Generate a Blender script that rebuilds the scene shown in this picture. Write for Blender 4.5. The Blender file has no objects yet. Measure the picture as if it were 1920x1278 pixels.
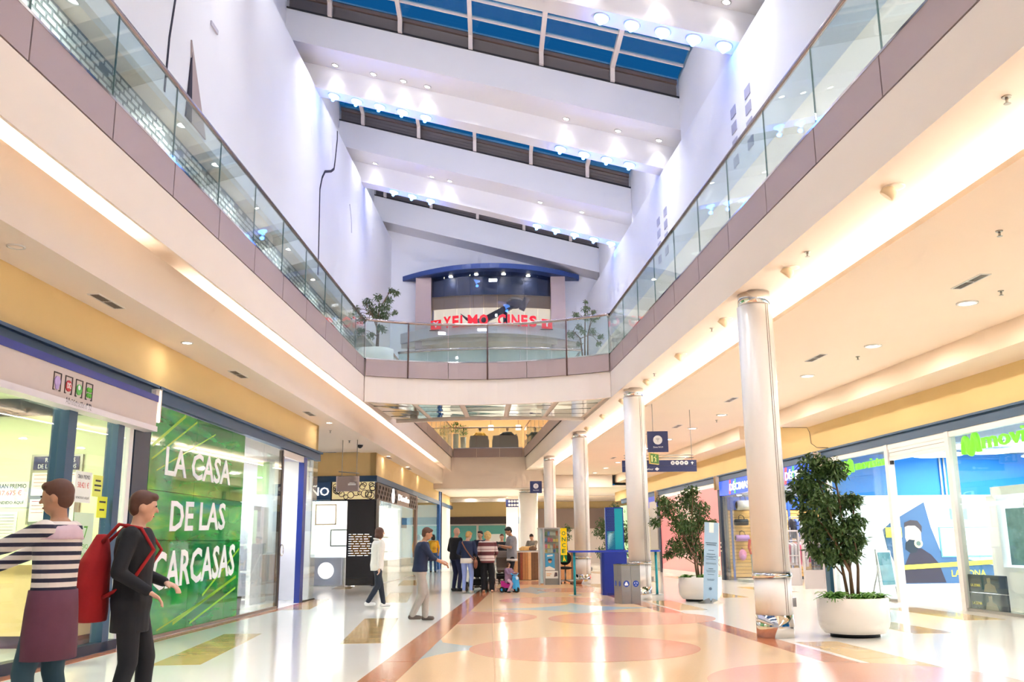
import bpy, math, random
from mathutils import Vector, Matrix
random.seed(7)
SC = bpy.context.scene
COL = SC.collection
R_ = math.radians

# ------------------------------------------------------------------ camera
FPX, PITCH, ROLL, EYE = 1740.0, math.atan(379 / 1740.0), R_(0.55), 1.30
_fw = Vector((0, math.cos(PITCH), math.sin(PITCH)))
_rt = Vector((1, 0, 0)); _up = _rt.cross(_fw)
_r2 = _rt * math.cos(ROLL) - _up * math.sin(ROLL)
_u2 = _up * math.cos(ROLL) + _rt * math.sin(ROLL)
cam_d = bpy.data.cameras.new('camera'); cam = bpy.data.objects.new('camera', cam_d); COL.objects.link(cam)
cam_d.sensor_width = 36.0; cam_d.lens = FPX / 1920.0 * 36.0; cam_d.clip_end = 300
cam.matrix_world = Matrix(((_r2.x, _u2.x, -_fw.x, 0), (_r2.y, _u2.y, -_fw.y, 0), (_r2.z, _u2.z, -_fw.z, EYE), (0, 0, 0, 1)))
SC.camera = cam

# ------------------------------------------------------------------ sky (deep blue dusk)
W = bpy.data.worlds.new('dusk_sky'); SC.world = W; W.use_nodes = True
_bg = W.node_tree.nodes['Background']
_bg.inputs[0].default_value = (0.008, 0.100, 0.250, 1); _bg.inputs[1].default_value = 0.75

# ------------------------------------------------------------------ view
SC.view_settings.view_transform = 'Standard'; SC.view_settings.look = 'None'
SC.view_settings.gamma = 1.0; SC.view_settings.exposure = 0.78; SC.view_settings.use_curve_mapping = False
cy = SC.cycles
cy.use_denoising = True
cy.max_bounces = 6; cy.diffuse_bounces = 4; cy.glossy_bounces = 3; cy.transmission_bounces = 4; cy.transparent_max_bounces = 14
cy.use_adaptive_sampling = True; cy.adaptive_threshold = 0.15; cy.adaptive_min_samples = 8
cy.sample_clamp_indirect = 6.0; cy.caustics_reflective = False; cy.caustics_refractive = False

# ------------------------------------------------------------------ frames: the two sides of the mall converge slightly
AZ = {'L': R_(1.72), 'R': R_(-4.51), 'M': R_(-1.4), 'W': 0.0}
def wp(fr, t, s, z=0.0):
    a = AZ[fr]
    return Vector((t * math.cos(a) + s * math.sin(a), -t * math.sin(a) + s * math.cos(a), z))
ROOF_K = 0.25
def vl(u): return -5.18 + 0.055 * (u - 21.6)
def vr(u): return 4.83 - 0.047 * (u - 21.6)

# ------------------------------------------------------------------ large lights
WARM = (1.0, 0.91, 0.80); NEUT = (1.0, 0.94, 0.87); COOL = (0.96, 0.96, 1.0); BLUE = (0.03, 0.14, 1.0)
def lamp(name, kind, loc, power, color, size=0.2, size_y=None, rot=(0, 0, 0), spot=None, blend=0.5, shape=None):
    d = bpy.data.lights.new(name, kind); d.energy = power; d.color = color
    if kind == 'AREA':
        d.size = size; d.shape = shape or ('RECTANGLE' if size_y else 'DISK')
        if size_y: d.size_y = size_y
    elif kind == 'SPOT':
        d.spot_size = spot; d.spot_blend = blend; d.shadow_soft_size = size
    else:
        d.shadow_soft_size = size
    o = bpy.data.objects.new(name, d); COL.objects.link(o); o.location = loc; o.rotation_euler = rot
    return o
UN = [34.3, 27.9, 21.6, 15.2, 8.85, 2.5, -3.9]
for u in UN:                                    # atrium fill: a row of added wide lamps without fittings under every girder
    for x in (-4.2, -2.5, -0.8, 0.8, 2.5, 4.2):
        g_ = lamp('girder_fill', 'AREA', wp('M', x, u + 0.16, 12.61 - ROOF_K * x), 25, COOL, 0.20); g_.data.spread = R_(112)
for u in UN[1:]:                                # unseen lamps added behind each girder to brighten the next girder's face
    for x in (-3.2, 0.0, 3.2):
        lamp('girder_face_fill', 'AREA', wp('M', x, u + 1.64, 12.35 - ROOF_K * x), 24, COOL, 0.5, 0.14, (R_(98), math.atan(ROOF_K) * 0, -AZ['M']))
SRIGHT = [12.5 + 3.0 * k for k in range(-6, 12)]
for s in SRIGHT:
    lamp('downlight_glow', 'AREA', wp('R', 7.62, s, 4.60), 50, WARM, 0.22)
for s in (4.2, 13.42, 22.9, 32.0, 36.6, 41.2):
    lamp('soffit_glow', 'AREA', wp('L', -5.27, s, 4.25), 2.5, WARM, 0.10)
for s in range(-4, 36, 4):                      # gallery downlights behind the glass balustrades
    lamp('gallery_glow', 'AREA', wp('L', -6.5, s, 9.15), 15, NEUT, 0.3)
    lamp('gallery_glow', 'AREA', wp('R', 7.0, s, 9.05), 40, NEUT, 0.3)

# ------------------------------------------------------------------ materials
def lin(c):
    return tuple(((v / 255.0) / 12.92 if v <= 10 else (((v / 255.0) + 0.055) / 1.055) ** 2.4) for v in c)
MATS = {}
def mat(name, rgb, rough=0.5, metal=0.0, emit=0.0, noise=0.03, scale=6.0, spec=0.5, coat=0.0, bump=0.0, ecol=None):
    if name in MATS: return MATS[name]
    m = bpy.data.materials.new(name); m.use_nodes = True; nt = m.node_tree; b = nt.nodes['Principled BSDF']
    c = lin(rgb)
    b.inputs['Base Color'].default_value = (*c, 1)
    b.inputs['Roughness'].default_value = rough; b.inputs['Metallic'].default_value = metal
    b.inputs['Specular IOR Level'].default_value = spec; b.inputs['Coat Weight'].default_value = coat
    if noise or bump:
        tc = nt.nodes.new('ShaderNodeTexCoord'); n = nt.nodes.new('ShaderNodeTexNoise'); n.inputs['Scale'].default_value = scale
        n.inputs['Detail'].default_value = 4
        nt.links.new(tc.outputs['Object'], n.inputs['Vector'])
        if noise:
            mx = nt.nodes.new('ShaderNodeMix'); mx.data_type = 'RGBA'
            mx.inputs[6].default_value = (*[max(0, v * (1 - noise)) for v in c], 1)
            mx.inputs[7].default_value = (*[min(1, v * (1 + noise)) for v in c], 1)
            nt.links.new(n.outputs['Fac'], mx.inputs[0]); nt.links.new(mx.outputs[2], b.inputs['Base Color'])
        if bump:
            bp = nt.nodes.new('ShaderNodeBump'); bp.inputs['Strength'].default_value = bump; bp.inputs['Distance'].default_value = 0.01
            nt.links.new(n.outputs['Fac'], bp.inputs['Height']); nt.links.new(bp.outputs['Normal'], b.inputs['Normal'])
    if emit:
        b.inputs['Emission Color'].default_value = (*(lin(ecol) if ecol else c), 1); b.inputs['Emission Strength'].default_value = emit
    MATS[name] = m
    return m
def glass(name, tint=(244, 250, 248), refl=1.0, milk=0.0):
    if name in MATS: return MATS[name]
    m = bpy.data.materials.new(name); m.use_nodes = True; nt = m.node_tree; nt.nodes.remove(nt.nodes['Principled BSDF'])
    out = nt.nodes['Material Output']
    tr = nt.nodes.new('ShaderNodeBsdfTransparent'); tr.inputs[0].default_value = (*lin(tint), 1)
    gl = nt.nodes.new('ShaderNodeBsdfGlossy'); gl.inputs['Roughness'].default_value = 0.01; gl.inputs['Color'].default_value = (1, 1, 1, 1)
    lw = nt.nodes.new('ShaderNodeLayerWeight'); lw.inputs[0].default_value = 0.5
    fr = nt.nodes.new('ShaderNodeMath'); fr.operation = 'POWER'; fr.inputs[1].default_value = 4.0
    nt.links.new(lw.outputs['Facing'], fr.inputs[0])
    mu = nt.nodes.new('ShaderNodeMath'); mu.operation = 'MULTIPLY_ADD'; mu.inputs[1].default_value = 0.55 * refl; mu.inputs[2].default_value = 0.035 * refl
    mi = nt.nodes.new('ShaderNodeMixShader')
    nt.links.new(fr.outputs[0], mu.inputs[0]); nt.links.new(mu.outputs[0], mi.inputs[0])
    nt.links.new(tr.outputs[0], mi.inputs[1]); nt.links.new(gl.outputs[0], mi.inputs[2])
    last = mi
    if milk:
        df = nt.nodes.new('ShaderNodeBsdfDiffuse'); df.inputs[0].default_value = (0.85, 0.9, 0.9, 1)
        m2 = nt.nodes.new('ShaderNodeMixShader'); m2.inputs[0].default_value = milk
        nt.links.new(mi.outputs[0], m2.inputs[1]); nt.links.new(df.outputs[0], m2.inputs[2]); last = m2
    nt.links.new(last.outputs[0], out.inputs['Surface'])
    MATS[name] = m
    return m

white = mat('white_paint', (238, 238, 243), 0.6, scale=0.7)
white_gloss = mat('white_lacquer', (240, 238, 235), 0.22, scale=2)
cream = mat('cream_plaster', (240, 226, 212), 0.7, scale=0.8)
peach = mat('peach_plaster', (240, 220, 198), 0.7, scale=0.8)
yellow = mat('yellow_plaster', (228, 198, 138), 0.7, noise=0.04, scale=1.5)
beam_blue = mat('steel_blue_beam', (48, 78, 108), 0.45, scale=3)
navy = mat('navy_frame', (20, 38, 62), 0.4)
mauve = mat('mauve_metal_panel', (182, 162, 158), 0.45, metal=0.15, scale=1.0)
dark = mat('dark_joint', (40, 36, 36), 0.7)
chrome = mat('polished_chrome', (225, 222, 218), 0.08, metal=1.0, noise=0)
brushed = mat('brushed_steel', (176, 172, 165), 0.3, metal=0.9, noise=0.05, scale=30)
black = mat('black_plastic', (18, 18, 20), 0.4)
blackmat = mat('black_matte', (12, 12, 13), 0.8)
lamp_white = mat('lamp_diffuser', (255, 250, 240), 0.4, emit=9.0, noise=0)
clear = glass('clear_glass')
rail_glass = glass('railing_glass', (236, 246, 244), 1.0, milk=0.035)

# ------------------------------------------------------------------ mesh building
class MB:
    def __init__(self): self.v = []; self.f = []; self.smooth = []
    def add(self, vs, fs, sm=False):
        n = len(self.v); self.v += [tuple(p) for p in vs]
        for q in fs: self.f.append(tuple(i + n for i in q)); self.smooth.append(sm)
        return self
    def box(self, x0, x1, y0, y1, z0, z1):
        if x0 > x1: x0, x1 = x1, x0
        if y0 > y1: y0, y1 = y1, y0
        if z0 > z1: z0, z1 = z1, z0
        vs = [(x0, y0, z0), (x1, y0, z0), (x1, y1, z0), (x0, y1, z0), (x0, y0, z1), (x1, y0, z1), (x1, y1, z1), (x0, y1, z1)]
        return self.add(vs, [(0, 3, 2, 1), (4, 5, 6, 7), (0, 1, 5, 4), (1, 2, 6, 5), (2, 3, 7, 6), (3, 0, 4, 7)])
    def obox(self, c, size, m=None):
        a, b, d = size[0] / 2, size[1] / 2, size[2] / 2
        m = m or Matrix.Identity(3); c = Vector(c)
        vs = [c + m @ Vector(p) for p in [(-a, -b, -d), (a, -b, -d), (a, b, -d), (-a, b, -d), (-a, -b, d), (a, -b, d), (a, b, d), (-a, b, d)]]
        return self.add(vs, [(0, 3, 2, 1), (4, 5, 6, 7), (0, 1, 5, 4), (1, 2, 6, 5), (2, 3, 7, 6), (3, 0, 4, 7)])
    def prism(self, poly, a0, a1, axis='y'):
        # poly of 2d points; axis y: (x,z) extruded along y; x: (y,z) along x; z: (x,y) along z
        n = len(poly)
        def P(p, a):
            return (p[0], a, p[1]) if axis == 'y' else ((a, p[0], p[1]) if axis == 'x' else (p[0], p[1], a))
        vs = [P(p, a0) for p in poly] + [P(p, a1) for p in poly]
        fs = [tuple(range(n))[::-1], tuple(range(n, 2 * n))] + [(i, (i + 1) % n, n + (i + 1) % n, n + i) for i in range(n)]
        return self.add(vs, fs)
    def tube(self, pts, r, seg=8, caps=True, ry=None):
        pts = [Vector(p) for p in pts]; n = len(pts); rs = r if isinstance(r, (list, tuple)) else [r] * n
        vs = []; prev = None
        for i, p in enumerate(pts):
            d = (pts[min(i + 1, n - 1)] - pts[max(i - 1, 0)]).normalized()
            if prev is None:
                x = d.orthogonal().normalized() if abs(d.z) > 0.9 else d.cross(Vector((0, 0, 1))).normalized()
            else:
                x = (prev - d * prev.dot(d)).normalized()
            prev = x; y = d.cross(x)
            for k in range(seg):
                a = 2 * math.pi * k / seg
                vs.append(p + x * math.cos(a) * rs[i] + y * math.sin(a) * (rs[i] * (ry or 1)))
        fs = [(i * seg + k, i * seg + (k + 1) % seg, (i + 1) * seg + (k + 1) % seg, (i + 1) * seg + k) for i in range(n - 1) for k in range(seg)]
        self.add(vs, fs, True)
        if caps:
            b = len(self.v) - len(vs)
            self.f.append(tuple(b + k for k in range(seg))[::-1]); self.smooth.append(False)
            self.f.append(tuple(b + (n - 1) * seg + k for k in range(seg))); self.smooth.append(False)
        return self
    def lathe(self, prof, cx=0, cy_=0, seg=24, cap=True):
        n = len(prof); vs = []
        for r, z in prof:
            for k in range(seg):
                a = 2 * math.pi * k / seg; vs.append((cx + r * math.cos(a), cy_ + r * math.sin(a), z))
        fs = [(i * seg + k, i * seg + (k + 1) % seg, (i + 1) * seg + (k + 1) % seg, (i + 1) * seg + k) for i in range(n - 1) for k in range(seg)]
        self.add(vs, fs, True)
        if cap:
            b = len(self.v) - len(vs)
            self.f.append(tuple(b + k for k in range(seg))[::-1]); self.smooth.append(False)
            self.f.append(tuple(b + (n - 1) * seg + k for k in range(seg))); self.smooth.append(False)
        return self
    def ell(self, c, r, seg=12, rings=8, m=None):
        m = m or Matrix.Identity(3); c = Vector(c); vs = []
        for i in range(rings + 1):
            th = math.pi * i / rings; th = min(max(th, 0.02), math.pi - 0.02)
            for k in range(seg):
                a = 2 * math.pi * k / seg
                vs.append(c + m @ Vector((r[0] * math.sin(th) * math.cos(a), r[1] * math.sin(th) * math.sin(a), -r[2] * math.cos(th))))
        fs = [(i * seg + k, i * seg + (k + 1) % seg, (i + 1) * seg + (k + 1) % seg, (i + 1) * seg + k) for i in range(rings) for k in range(seg)]
        fs += [tuple(range(seg))[::-1], tuple(rings * seg + k for k in range(seg))]
        return self.add(vs, fs, True)
    def cap(self, p0, p1, r0, r1, seg=10):
        p0 = Vector(p0); p1 = Vector(p1); d = (p1 - p0).normalized()
        pts = []; rs = []
        for a in (80, 50, 20): pts.append(p0 - d * r0 * math.sin(R_(a))); rs.append(r0 * math.cos(R_(a)))
        pts += [p0, p1]; rs += [r0, r1]
        for a in (20, 50, 80): pts.append(p1 + d * r1 * math.sin(R_(a))); rs.append(r1 * math.cos(R_(a)))
        return self.tube(pts, rs, seg)
    def mesh(self, name, off=(0, 0, 0)):
        me = bpy.data.meshes.new(name)
        me.from_pydata([(p[0] - off[0], p[1] - off[1], p[2] - off[2]) for p in self.v], [], self.f)
        me.polygons.foreach_set('use_smooth', self.smooth); me.update()
        return me
def tag(o, label=None, cat=None, group=None, kind=None):
    if label: o['label'] = label
    if cat: o['category'] = cat
    if group: o['group'] = group
    if kind: o['kind'] = kind
    return o
def obj(name, data, m=None, parent=None):
    o = bpy.data.objects.new(name, data); COL.objects.link(o)
    if m is not None and data is not None and len(data.materials) == 0: data.materials.append(m)
    if parent is not None: o.parent = parent
    return o
class T:
    """A thing: an Empty at its base. rel=True: parts are given in the coordinates of the frame (t, s, z)."""
    def __init__(self, name, label, cat, fr, base, rot=0.0, group=None, rel=False, kind=None):
        self.o = bpy.data.objects.new(name, None); COL.objects.link(self.o)
        self.o.empty_display_size = 0.1
        self.o.location = wp(fr, *base); self.o.rotation_euler = (0, 0, -AZ[fr] + rot)
        tag(self.o, label, cat, group, kind); self.off = base if rel else (0, 0, 0)
    def part(self, name, mb, m, label=None, parent=None, kind=None):
        data = mb if isinstance(mb, bpy.types.Mesh) else mb.mesh(name, self.off)
        o = obj(name, data, m, parent or self.o)
        if label: o['label'] = label
        if kind: o['kind'] = kind
        return o
def one(name, label, cat, fr, mb, m, base=(0, 0, 0), rot=0.0, group=None, rel=True, kind=None):
    o = obj(name, mb.mesh(name, base if rel else (0, 0, 0)), m)
    o.location = wp(fr, *base); o.rotation_euler = (0, 0, -AZ[fr] + rot)
    return tag(o, label, cat, group, kind)
def struct(name, label, cat, fr, mb, m):
    return one(name, label, cat, fr, mb, m, kind='structure')
def piece(name, parent, mb, m, off=(0, 0, 0)):
    return obj(name, mb.mesh(name, off), m, parent)
def B(*a): return MB().box(*a)
FACE = {'L': Matrix(((0, 0, 1), (1, 0, 0), (0, 1, 0))), 'R': Matrix(((0, 0, -1), (-1, 0, 0), (0, 1, 0))),
        'F': Matrix(((1, 0, 0), (0, 0, -1), (0, 1, 0))), 'B': Matrix(((-1, 0, 0), (0, 0, 1), (0, 1, 0)))}
def text_mb(body, size, at, face, depth=0.004, align='CENTER', bold=0.0, sx=1.0, shear=0.0, spacing=1.0, skew=0.0):
    """Lettering as solid mesh: at = point of the baseline, face = which way it looks."""
    cu = bpy.data.curves.new('lettering', 'FONT'); cu.body = body; cu.size = size; cu.extrude = depth; cu.align_x = align
    cu.offset = bold; cu.space_character = spacing; cu.shear = shear; cu.resolution_u = 2
    o = bpy.data.objects.new('lettering', cu); COL.objects.link(o)
    me = bpy.data.meshes.new_from_object(o.evaluated_get(bpy.context.evaluated_depsgraph_get()))
    mb = MB(); m = FACE[face]; a = Vector(at)
    mb.add([a + m @ Vector((p.co.x * sx, p.co.y + skew * p.co.x, p.co.z)) for p in me.vertices], [tuple(p.vertices) for p in me.polygons])
    bpy.data.objects.remove(o); bpy.data.curves.remove(cu); bpy.data.meshes.remove(me)
    return mb
def disc(c, r, face, depth=0.01, seg=20):
    m = FACE[face]; c = Vector(c); mb = MB()
    vs = [c + m @ Vector((r * math.cos(2 * math.pi * k / seg), r * math.sin(2 * math.pi * k / seg), z)) for z in (0, depth) for k in range(seg)]
    return mb.add(vs, [tuple(range(seg))[::-1], tuple(range(seg, 2 * seg))] + [(k, (k + 1) % seg, seg + (k + 1) % seg, seg + k) for k in range(seg)])
def flat(poly, c, face, depth=0.01):
    m = FACE[face]; c = Vector(c); n = len(poly); mb = MB()
    vs = [c + m @ Vector((p[0], p[1], z)) for z in (0, depth) for p in poly]
    return mb.add(vs, [tuple(range(n))[::-1], tuple(range(n, 2 * n))] + [(k, (k + 1) % n, n + (k + 1) % n, n + k) for k in range(n)])
def copy_thing(root, loc, rotz, label=None, group=None):
    r = root.copy(); COL.objects.link(r); r.location = loc; r.rotation_euler = (0, 0, rotz)
    if label: r['label'] = label
    if group: r['group'] = group
    for ch in list(root.children):
        c = ch.copy(); COL.objects.link(c); c.parent = r
        for g in list(ch.children):
            d = g.copy(); COL.objects.link(d); d.parent = c
    return r
# ================================================================== floor
def floor_mat():
    m = mat('polished_cream_tile', (238, 234, 226), 0.11, noise=0.025, scale=0.9, spec=0.6)
    return m
tile_white = floor_mat()
terr = mat('peach_terrazzo', (226, 190, 146), 0.16, noise=0.10, scale=60)
terr_pink = mat('pink_terrazzo', (210, 150, 120), 0.18, noise=0.10, scale=60)
terr_blue = mat('blue_grey_terrazzo', (165, 182, 184), 0.18, noise=0.10, scale=60)
marble_red = mat('red_marble', (190, 118, 82), 0.13, noise=0.35, scale=9)
tan = mat('tan_tile', (214, 178, 116), 0.08, noise=0.08, scale=5)
floor = struct('floor', 'polished cream tile floor with inlaid terrazzo path', 'floor', 'W', B(-26, 32, -14, 70, -0.25, 0), tile_white)
# terrazzo path between the two marble borders: left edge follows the left shops, right edge the columns
def lx(s, t): return wp('L', t, s)
def rx(s, t): return wp('R', t, s)
def slab(pts, z1, z0=-0.02):
    return MB().prism([(p[0], p[1]) for p in pts], z0, z1, 'z')
S0, S1 = -3.0, 46.0
piece('terrazzo_field', floor, slab([lx(S0, -1.44), rx(S0, 4.2), rx(S1, 4.2), lx(S1, -1.44)], 0.002), terr)
for k in range(14):
    a, b = S0 + k * 3.5, S0 + (k + 1) * 3.5 - 0.015
    piece('marble_border', floor, slab([lx(a, -1.82), lx(a, -1.44), lx(b, -1.44), lx(b, -1.82)], 0.003), marble_red)
    piece('marble_border', floor, slab([rx(a, 4.2), rx(a, 4.56), rx(b, 4.56), rx(b, 4.2)], 0.003), marble_red)
def inlay_disc(u, v, r, vmin=None):
    pts = []
    for k in range(56):
        a = 2 * math.pi * k / 56
        p = wp('M', v + r * math.cos(a), u + r * math.sin(a))
        if vmin is not None:
            lim = lx(p.y, vmin).x
            if p.x < lim: p.x = lim
        pts.append(p)
    piece('inlay_disc', floor, slab(pts, 0.004), terr_pink)
for u, v, r in [(12.25, 1.17, 1.45), (9.1, 3.5, 1.45), (16.85, 2.45, 1.45), (22.3, 1.4, 1.2), (26.9, 2.6, 1.3), (32, 1.3, 1.3)]:
    inlay_disc(u, v, r)
inlay_disc(17.4, -0.62, 1.45, -1.44); inlay_disc(7.4, -0.5, 1.45, -1.44); inlay_disc(27.5, -0.6, 1.3, -1.44)
def inlay_star(u, v, a, b, vmin=None):
    pts = []
    tips = [(a, 0), (0, b), (-a, 0), (0, -b)]
    for i in range(4):
        p, q = tips[i], tips[(i + 1) % 4]
        for k in range(6):
            f = k / 6.0
            x = p[0] * (1 - f) ** 1.7 + q[0] * f ** 1.7; y = p[1] * (1 - f) ** 1.7 + q[1] * f ** 1.7
            w = wp('M', v + y, u + x)
            if vmin is not None:
                lim = lx(w.y, vmin).x
                if w.x < lim: w.x = lim
            pts.append(w)
    piece('inlay_star', floor, slab(pts, 0.003), terr_blue)
inlay_star(19.45, 1.75, 1.75, 1.9); inlay_star(12.4, -1.05, 2.3, 1.3, -1.44); inlay_star(27.0, 1.2, 2.2, 1.9)
piece('expansion_joint', floor, slab([wp('M', 0.03, 6), wp('M', 0.042, 6), wp('M', 0.042, 40), wp('M', 0.03, 40)], 0.0045), mat('joint_brass', (196, 160, 122), 0.7, spec=0.1))
# tan tiles laid in bands over the side aisles
def tan_tile(fr, t0, t1, s0, s1, m=tan):
    piece('tan_tile', floor, slab([wp('R', t0, s0), wp('R', t1, s0), wp('R', t1, s1), wp('R', t0, s1)], 0.002), m)
def r_of_l(s, t):
    p = wp('L', t, s); a = AZ['R']
    return p.x * math.cos(a) - p.y * math.sin(a)
for s0 in range(2, 44, 9):
    s0 = s0 + 0.2
    for j in range(6):
        tan_tile('R', r_of_l(9.5, -4.0) - 0.28, r_of_l(9.5, -4.0) + 0.28, s0 + j * 0.62, s0 + j * 0.62 + 0.61)
    for j in range(7):
        tan_tile('R', r_of_l(13, -2.45) - 0.30, r_of_l(13, -2.45) + 0.30, s0 + 2 + j * 0.62, s0 + 2 + j * 0.62 + 0.61)
    for j in range(5):
        tan_tile('R', 4.66, 5.22, s0 + 7.2 + j * 0.6, s0 + 7.2 + j * 0.6 + 0.59)
        tan_tile('R', 8.6, 9.3, s0 + 4.0 + j * 0.6, s0 + 4.0 + j * 0.6 + 0.59)
        tan_tile('R', 6.7, 7.3, s0 + 2.0 + j * 0.6, s0 + 2.0 + j * 0.6 + 0.59)
for k in range(12):
    a = 4 + k * 1.6
    piece('threshold_strip', floor, slab([lx(a, -5.6), lx(a, -5.42), lx(a + 1.59, -5.42), lx(a + 1.59, -5.6)], 0.003), marble_red)

# ================================================================== left side, ground level
LW = -5.67
struct('wall_left', 'yellow plaster wall band above the left shopfronts', 'wall', 'L', MB().box(LW - 0.25, LW, -8, 23.5, 3.58, 4.30).box(LW - 4.2, LW - 0.0, 23.3, 23.5, 3.58, 4.30), yellow)
struct('ceiling_left', 'cream dropped ceiling with cove slot above left shops', 'ceiling', 'L',
       MB().prism([(-6.0, 4.28), (-4.98, 4.28), (-4.98, 5.02), (-5.03, 5.02), (-5.03, 4.40), (-6.0, 4.40)], -8, 23.5)
       .prism([(-6.0, 4.28), (-4.98, 4.28), (-4.98, 5.02), (-5.03, 5.02), (-5.03, 4.40), (-6.0, 4.40)], 30.6, 48)
       .prism([(-12, 4.30), (-6.0, 4.30), (-6.0, 4.42), (-12, 4.42)], 23.5, 30.6)
       .prism([(-6.0, 4.28), (-4.98, 4.28), (-4.98, 5.02), (-5.03, 5.02), (-5.03, 4.40), (-6.0, 4.40)], 23.5, 30.6), cream)
struct('ceiling_left_upper', 'cream cove ceiling below the left gallery', 'ceiling', 'L', MB().box(-6.0, -4.585, -8, 48, 5.30, 5.40).box(-6.0, -5.9, -8, 48, 4.3, 5.3), cream)
struct('beam_left', 'cream edge beam under the left gallery', 'beam', 'L', MB().box(-4.585, -4.55, -8, 48, 4.90, 5.56), cream)
struct('slab_left', 'gallery floor slab on the left', 'floor slab', 'L', MB().box(-8.2, -4.62, -8, 48, 5.56, 6.02), cream)
tr1 = T('trim_1', 'dark blue steel header beam over the left shopfronts', 'beam', 'L', (LW, 0, 3.38), rel=True, kind='structure')
for a, b in [(-8, 13.25), (13.29, 23.6)]:
    tr1.part('header_beam', MB().box(LW - 0.1, LW + 0.05, a, b, 3.38, 3.58), beam_blue)
    tr1.part('header_flange', MB().box(LW - 0.1, LW + 0.11, a, b, 3.56, 3.60), beam_blue)

# ================================================================== right side, ground level
RW = 9.8
struct('wall_right', 'yellow plaster wall band above the right shopfronts', 'wall', 'R', MB().box(RW, RW + 0.25, -8, 52, 3.53, 4.66), yellow)
bulk = [(9.8, 4.25), (8.9, 4.25), (8.9, 4.66), (9.8, 4.66)]
struct('ceiling_right', 'peach ceiling of the right aisle with dropped bulkhead', 'ceiling', 'R',
       MB().box(5.21, 9.8, -8, 48, 4.65, 4.72).prism(bulk, -8, 24.0).prism(bulk, 27.0, 48), peach)
struct('ceiling_right_upper', 'cream cove ceiling strip behind the columns', 'ceiling', 'R', MB().box(4.45, 5.9, -8, 48, 4.92, 5.02).box(5.8, 5.9, -8, 48, 4.72, 4.92), cream)
struct('beam_right', 'cream edge beam under the right gallery', 'beam', 'R', MB().box(4.34, 4.50, -8, 48, 4.90, 5.56), cream)
struct('slab_right', 'gallery floor slab on the right', 'floor slab', 'R', MB().box(4.41, 9.4, -8, 48, 5.56, 6.02), cream)
tr2 = T('trim_2', 'dark blue steel header beam over the right shopfronts', 'beam', 'R', (RW, 0, 3.33), rel=True, kind='structure')
for a, b in [(-8, 23.30), (23.36, 32.2), (32.25, 41.4), (41.5, 50)]:
    tr2.part('header_beam', MB().box(RW - 0.05, RW + 0.1, a, b, 3.33, 3.53), beam_blue)
    tr2.part('header_flange', MB().box(RW - 0.11, RW + 0.1, a, b, 3.51, 3.55), beam_blue)

# ================================================================== cove lights
tube_m = mat('cove_lamp', (255, 250, 242), 0.4, emit=26.0, noise=0, ecol=(255, 247, 234))
tube_r = mat('cove_lamp_right', (255, 250, 242), 0.4, emit=20.0, noise=0, ecol=(255, 247, 234))
cvl = T('cove_light', 'continuous warm light strip glowing in the left ceiling slot', 'light', 'L', (-5.3, 0, 4.40), rel=True)
k = -7.0
for a, b in [(-7, -3), (-2.9, 1.1), (1.2, 5.1), (5.15, 8.3), (8.35, 11.5), (13.4, 17.0), (17.1, 21.0), (21.1, 25.0), (25.1, 29), (29.1, 33), (33.1, 37), (37.1, 41), (41.1, 46)]:
    f = cvl.part('batten', MB().box(-5.36, -5.24, a, b, 4.402, 4.44), white)
    cvl.part('lamp', MB().box(-5.33, -5.27, a, b, 4.44, 4.49), tube_m, parent=f)
struct('added_cove_baffle', 'cream baffle added to dim the unlit bay of the left cove', 'baffle', 'L', MB().box(-5.9, -5.0, 11.70, 11.73, 4.41, 4.86).box(-5.9, -5.0, 13.15, 13.18, 4.41, 4.86), cream)  # added to keep neighbouring lamp light out of the dark cove bay
cvr = T('cove_light', 'continuous warm light strip glowing above the right ceiling edge', 'light', 'R', (5.4, 0, 4.72), rel=True)
for j in range(13):
    a, b = -7 + j * 4.05, -7 + j * 4.05 + 4.0
    f = cvr.part('batten', MB().box(5.32, 5.46, a, b, 4.722, 4.74), white)
    cvr.part('lamp', MB().box(5.35, 5.43, a, b, 4.74, 4.77), tube_r, parent=f)

# ================================================================== gallery edges: fascia panels, glass, handrail
def gallery_edge(fr, t, side, seams, label, a0=None, post=False):
    # side = +1 when the void lies towards +t
    e = T('balustrade', label, 'railing', fr, (t, seams[0], 5.58), rel=True)
    o = side
    e.part('backing', MB().box(t - o * 0.08, t - o * 0.035, seams[0], seams[-1], 5.57, 6.02), dark)
    for a, b in zip(seams[:-1], seams[1:]):
        e.part('fascia_panel', MB().box(t - o * 0.035, t, a + 0.012, b - 0.012, 5.58, 6.02), mauve)
        e.part('glass_pane', MB().box(t - o * 0.05, t - o * 0.035, a + 0.006, b - 0.006, 6.04, 7.06), rail_glass)
        e.part('pane_seal', MB().box(t - o * 0.052, t - o * 0.033, b - 0.005, b + 0.005, 6.04, 7.05), mat('pane_edge', (90, 120, 118), 0.3))
    e.part('base_channel', MB().box(t - o * 0.09, t + o * 0.004, seams[0], seams[-1], 6.02, 6.05), chrome)
    e.part('handrail', MB().tube([(t - o * 0.042, seams[0], 7.08), (t - o * 0.042, seams[-1], 7.08)], 0.034, 10), mat('rail_steel', (176, 160, 156), 0.22, metal=1.0))
    return e
lse = [9.15 + 1.67 * k for k in range(-9, 9)]; lse = [s for s in lse if s < 23.2] + [23.75]
gallery_edge('L', -4.55, 1, lse, 'long glass balustrade with mauve fascia along left gallery')
rse = [9.8 + 1.66 * k for k in range(-9, 9)]; rse = [s for s in rse if s < 23.0] + [23.42]
gallery_edge('R', 4.34, -1, rse, 'long glass balustrade with mauve fascia along right gallery')
gallery_edge('L', -4.5, 1, [28.1 + 1.72 * k for k in range(12)], 'left glass balustrade of the far void beyond the bridge')
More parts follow.
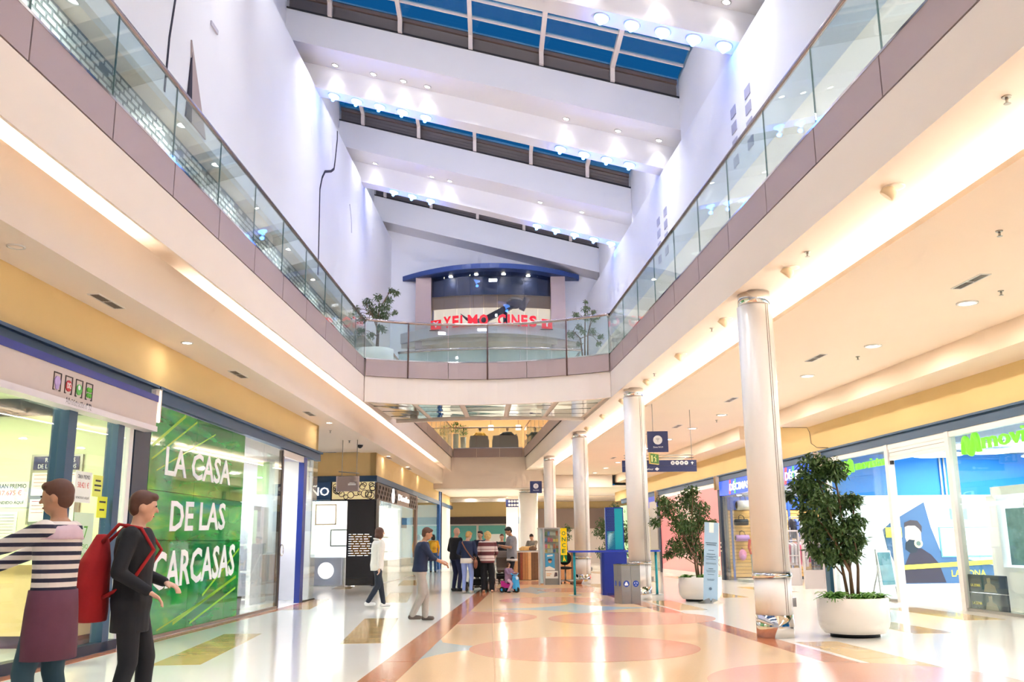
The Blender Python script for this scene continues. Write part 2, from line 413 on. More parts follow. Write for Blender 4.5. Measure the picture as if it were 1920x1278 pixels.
gallery_edge('R', 4.28, -1, [28.1 + 1.75 * k for k in range(12)], 'right glass balustrade of the far void beyond the bridge')

# ================================================================== bridge with curved glass front
PL, PA, PR = Vector((-3.82, 23.68, 0)), Vector((-0.66, 24.42, 0)), Vector((2.50, 23.36, 0))
def arc3(p, a, q, n):
    out = []
    for i in range(n + 1):
        f = i / n
        out.append(p * (2 * (f - 0.5) * (f - 1)) + a * (4 * f * (1 - f)) + q * (2 * f * (f - 0.5)))
    return out
ARC = arc3(PL, PA, PR, 24)
BACK = arc3(Vector((-3.5, 28.15, 0)), Vector((-0.7, 27.6, 0)), Vector((2.15, 28.0, 0)), 24)
def off(pts, d):     # push a polyline sideways (towards larger y for d > 0)
    out = []
    for i, p in enumerate(pts):
        g = (pts[min(i + 1, len(pts) - 1)] - pts[max(i - 1, 0)]).normalized(); n = Vector((-g.y, g.x, 0))
        out.append(p + n * d)
    return out
def ribbon(pts, th, z0, z1):
    q = off(pts, th); mb = MB(); n = len(pts)
    vs = [(p.x, p.y, z) for z in (z0, z1) for p in pts] + [(p.x, p.y, z) for z in (z0, z1) for p in q]
    fs = []
    for i in range(n - 1):
        fs += [(i, i + 1, n + i + 1, n + i), (2 * n + i + 1, 2 * n + i, 3 * n + i, 3 * n + i + 1), (n + i, n + i + 1, 3 * n + i + 1, 3 * n + i), (i + 1, i, 2 * n + i, 2 * n + i + 1)]
    fs += [(0, n, 3 * n, 2 * n), (n - 1, 3 * n - 1, 4 * n - 1, 2 * n - 1)]
    return mb.add(vs, fs)
deck = off(ARC, 0.02); backr = BACK[::-1]
brd = T('bridge_deck', 'cream pedestrian bridge with mirrored underside crossing the void', 'bridge', 'W', (-0.7, 26, 4.9), rel=True, kind='structure')
brd.part('deck', MB().prism([(p.x, p.y) for p in off(ARC, 0.05)] + [(p.x, p.y) for p in backr], 4.99, 6.02, 'z'), cream)
brd.part('front_beam', ribbon(ARC, 0.12, 4.90, 5.57), cream)
brd.part('rear_beam', ribbon(off(BACK, -0.12), 0.12, 4.90, 5.57), cream)
mirror = mat('mirror_tile', (205, 214, 208), 0.06, metal=1.0, noise=0.06, scale=1.5)
for i in range(5):
    for j in range(4):
        f0, f1, g0, g1 = i / 5 + 0.004, (i + 1) / 5 - 0.004, j / 4 + 0.01, (j + 1) / 4 - 0.01
        def mix(f, g):
            a = arc3(off([PL, PA, PR], 0.14)[0], off([PL, PA, PR], 0.14)[1], off([PL, PA, PR], 0.14)[2], 40)[int(f * 40)]; b = arc3(Vector((-3.5, 28.0, 0)), Vector((-0.7, 27.45, 0)), Vector((2.15, 27.85, 0)), 40)[int(f * 40)]
            return a.lerp(b, g)
        q = [mix(f0, g0), mix(f1, g0), mix(f1, g1), mix(f0, g1)]
        dz = random.uniform(-0.006, 0.006); mb = MB()
        mb.add([(p.x, p.y, 4.955 + (dz if k in (0, 2) else -dz)) for k, p in enumerate(q)] + [(p.x, p.y, 4.99) for p in q], [(0, 3, 2, 1), (4, 5, 6, 7), (0, 1, 5, 4), (1, 2, 6, 5), (2, 3, 7, 6), (3, 0, 4, 7)])
        brd.part('mirror_tile', mb, mirror)
bb = T('balustrade', 'curved glass balustrade on the front of the bridge', 'railing', 'W', (-0.66, 24.0, 5.58), rel=True)
for k in range(6):
    seg = ARC[k * 4:k * 4 + 5]
    seg = [seg[0].lerp(seg[1], 0.03)] + seg[1:-1] + [seg[-1].lerp(seg[-2], 0.03)]
    bb.part('fascia_panel', ribbon(off(seg, -0.035), 0.035, 5.58, 6.02), mauve)
    bb.part('glass_pane', ribbon(off(seg, 0.02), 0.015, 6.04, 7.05), rail_glass)
bb.part('base_channel', ribbon(off(ARC, -0.04), 0.12, 6.02, 6.05), chrome)
bb.part('handrail', MB().tube([(p.x, p.y, 7.08) for p in off(ARC, 0.03)], 0.038, 10), mat('rail_steel', (0, 0, 0)))
for k in (4, 12, 20):
    p = off(ARC, -0.045)[k]
    bb.part('post', MB().tube([(p.x, p.y, 5.56), (p.x, p.y, 7.06)], 0.02, 8), mat('post_bronze', (110, 84, 78), 0.35, metal=0.7))
b2 = T('balustrade', 'curved glass balustrade on the rear edge of the bridge', 'railing', 'W', (-0.7, 27.9, 6.02), rel=True)
for k in range(6):
    seg = BACK[k * 4:k * 4 + 5]; seg = [seg[0].lerp(seg[1], 0.03)] + seg[1:-1] + [seg[-1].lerp(seg[-2], 0.03)]
    b2.part('glass_pane', ribbon(off(seg, -0.05), 0.015, 6.03, 7.05), rail_glass)
b2.part('handrail', MB().tube([(p.x, p.y, 7.08) for p in off(BACK, -0.045)], 0.04, 10), mat('rail_steel', (0, 0, 0)))

# ================================================================== upper level walls and gallery soffits
struct('wall_left_screen', 'tall white screen wall hanging over the left gallery', 'wall', 'L', MB().box(-5.92, -5.80, -8, 35.8, 8.2, 13.14), white)
struct('wall_right_screen', 'tall white screen wall hanging over the right gallery', 'wall', 'R', MB().box(5.72, 5.84, -8, 36, 8.1, 10.70), white)
struct('wall_left_gallery', 'back wall of the left gallery', 'wall', 'L', MB().box(-7.3, -7.1, -8, 35.8, 6.02, 9.3), mat('gallery_grey', (120, 132, 138), 0.5))
struct('wall_right_gallery', 'white back wall of the right gallery', 'wall', 'R', MB().box(8.6, 8.8, -8, 36, 6.02, 9.3), white)
struct('ceiling_left_gallery', 'cream ceiling of the left gallery', 'ceiling', 'L', MB().box(-7.3, -5.92, -8, 35.8, 9.2, 9.3), cream)
struct('ceiling_right_gallery', 'white ceiling of the right gallery', 'ceiling', 'R', MB().box(5.84, 8.8, -8, 36, 9.1, 9.2), white)
# raised relief on the left screen wall: a layer with a wavy, dark shadow gap
gapm = mat('shadow_gap', (52, 50, 66), 0.9)
def wall_line(pts, w, name='shadow_gap'):
    mb = MB(); n = len(pts)
    for (s0, z0), (s1, z1) in zip(pts[:-1], pts[1:]):
        d = Vector((s1 - s0, z1 - z0)).normalized(); q = Vector((-d.y, d.x)) * w / 2
        mb.add([(-5.80 + e, s + a * q.x, z + a * q.y) for e in (-0.005, 0.012) for (s, z), a in (((s0, z0), 1), ((s1, z1), 1), ((s1, z1), -1), ((s0, z0), -1))], [(0, 1, 2, 3), (7, 6, 5, 4), (0, 4, 5, 1), (1, 5, 6, 2), (2, 6, 7, 3), (3, 7, 4, 0)])
    return mb
wrl = bpy.data.objects['wall_left_screen']
piece('shadow_gap', wrl, wall_line([(13.45, 13.1), (13.4, 10.6), (13.31, 9.93), (13.2, 9.2), (13.17, 8.25)], 0.05), gapm)
piece('shadow_gap', wrl, wall_line([(25.0, 13.1), (25.03, 12.84), (24.85, 12.13), (24.75, 11.82), (24.4, 11.6), (23.7, 11.3), (23.4, 11.0), (23.2, 10.6), (23.25, 9.8), (23.33, 8.25)], 0.07), gapm)
piece('shadow_gap', wrl, wall_line([(27.0, 11.6), (27.3, 11.2), (27.4, 10.8)], 0.05), mat('relief_grey', (190, 188, 200), 0.8))
mb = MB().add([(-5.80, 14.05, 9.65), (-5.80, 14.95, 8.25), (-5.80, 14.25, 8.25), (-5.775, 14.05, 9.65), (-5.775, 14.95, 8.25), (-5.775, 14.25, 8.25)], [(0, 1, 2), (5, 4, 3), (0, 3, 4, 1), (1, 4, 5, 2), (2, 5, 3, 0)])
piece('blade_relief', wrl, mb, mat('relief_taupe', (176, 160, 158), 0.7))
mb = MB().add([(-5.80, 14.10, 9.45), (-5.80, 14.27, 8.25), (-5.80, 14.02, 8.25), (-5.772, 14.10, 9.45), (-5.772, 14.27, 8.25), (-5.772, 14.02, 8.25)], [(0, 1, 2), (5, 4, 3), (0, 3, 4, 1), (1, 4, 5, 2), (2, 5, 3, 0)])
piece('blade_relief', wrl, mb, gapm)
piece('wall_notch', wrl, MB().box(-5.81, -5.77, 14.85, 15.2, 10.42, 10.5), mat('relief_grey', (0, 0, 0)))
# light dashes on the left gallery back wall: pale slots in grey cladding
gw = bpy.data.objects['wall_left_gallery']; dash = mat('pale_slot', (214, 222, 228), 0.4)
dm = MB().box(-7.1, -7.085, -0.12, 0.12, -0.035, 0.035).mesh('slot_dash'); dm.materials.append(dash)
n = 0; rest = MB()
for i in range(88):
    for j in range(11):
        s = 8.2 + i * 0.30 + (0.15 if j % 2 else 0); z = 7.85 + j * 0.125
        if random.random() < 0.10: continue
        if 11.5 < s < 17.0 and n < 300 and j < 10:
            o = bpy.data.objects.new('slot_dash', dm); COL.objects.link(o); o.parent = gw; o.location = (0, s, z); n += 1
        else:
            rest.box(-7.1, -7.085, s - 0.12, s + 0.12, z - 0.035, z + 0.035)
tag(piece('slot_dashes', gw, rest, dash), kind='stuff')
# grey square recesses on the right screen wall
rsw = bpy.data.objects['wall_right_screen']; sq = mat('grey_square', (170, 170, 190), 0.6)
for s in (15.5, 16.35, 22.0, 22.75):
    for z in (9.45, 9.12, 8.78, 8.42):
        piece('wall_square', rsw, MB().box(5.705, 5.73, s, s + 0.30, z, z + 0.20), sq)
# end wall behind the cinema, wall behind the camera, outer closures
struct('wall_far', 'white end wall above the far void', 'wall', 'M', MB().box(-8.5, 8.5, 35.35, 35.6, 7.4, 16.5), white)
struct('wall_back', 'plain white wall closing the mall behind the viewpoint', 'wall', 'M', MB().box(-12, 14, -8.2, -8.0, 0, 17), white)
struct('wall_left_attic', 'white attic wall above the left screen', 'wall', 'L', MB().box(-7.6, -7.4, -8, 36, 9.2, 17), white)
struct('wall_right_attic', 'white attic wall above the right screen', 'wall', 'R', MB().box(7.2, 7.4, -8, 36, 9.1, 13.5), white)

# ================================================================== sawtooth roof, sloping down to the right
def shear(mb):
    mb.v = [(x, y, z - ROOF_K * x) for x, y, z in mb.v]; return mb
roof_white = mat('roof_white', (236, 234, 236), 0.6, scale=0.6)
rail_cream = mat('mullion_cream', (226, 214, 206), 0.5)
louv_m = mat('louvre_grey', (104, 98, 100), 0.4, metal=0.4)
sky_glass = glass('skylight_glass', (214, 236, 246), 0.35)
for k, u in enumerate(UN):
    g = T('roof_girder', ['last', 'third', 'second', 'first', 'overhead', 'rear', 'hindmost'][k] + ' white stepped roof girder spanning the atrium', 'girder', 'M', (0, u, 12), rel=True, kind='structure')
    if k == 0:
        prof = [(u, 13.5), (u, 12.52), (u + 1.04, 12.52), (u + 1.04, 14.1), (u + 0.1, 14.1), (u + 0.1, 13.5)]
    else:
        prof = [(u, 13.5), (u, 12.63), (u + 1.05, 12.63), (u + 1.05, 11.97), (u + 1.55, 11.97), (u + 1.55, 14.1), (u + 0.1, 14.1), (u + 0.1, 13.5)]
    g.part('girder_body', shear(MB().prism(prof, -7.6, 7.6, 'x')), roof_white)
    if k == len(UN) - 1: continue
    p0 = UN[k + 1] + 1.55                       # the skylight opening runs from p0 to u
    for s_, f in ((-1, vl), (1, vr)):
        x = f(u); mb = MB()
        g.part('well_side', shear(MB().box(x, x + s_ * 0.12, p0, u, 11.97 if s_ < 0 else 11.9, 14.1)), roof_white)
        g.part('roof_lid', shear(MB().box(x, s_ * 7.6, p0, u, 13.95, 14.1)), roof_white)
    sk = T('skylight', ['far', 'third', 'middle', 'large near', 'overhead', 'rear'][k] + ' glazed roof light with louvres between two white girders', 'skylight', 'M', (0, u, 13.5), rel=True)
    xs = [vl(u)] + [x for x in [-5.82 + 1.8 * i - 0.06 + 0.02 for i in range(8)] if vl(u) + 0.3 < x < vr(u) - 0.3] + [vr(u)]
    lt = 13.88
    for a, b in zip(xs[:-1], xs[1:]):
        sk.part('louvre_back', shear(MB().box(a + 0.05, b - 0.05, u + 0.065, u + 0.08, 13.5, 13.9)), dark)
        sk.part('head_bar', shear(MB().box(a + 0.05, b - 0.05, u - 0.06, u + 0.06, 13.85, 13.96)), mat('head_brown', (120, 100, 92), 0.5))
        for j in range(3):
            z = 13.545 + j * 0.105
            sk.part('louvre', shear(MB().add([(a + 0.06, u + 0.05, z), (b - 0.06, u + 0.05, z), (b - 0.06, u - 0.0, z + 0.078), (a + 0.06, u - 0.0, z + 0.078), (a + 0.06, u + 0.06, z + 0.01), (b - 0.06, u + 0.06, z + 0.01), (b - 0.06, u + 0.012, z + 0.085), (a + 0.06, u + 0.012, z + 0.085)], [(0, 1, 2, 3), (7, 6, 5, 4), (0, 4, 5, 1), (1, 5, 6, 2), (2, 6, 7, 3), (3, 7, 4, 0)])), louv_m)
        nrow = 6; L_ = (u - 0.05 - p0) / nrow
        for r in range(nrow):
            y1 = u - 0.05 - r * L_; y0 = y1 - L_
            sk.part('glass_pane', shear(MB().box(a + 0.05, b - 0.05, y0 + 0.02, y1 - 0.02, lt + 0.05, lt + 0.065)), sky_glass)
            sk.part('glazing_bar', shear(MB().box(a + 0.05, b - 0.05, y0 - 0.022, y0 + 0.022, lt + 0.0, lt + 0.09)), rail_cream)
    for x in xs[1:-1]:
        sk.part('mullion', shear(MB().prism([(u - 0.02, 13.5), (u - 0.12, 13.5), (u - 0.17, lt - 0.06), (p0, lt - 0.06), (p0, lt + 0.1), (u - 0.02, lt + 0.1)], x - 0.055, x + 0.055, 'x')), rail_cream)
    sk.part('sill_bar', shear(MB().box(vl(u), vr(u), u - 0.03, u + 0.06, 13.49, 13.53)), dark)
# roof fittings: recessed spots with scallops, blue LED bowls
spot_xs = {1: [-3.75, -1.88, -1.29, 1.67, 3.03], 2: [-4.04, -3.03, -2.24, -1.61, 2.02, 3.37, 4.43], 3: [-3.6, -2.4, 1.9, 3.3, 4.6]}
led_xs = {1: [-3.16, -2.55, -1.94, 1.59, 2.21, 2.83, 3.46, 4.02], 2: [-4.12, -3.51, -2.9, -2.29, -1.67, 1.9, 2.52, 3.12, 3.71], 3: [2.23, 2.83, 3.43, 4.04, 4.63]}
led_m = mat('led_bowl', (190, 220, 255), 0.3, emit=5.0, noise=0, ecol=(96, 160, 255))
ring_m = mat('lamp_ring', (206, 204, 204), 0.3, metal=0.5)
sp0 = MB().lathe([(0.10, 0.0), (0.10, -0.02), (0.075, -0.02), (0.07, 0.0)], 0, 0, 16, False).mesh('trim_ring'); sp0.materials.append(ring_m)
sp1 = MB().lathe([(0.075, 0.0), (0.07, -0.012), (0.02, -0.014)], 0, 0, 16).mesh('bulb'); sp1.materials.append(lamp_white)
ld1 = MB().lathe([(0.14, 0.0), (0.15, -0.03), (0.12, -0.07), (0.05, -0.10), (0.045, -0.15), (0.02, -0.17)], 0, 0, 16).mesh('bowl'); ld1.materials.append(led_m)
ld0 = MB().lathe([(0.17, 0.002), (0.17, -0.012), (0.14, -0.012)], 0, 0, 16, False).mesh('rim'); ld0.materials.append(ring_m)
ordn = ['first', 'second', 'third', 'fourth', 'fifth', 'sixth', 'seventh', 'eighth', 'ninth']
gname = {1: 'far', 2: 'middle', 3: 'nearest'}
tiltm = math.atan(ROOF_K)
for k in (1, 2, 3):
    u = UN[k]
    for i, x in enumerate(spot_xs[k]):
        t = T('spotlight', '%s recessed white spotlight from the left under the %s roof girder' % (ordn[i], gname[k]), 'spotlight', 'M', (x, u + 0.83, 12.63 - ROOF_K * x), group='roof spotlights')
        t.o.rotation_euler = (0, tiltm, -AZ['M'])
        t.part('trim_ring', sp0, ring_m); t.part('bulb', sp1, lamp_white)
        lamp('spot_beam', 'SPOT', wp('M', x, u + 0.83, 12.58 - ROOF_K * x), 9, (1, 0.97, 0.95), 0.05, spot=R_(70), blend=0.6, rot=(R_(14), 0, -AZ['M']))
    for i, x in enumerate(led_xs[k]):
        t = T('blue_lamp', '%s glowing blue lamp from the left under the %s roof girder' % (ordn[i], gname[k]), 'lamp', 'M', (x, u + 1.28, 11.97 - ROOF_K * x), group='blue roof lamps')
        t.o.rotation_euler = (0, tiltm, -AZ['M'])
        t.part('rim', ld0, ring_m); t.part('bowl', ld1, led_m)
        lamp('blue_glow', 'POINT', wp('M', x, u + 1.28, 11.97 - ROOF_K * x - 0.26), 5.0, BLUE, 0.06)

# ================================================================== far void: end balcony, café floor and ground level beyond
struct('wall_far_lower', 'cream face below the far balcony', 'wall', 'W', MB().box(-5.5, 5, 47.3, 47.6, 4.02, 5.58).box(-9, 9, 47.4, 64, 4.02, 4.12), cream)
struct('slab_far', 'café floor slab behind the far void', 'floor slab', 'W', MB().box(-9, 9, 47.36, 60, 5.58, 6.02), cream)
e = T('balustrade', 'straight glass balustrade of the far café balcony', 'railing', 'W', (-1.27, 47.2, 5.58), rel=True)
for k in range(3):
    a = -3.03 + k * 1.174
    e.part('fascia_panel', MB().box(a + 0.012, a + 1.162, 47.22, 47.26, 5.58, 6.02), mauve)
    e.part('glass_pane', MB().box(a + 0.012, a + 1.162, 47.24, 47.255, 6.04, 7.05), rail_glass)
e.part('base_channel', MB().box(-3.03, 0.49, 47.18, 47.28, 6.02, 6.05), chrome)
e.part('handrail', MB().tube([(-3.03, 47.24, 7.08), (0.49, 47.24, 7.08)], 0.034, 10), mat('rail_steel', (0, 0, 0)))
struct('wall_cafe', 'ochre back wall of the café', 'wall', 'W', MB().box(-9, 9, 55, 55.2, 6.0, 9.6), mat('cafe_ochre', (222, 180, 128), 0.7))
struct('ceiling_cafe', 'cream ceiling of the café', 'ceiling', 'W', MB().box(-9, 9, 36, 55.2, 9.4, 9.5), cream)
lamp('cafe_glow', 'AREA', (-1.2, 50.5, 9.3), 300, WARM, 5, 4)
struct('wall_side_left_far', 'side wall of the far void on the left', 'wall', 'L', MB().box(-9.2, -9.0, 28, 57, 6.02, 9.5), cream)
struct('wall_side_right_far', 'side wall of the far void on the right', 'wall', 'R', MB().box(9.0, 9.2, 28, 57, 6.02, 9.5), cream)
for x in (-2.6, -0.6, 1.6, 4.5):
    for y in (50.5, 55.0):
        lamp('far_glow', 'AREA', (x, y, 3.98), 55, WARM, 0.25)
# ================================================================== helpers for shopfronts
def fit_text(body, a0, a1, z0, z1, plane, face, depth=0.012, bold=0.0, skew=0.0, flip=False):
    """Lettering filling the box a0..a1 (along the wall, reading direction) by z0..z1 on the plane coordinate."""
    mb = text_mb(body, 1.0, (0, 0, 0), 'F', depth, 'LEFT', bold)
    xs = [p[0] for p in mb.v]; zs = [p[2] for p in mb.v]; ys = [p[1] for p in mb.v]
    x0, w = min(xs), max(xs) - min(xs); h0, h = min(zs), max(zs) - min(zs)
    out = MB(); vs = []
    for x, y, z in mb.v:
        f = (x - x0) / w; zz = z0 + (z - h0) / h * (z1 - z0) + skew * (f - 0.5)
        a = a0 + f * (a1 - a0); d = y - min(ys)
        if face == 'L': vs.append((plane + depth * 2 - d, a, zz))
        elif face == 'R': vs.append((plane - depth * 2 + d, a, zz))
        else: vs.append((a, plane - depth * 2 + d, zz))
    return out.add(vs, mb.f)
wht_letter = mat('white_lettering', (246, 246, 246), 0.4)
blk_letter = mat('black_lettering', (40, 40, 46), 0.5)
red_letter = mat('red_lettering', (205, 50, 40), 0.5)
paper = mat('white_paper', (240, 240, 232), 0.7)
grn_letter = mat('green_lettering', (90, 170, 40), 0.5)
def pilaster_cap(c, t, s, side):
    n = 9; pts = [(t + side * 0.16 * math.sin(math.pi * i / n), s - 0.13 + 0.26 * i / n) for i in range(n + 1)]
    q = c.part('chrome_cover', MB().prism(pts, 3.05, 3.52, 'z'), chrome)
    c.part('cover_top', MB().prism([(p[0] + side * 0.006 if 0 < i < n else p[0], p[1]) for i, p in enumerate(pts)], 3.52, 3.535, 'z'), brushed, parent=q)

# ================================================================== lottery office (left, nearest)
pale = mat('pale_lime_wall', (236, 238, 200), 0.6)
struct('wall_lottery', 'pale yellow-green partition inside the lottery office', 'wall', 'L', MB().box(-9.6, -5.85, 13.10, 13.28, 0, 3.58).box(-9.7, -9.6, 2, 13.28, 0, 3.58), pale)
struct('ceiling_lottery', 'dark blue edged ceiling inside the lottery office', 'ceiling', 'L', MB().box(-9.6, -5.75, 2, 13.1, 3.40, 3.5), mat('lottery_ceiling', (225, 228, 205), 0.7))
struct('trim_3', 'dark blue cornice inside the lottery office', 'cornice', 'L', MB().box(-9.6, -5.8, 13.0, 13.1, 3.16, 3.40), navy)
lamp('lottery_glow', 'AREA', wp('L', -7.4, 10.6, 3.36), 120, (0.97, 1.0, 0.80), 2.2, 1.2)
sg = T('shop_sign', 'long pale grey lottery sign with blue top stripe and four game emblems', 'sign', 'L', (-5.55, 9, 2.93), rel=True)
sg.part('sign_panel', MB().box(-5.66, -5.50, 4.5, 13.06, 2.97, 3.33), mat('sign_grey', (206, 190, 182), 0.4))
sg.part('blue_stripe', MB().box(-5.66, -5.49, 4.5, 13.07, 3.33, 3.42), mat('royal_blue', (44, 52, 140), 0.4))
sg.part('bottom_lip', MB().box(-5.66, -5.47, 4.5, 13.05, 2.90, 2.975), mat('sign_lip', (226, 218, 222), 0.4))
br = mat('bracket_brown', (70, 56, 50), 0.5)
for k, (s, col) in enumerate([(10.26, (186, 160, 214)), (10.52, (200, 40, 44)), (10.77, (90, 190, 80)), (11.02, (80, 180, 30))]):
    z = 3.15; w = 0.085; h = 0.105; x0, x1 = -5.50, -5.492
    e_ = sg.part('emblem_bracket', MB().box(x0, x1, s - w, s - w + 0.012, z - h, z + h).box(x0, x1, s + w - 0.012, s + w, z - h, z + h).box(x0, x1, s - w, s + w, z + h - 0.012, z + h).box(x0, x1, s - w, s - w + 0.035, z - h, z - h + 0.012).box(x0, x1, s + w - 0.035, s + w, z - h, z - h + 0.012), br)
    m_ = mat('emblem_%d' % k, col, 0.4)
    if k == 0: mb = disc((x0, s, z), 0.062, 'L', 0.012, 14).add(disc((x0, s, z - 0.06), 0.035, 'L', 0.012, 8).v, disc((x0, s, z - 0.06), 0.035, 'L', 0.012, 8).f)
    elif k == 1:
        mb = disc((x0, s, z - 0.01), 0.066, 'L', 0.010, 18)
        sg.part('emblem_glyph', fit_text('1X2', s - 0.045, s + 0.045, z - 0.04, z + 0.025, x0 + 0.008, 'L', 0.004), wht_letter)
    elif k == 2:
        mb = disc((x0, s, z - 0.015), 0.064, 'L', 0.010, 18)
        sg.part('emblem_glyph', disc((x0 + 0.010, s - 0.012, z + 0.008), 0.030, 'L', 0.004, 12), wht_letter)
    else:
        mb = MB()
        for a, b in ((-1, -1), (-1, 1), (1, -1), (1, 1)):
            d_ = disc((x0, s + a * 0.028, z - 0.012 + b * 0.034), 0.030, 'L', 0.012, 10); mb.add(d_.v, d_.f)
    sg.part('emblem', mb, m_)
sg.part('lettering', fit_text('Administración nº 32', 10.44, 11.06, 2.925, 3.0, -5.478, 'L', 0.004), mat('grey_lettering', (120, 112, 120), 0.5))
fr_ = T('window_1', 'glass front of the lottery office with dark blue mullions', 'shopfront', 'L', (LW, 9, 0), rel=True, kind='structure')
fr_.part('mullion', MB().box(-5.80, -5.60, 10.80, 11.00, 0, 2.95), beam_blue)
fr_.part('mullion', MB().box(-5.78, -5.62, 12.16, 12.34, 0, 2.95), beam_blue)
fr_.part('door_jamb', MB().box(-5.76, -5.66, 12.60, 12.72, 0, 2.95), mat('white_frame', (228, 224, 224), 0.4))
for a, b in ((6.2, 8.45), (8.5, 10.78), (11.02, 12.14), (12.36, 12.58)):
    fr_.part('glass_pane', MB().box(-5.705, -5.69, a, b, 0.12, 2.94), clear)
fr_.part('sill_rail', MB().box(-5.76, -5.62, 6.2, 12.6, 0, 0.12), navy)
pf = T('pilaster', 'dark navy pilaster between lottery office and green shop window', 'pilaster', 'L', (LW, 13, 0), rel=True)
pf.part('pilaster_body', MB().box(-5.84, -5.665, 12.78, 13.30, 0, 3.36), navy)
for z in (0.93, 1.06, 1.2):
    pf.part('chrome_hinge', MB().box(-5.67, -5.635, 13.10, 13.24, z, z + 0.05), chrome)
pilaster_cap(pf, -5.665, 13.21, 1)
# notices
def notice(label, cat, fr, base, mb, m, texts, bars=()):
    n_ = T('notice', label, cat, fr, base, rel=True)
    n_.part('sheet', mb, m)
    for a, b, z in bars: n_.part('printed_line', MB().box(gx + 0.004, gx + 0.006, a, b, z, z + 0.022), blk_letter)
    for i, (args, mm) in enumerate(texts): n_.part('printed_text', fit_text(*args, 0.0015), mm)
    return n_
yw = 13.10
nb = T('notice_board', 'tall framed results board on the lottery office wall', 'notice board', 'L', (-6.9, 13.08, 1.6), rel=True)
nb.part('frame', MB().box(-7.26, -6.52, 13.06, 13.099, 1.62, 2.60), brushed)
nb.part('header', MB().box(-7.22, -6.56, 13.05, 13.07, 2.38, 2.57), mat('navy_header', (30, 50, 110), 0.5))
nb.part('printed_text', fit_text('RESULTADOS', -7.05, -6.62, 2.49, 2.55, 13.05, 'F', 0.002), wht_letter)
nb.part('printed_text', fit_text('DE LOS SORTEOS', -7.15, -6.60, 2.40, 2.46, 13.05, 'F', 0.002), wht_letter)
for a, b, c, d in ((-7.22, -6.92, 2.02, 2.34), (-6.88, -6.58, 2.02, 2.34), (-7.22, -6.92, 1.66, 1.97), (-6.88, -6.58, 1.66, 1.97)):
    sh = nb.part('results_sheet', MB().box(a, b, 13.05, 13.062, c, d), paper)
    nb.part('printed_rows', MB().box(a + 0.03, b - 0.03, 13.047, 13.051, d - 0.035, d - 0.028).box(a + 0.03, b - 0.06, 13.047, 13.051, d - 0.09, d - 0.085).box(a + 0.03, b - 0.04, 13.047, 13.051, d - 0.14, d - 0.135).box(a + 0.03, b - 0.1, 13.047, 13.051, d - 0.19, d - 0.185), red_letter, parent=sh)
notice('white sheet announcing a grand prize of 37.675 sold here', 'notice', 'L', (-7.5, 13.09, 1.9), MB().box(-7.80, -7.27, 13.085, 13.099, 1.86, 2.22), paper,
       [(('GRAN PREMIO', -7.76, -7.31, 2.13, 2.19, 13.085, 'F'), blk_letter), (('37.675 €', -7.70, -7.37, 2.03, 2.10, 13.085, 'F'), red_letter), (('VENDIDO AQUÍ', -7.74, -7.33, 1.90, 1.96, 13.085, 'F'), blk_letter)])
n_ = T('notice', 'white sheet with a small printed table below the grand prize notice', 'notice', 'L', (-7.5, 13.09, 1.45), rel=True)
n_.part('sheet', MB().box(-7.72, -7.40, 13.085, 13.099, 1.42, 1.80), paper)
for k in range(8): n_.part('printed_row', MB().box(-7.69, -7.44, 13.082, 13.086, 1.46 + k * 0.042, 1.464 + k * 0.042), blk_letter)
gx = -5.684
notice('grey-bordered grand prize sheet 58.421 stuck on the lottery glass', 'notice', 'L', (gx, 11.4, 1.85), MB().box(gx, gx + 0.004, 11.24, 11.66, 1.84, 2.22), paper,
       [(('GRAN PREMIO', 11.29, 11.61, 2.13, 2.18, gx + 0.002, 'L'), blk_letter), (('58.421 €', 11.31, 11.59, 2.02, 2.09, gx + 0.002, 'L'), red_letter), (('VENDIDO AQUÍ', 11.28, 11.62, 1.88, 1.92, gx + 0.002, 'L'), blk_letter)])
notice('pale yellow note high on the lottery glass', 'notice', 'L', (gx, 11.8, 1.9), MB().box(gx, gx + 0.004, 11.70, 11.96, 1.93, 2.20), mat('yellow_note_pale', (226, 230, 110), 0.6), [], [(11.76, 11.90, 2.12), (11.74, 11.92, 2.06), (11.75, 11.91, 2.00)])
notice('bright yellow note at the edge of the lottery glass', 'notice', 'L', (gx, 12.0, 1.7), MB().box(gx, gx + 0.004, 11.86, 12.13, 1.67, 1.94), mat('yellow_note', (230, 232, 60), 0.6), [], [(11.91, 12.08, 1.86), (11.93, 12.06, 1.76)])
notice('tall pale green poster with 47 on the lottery glass', 'poster', 'L', (gx, 11.6, 1.1), MB().box(gx, gx + 0.004, 11.30, 11.80, 1.02, 1.72), mat('mint_sheet', (206, 226, 196), 0.6),
       [(('47', 11.44, 11.66, 1.40, 1.56, gx + 0.002, 'L'), grn_letter), (('NUEVO', 11.42, 11.70, 1.28, 1.34, gx + 0.002, 'L'), grn_letter), (('MILLONARIO', 11.36, 11.76, 1.18, 1.24, gx + 0.002, 'L'), grn_letter)])
ct = T('service_counter', 'beige lottery counter with pale top and purple plinth', 'counter', 'L', (-7.2, 12.9, 0), rel=True)
ct.part('front_panel', MB().box(-9.5, -6.15, 12.60, 13.05, 0.16, 1.08), mat('counter_beige', (222, 190, 140), 0.5))
ct.part('worktop', MB().box(-9.5, -6.05, 12.48, 13.08, 1.08, 1.14), mat('counter_top', (238, 240, 190), 0.35))
ct.part('plinth', MB().box(-9.5, -6.2, 12.64, 13.05, 0, 0.16), mat('purple_plinth', (60, 20, 70), 0.5))
ct.part('game_strip', MB().box(-6.9, -6.25, 12.59, 12.602, 0.22, 0.42), mat('mint_sheet', (0, 0, 0)))

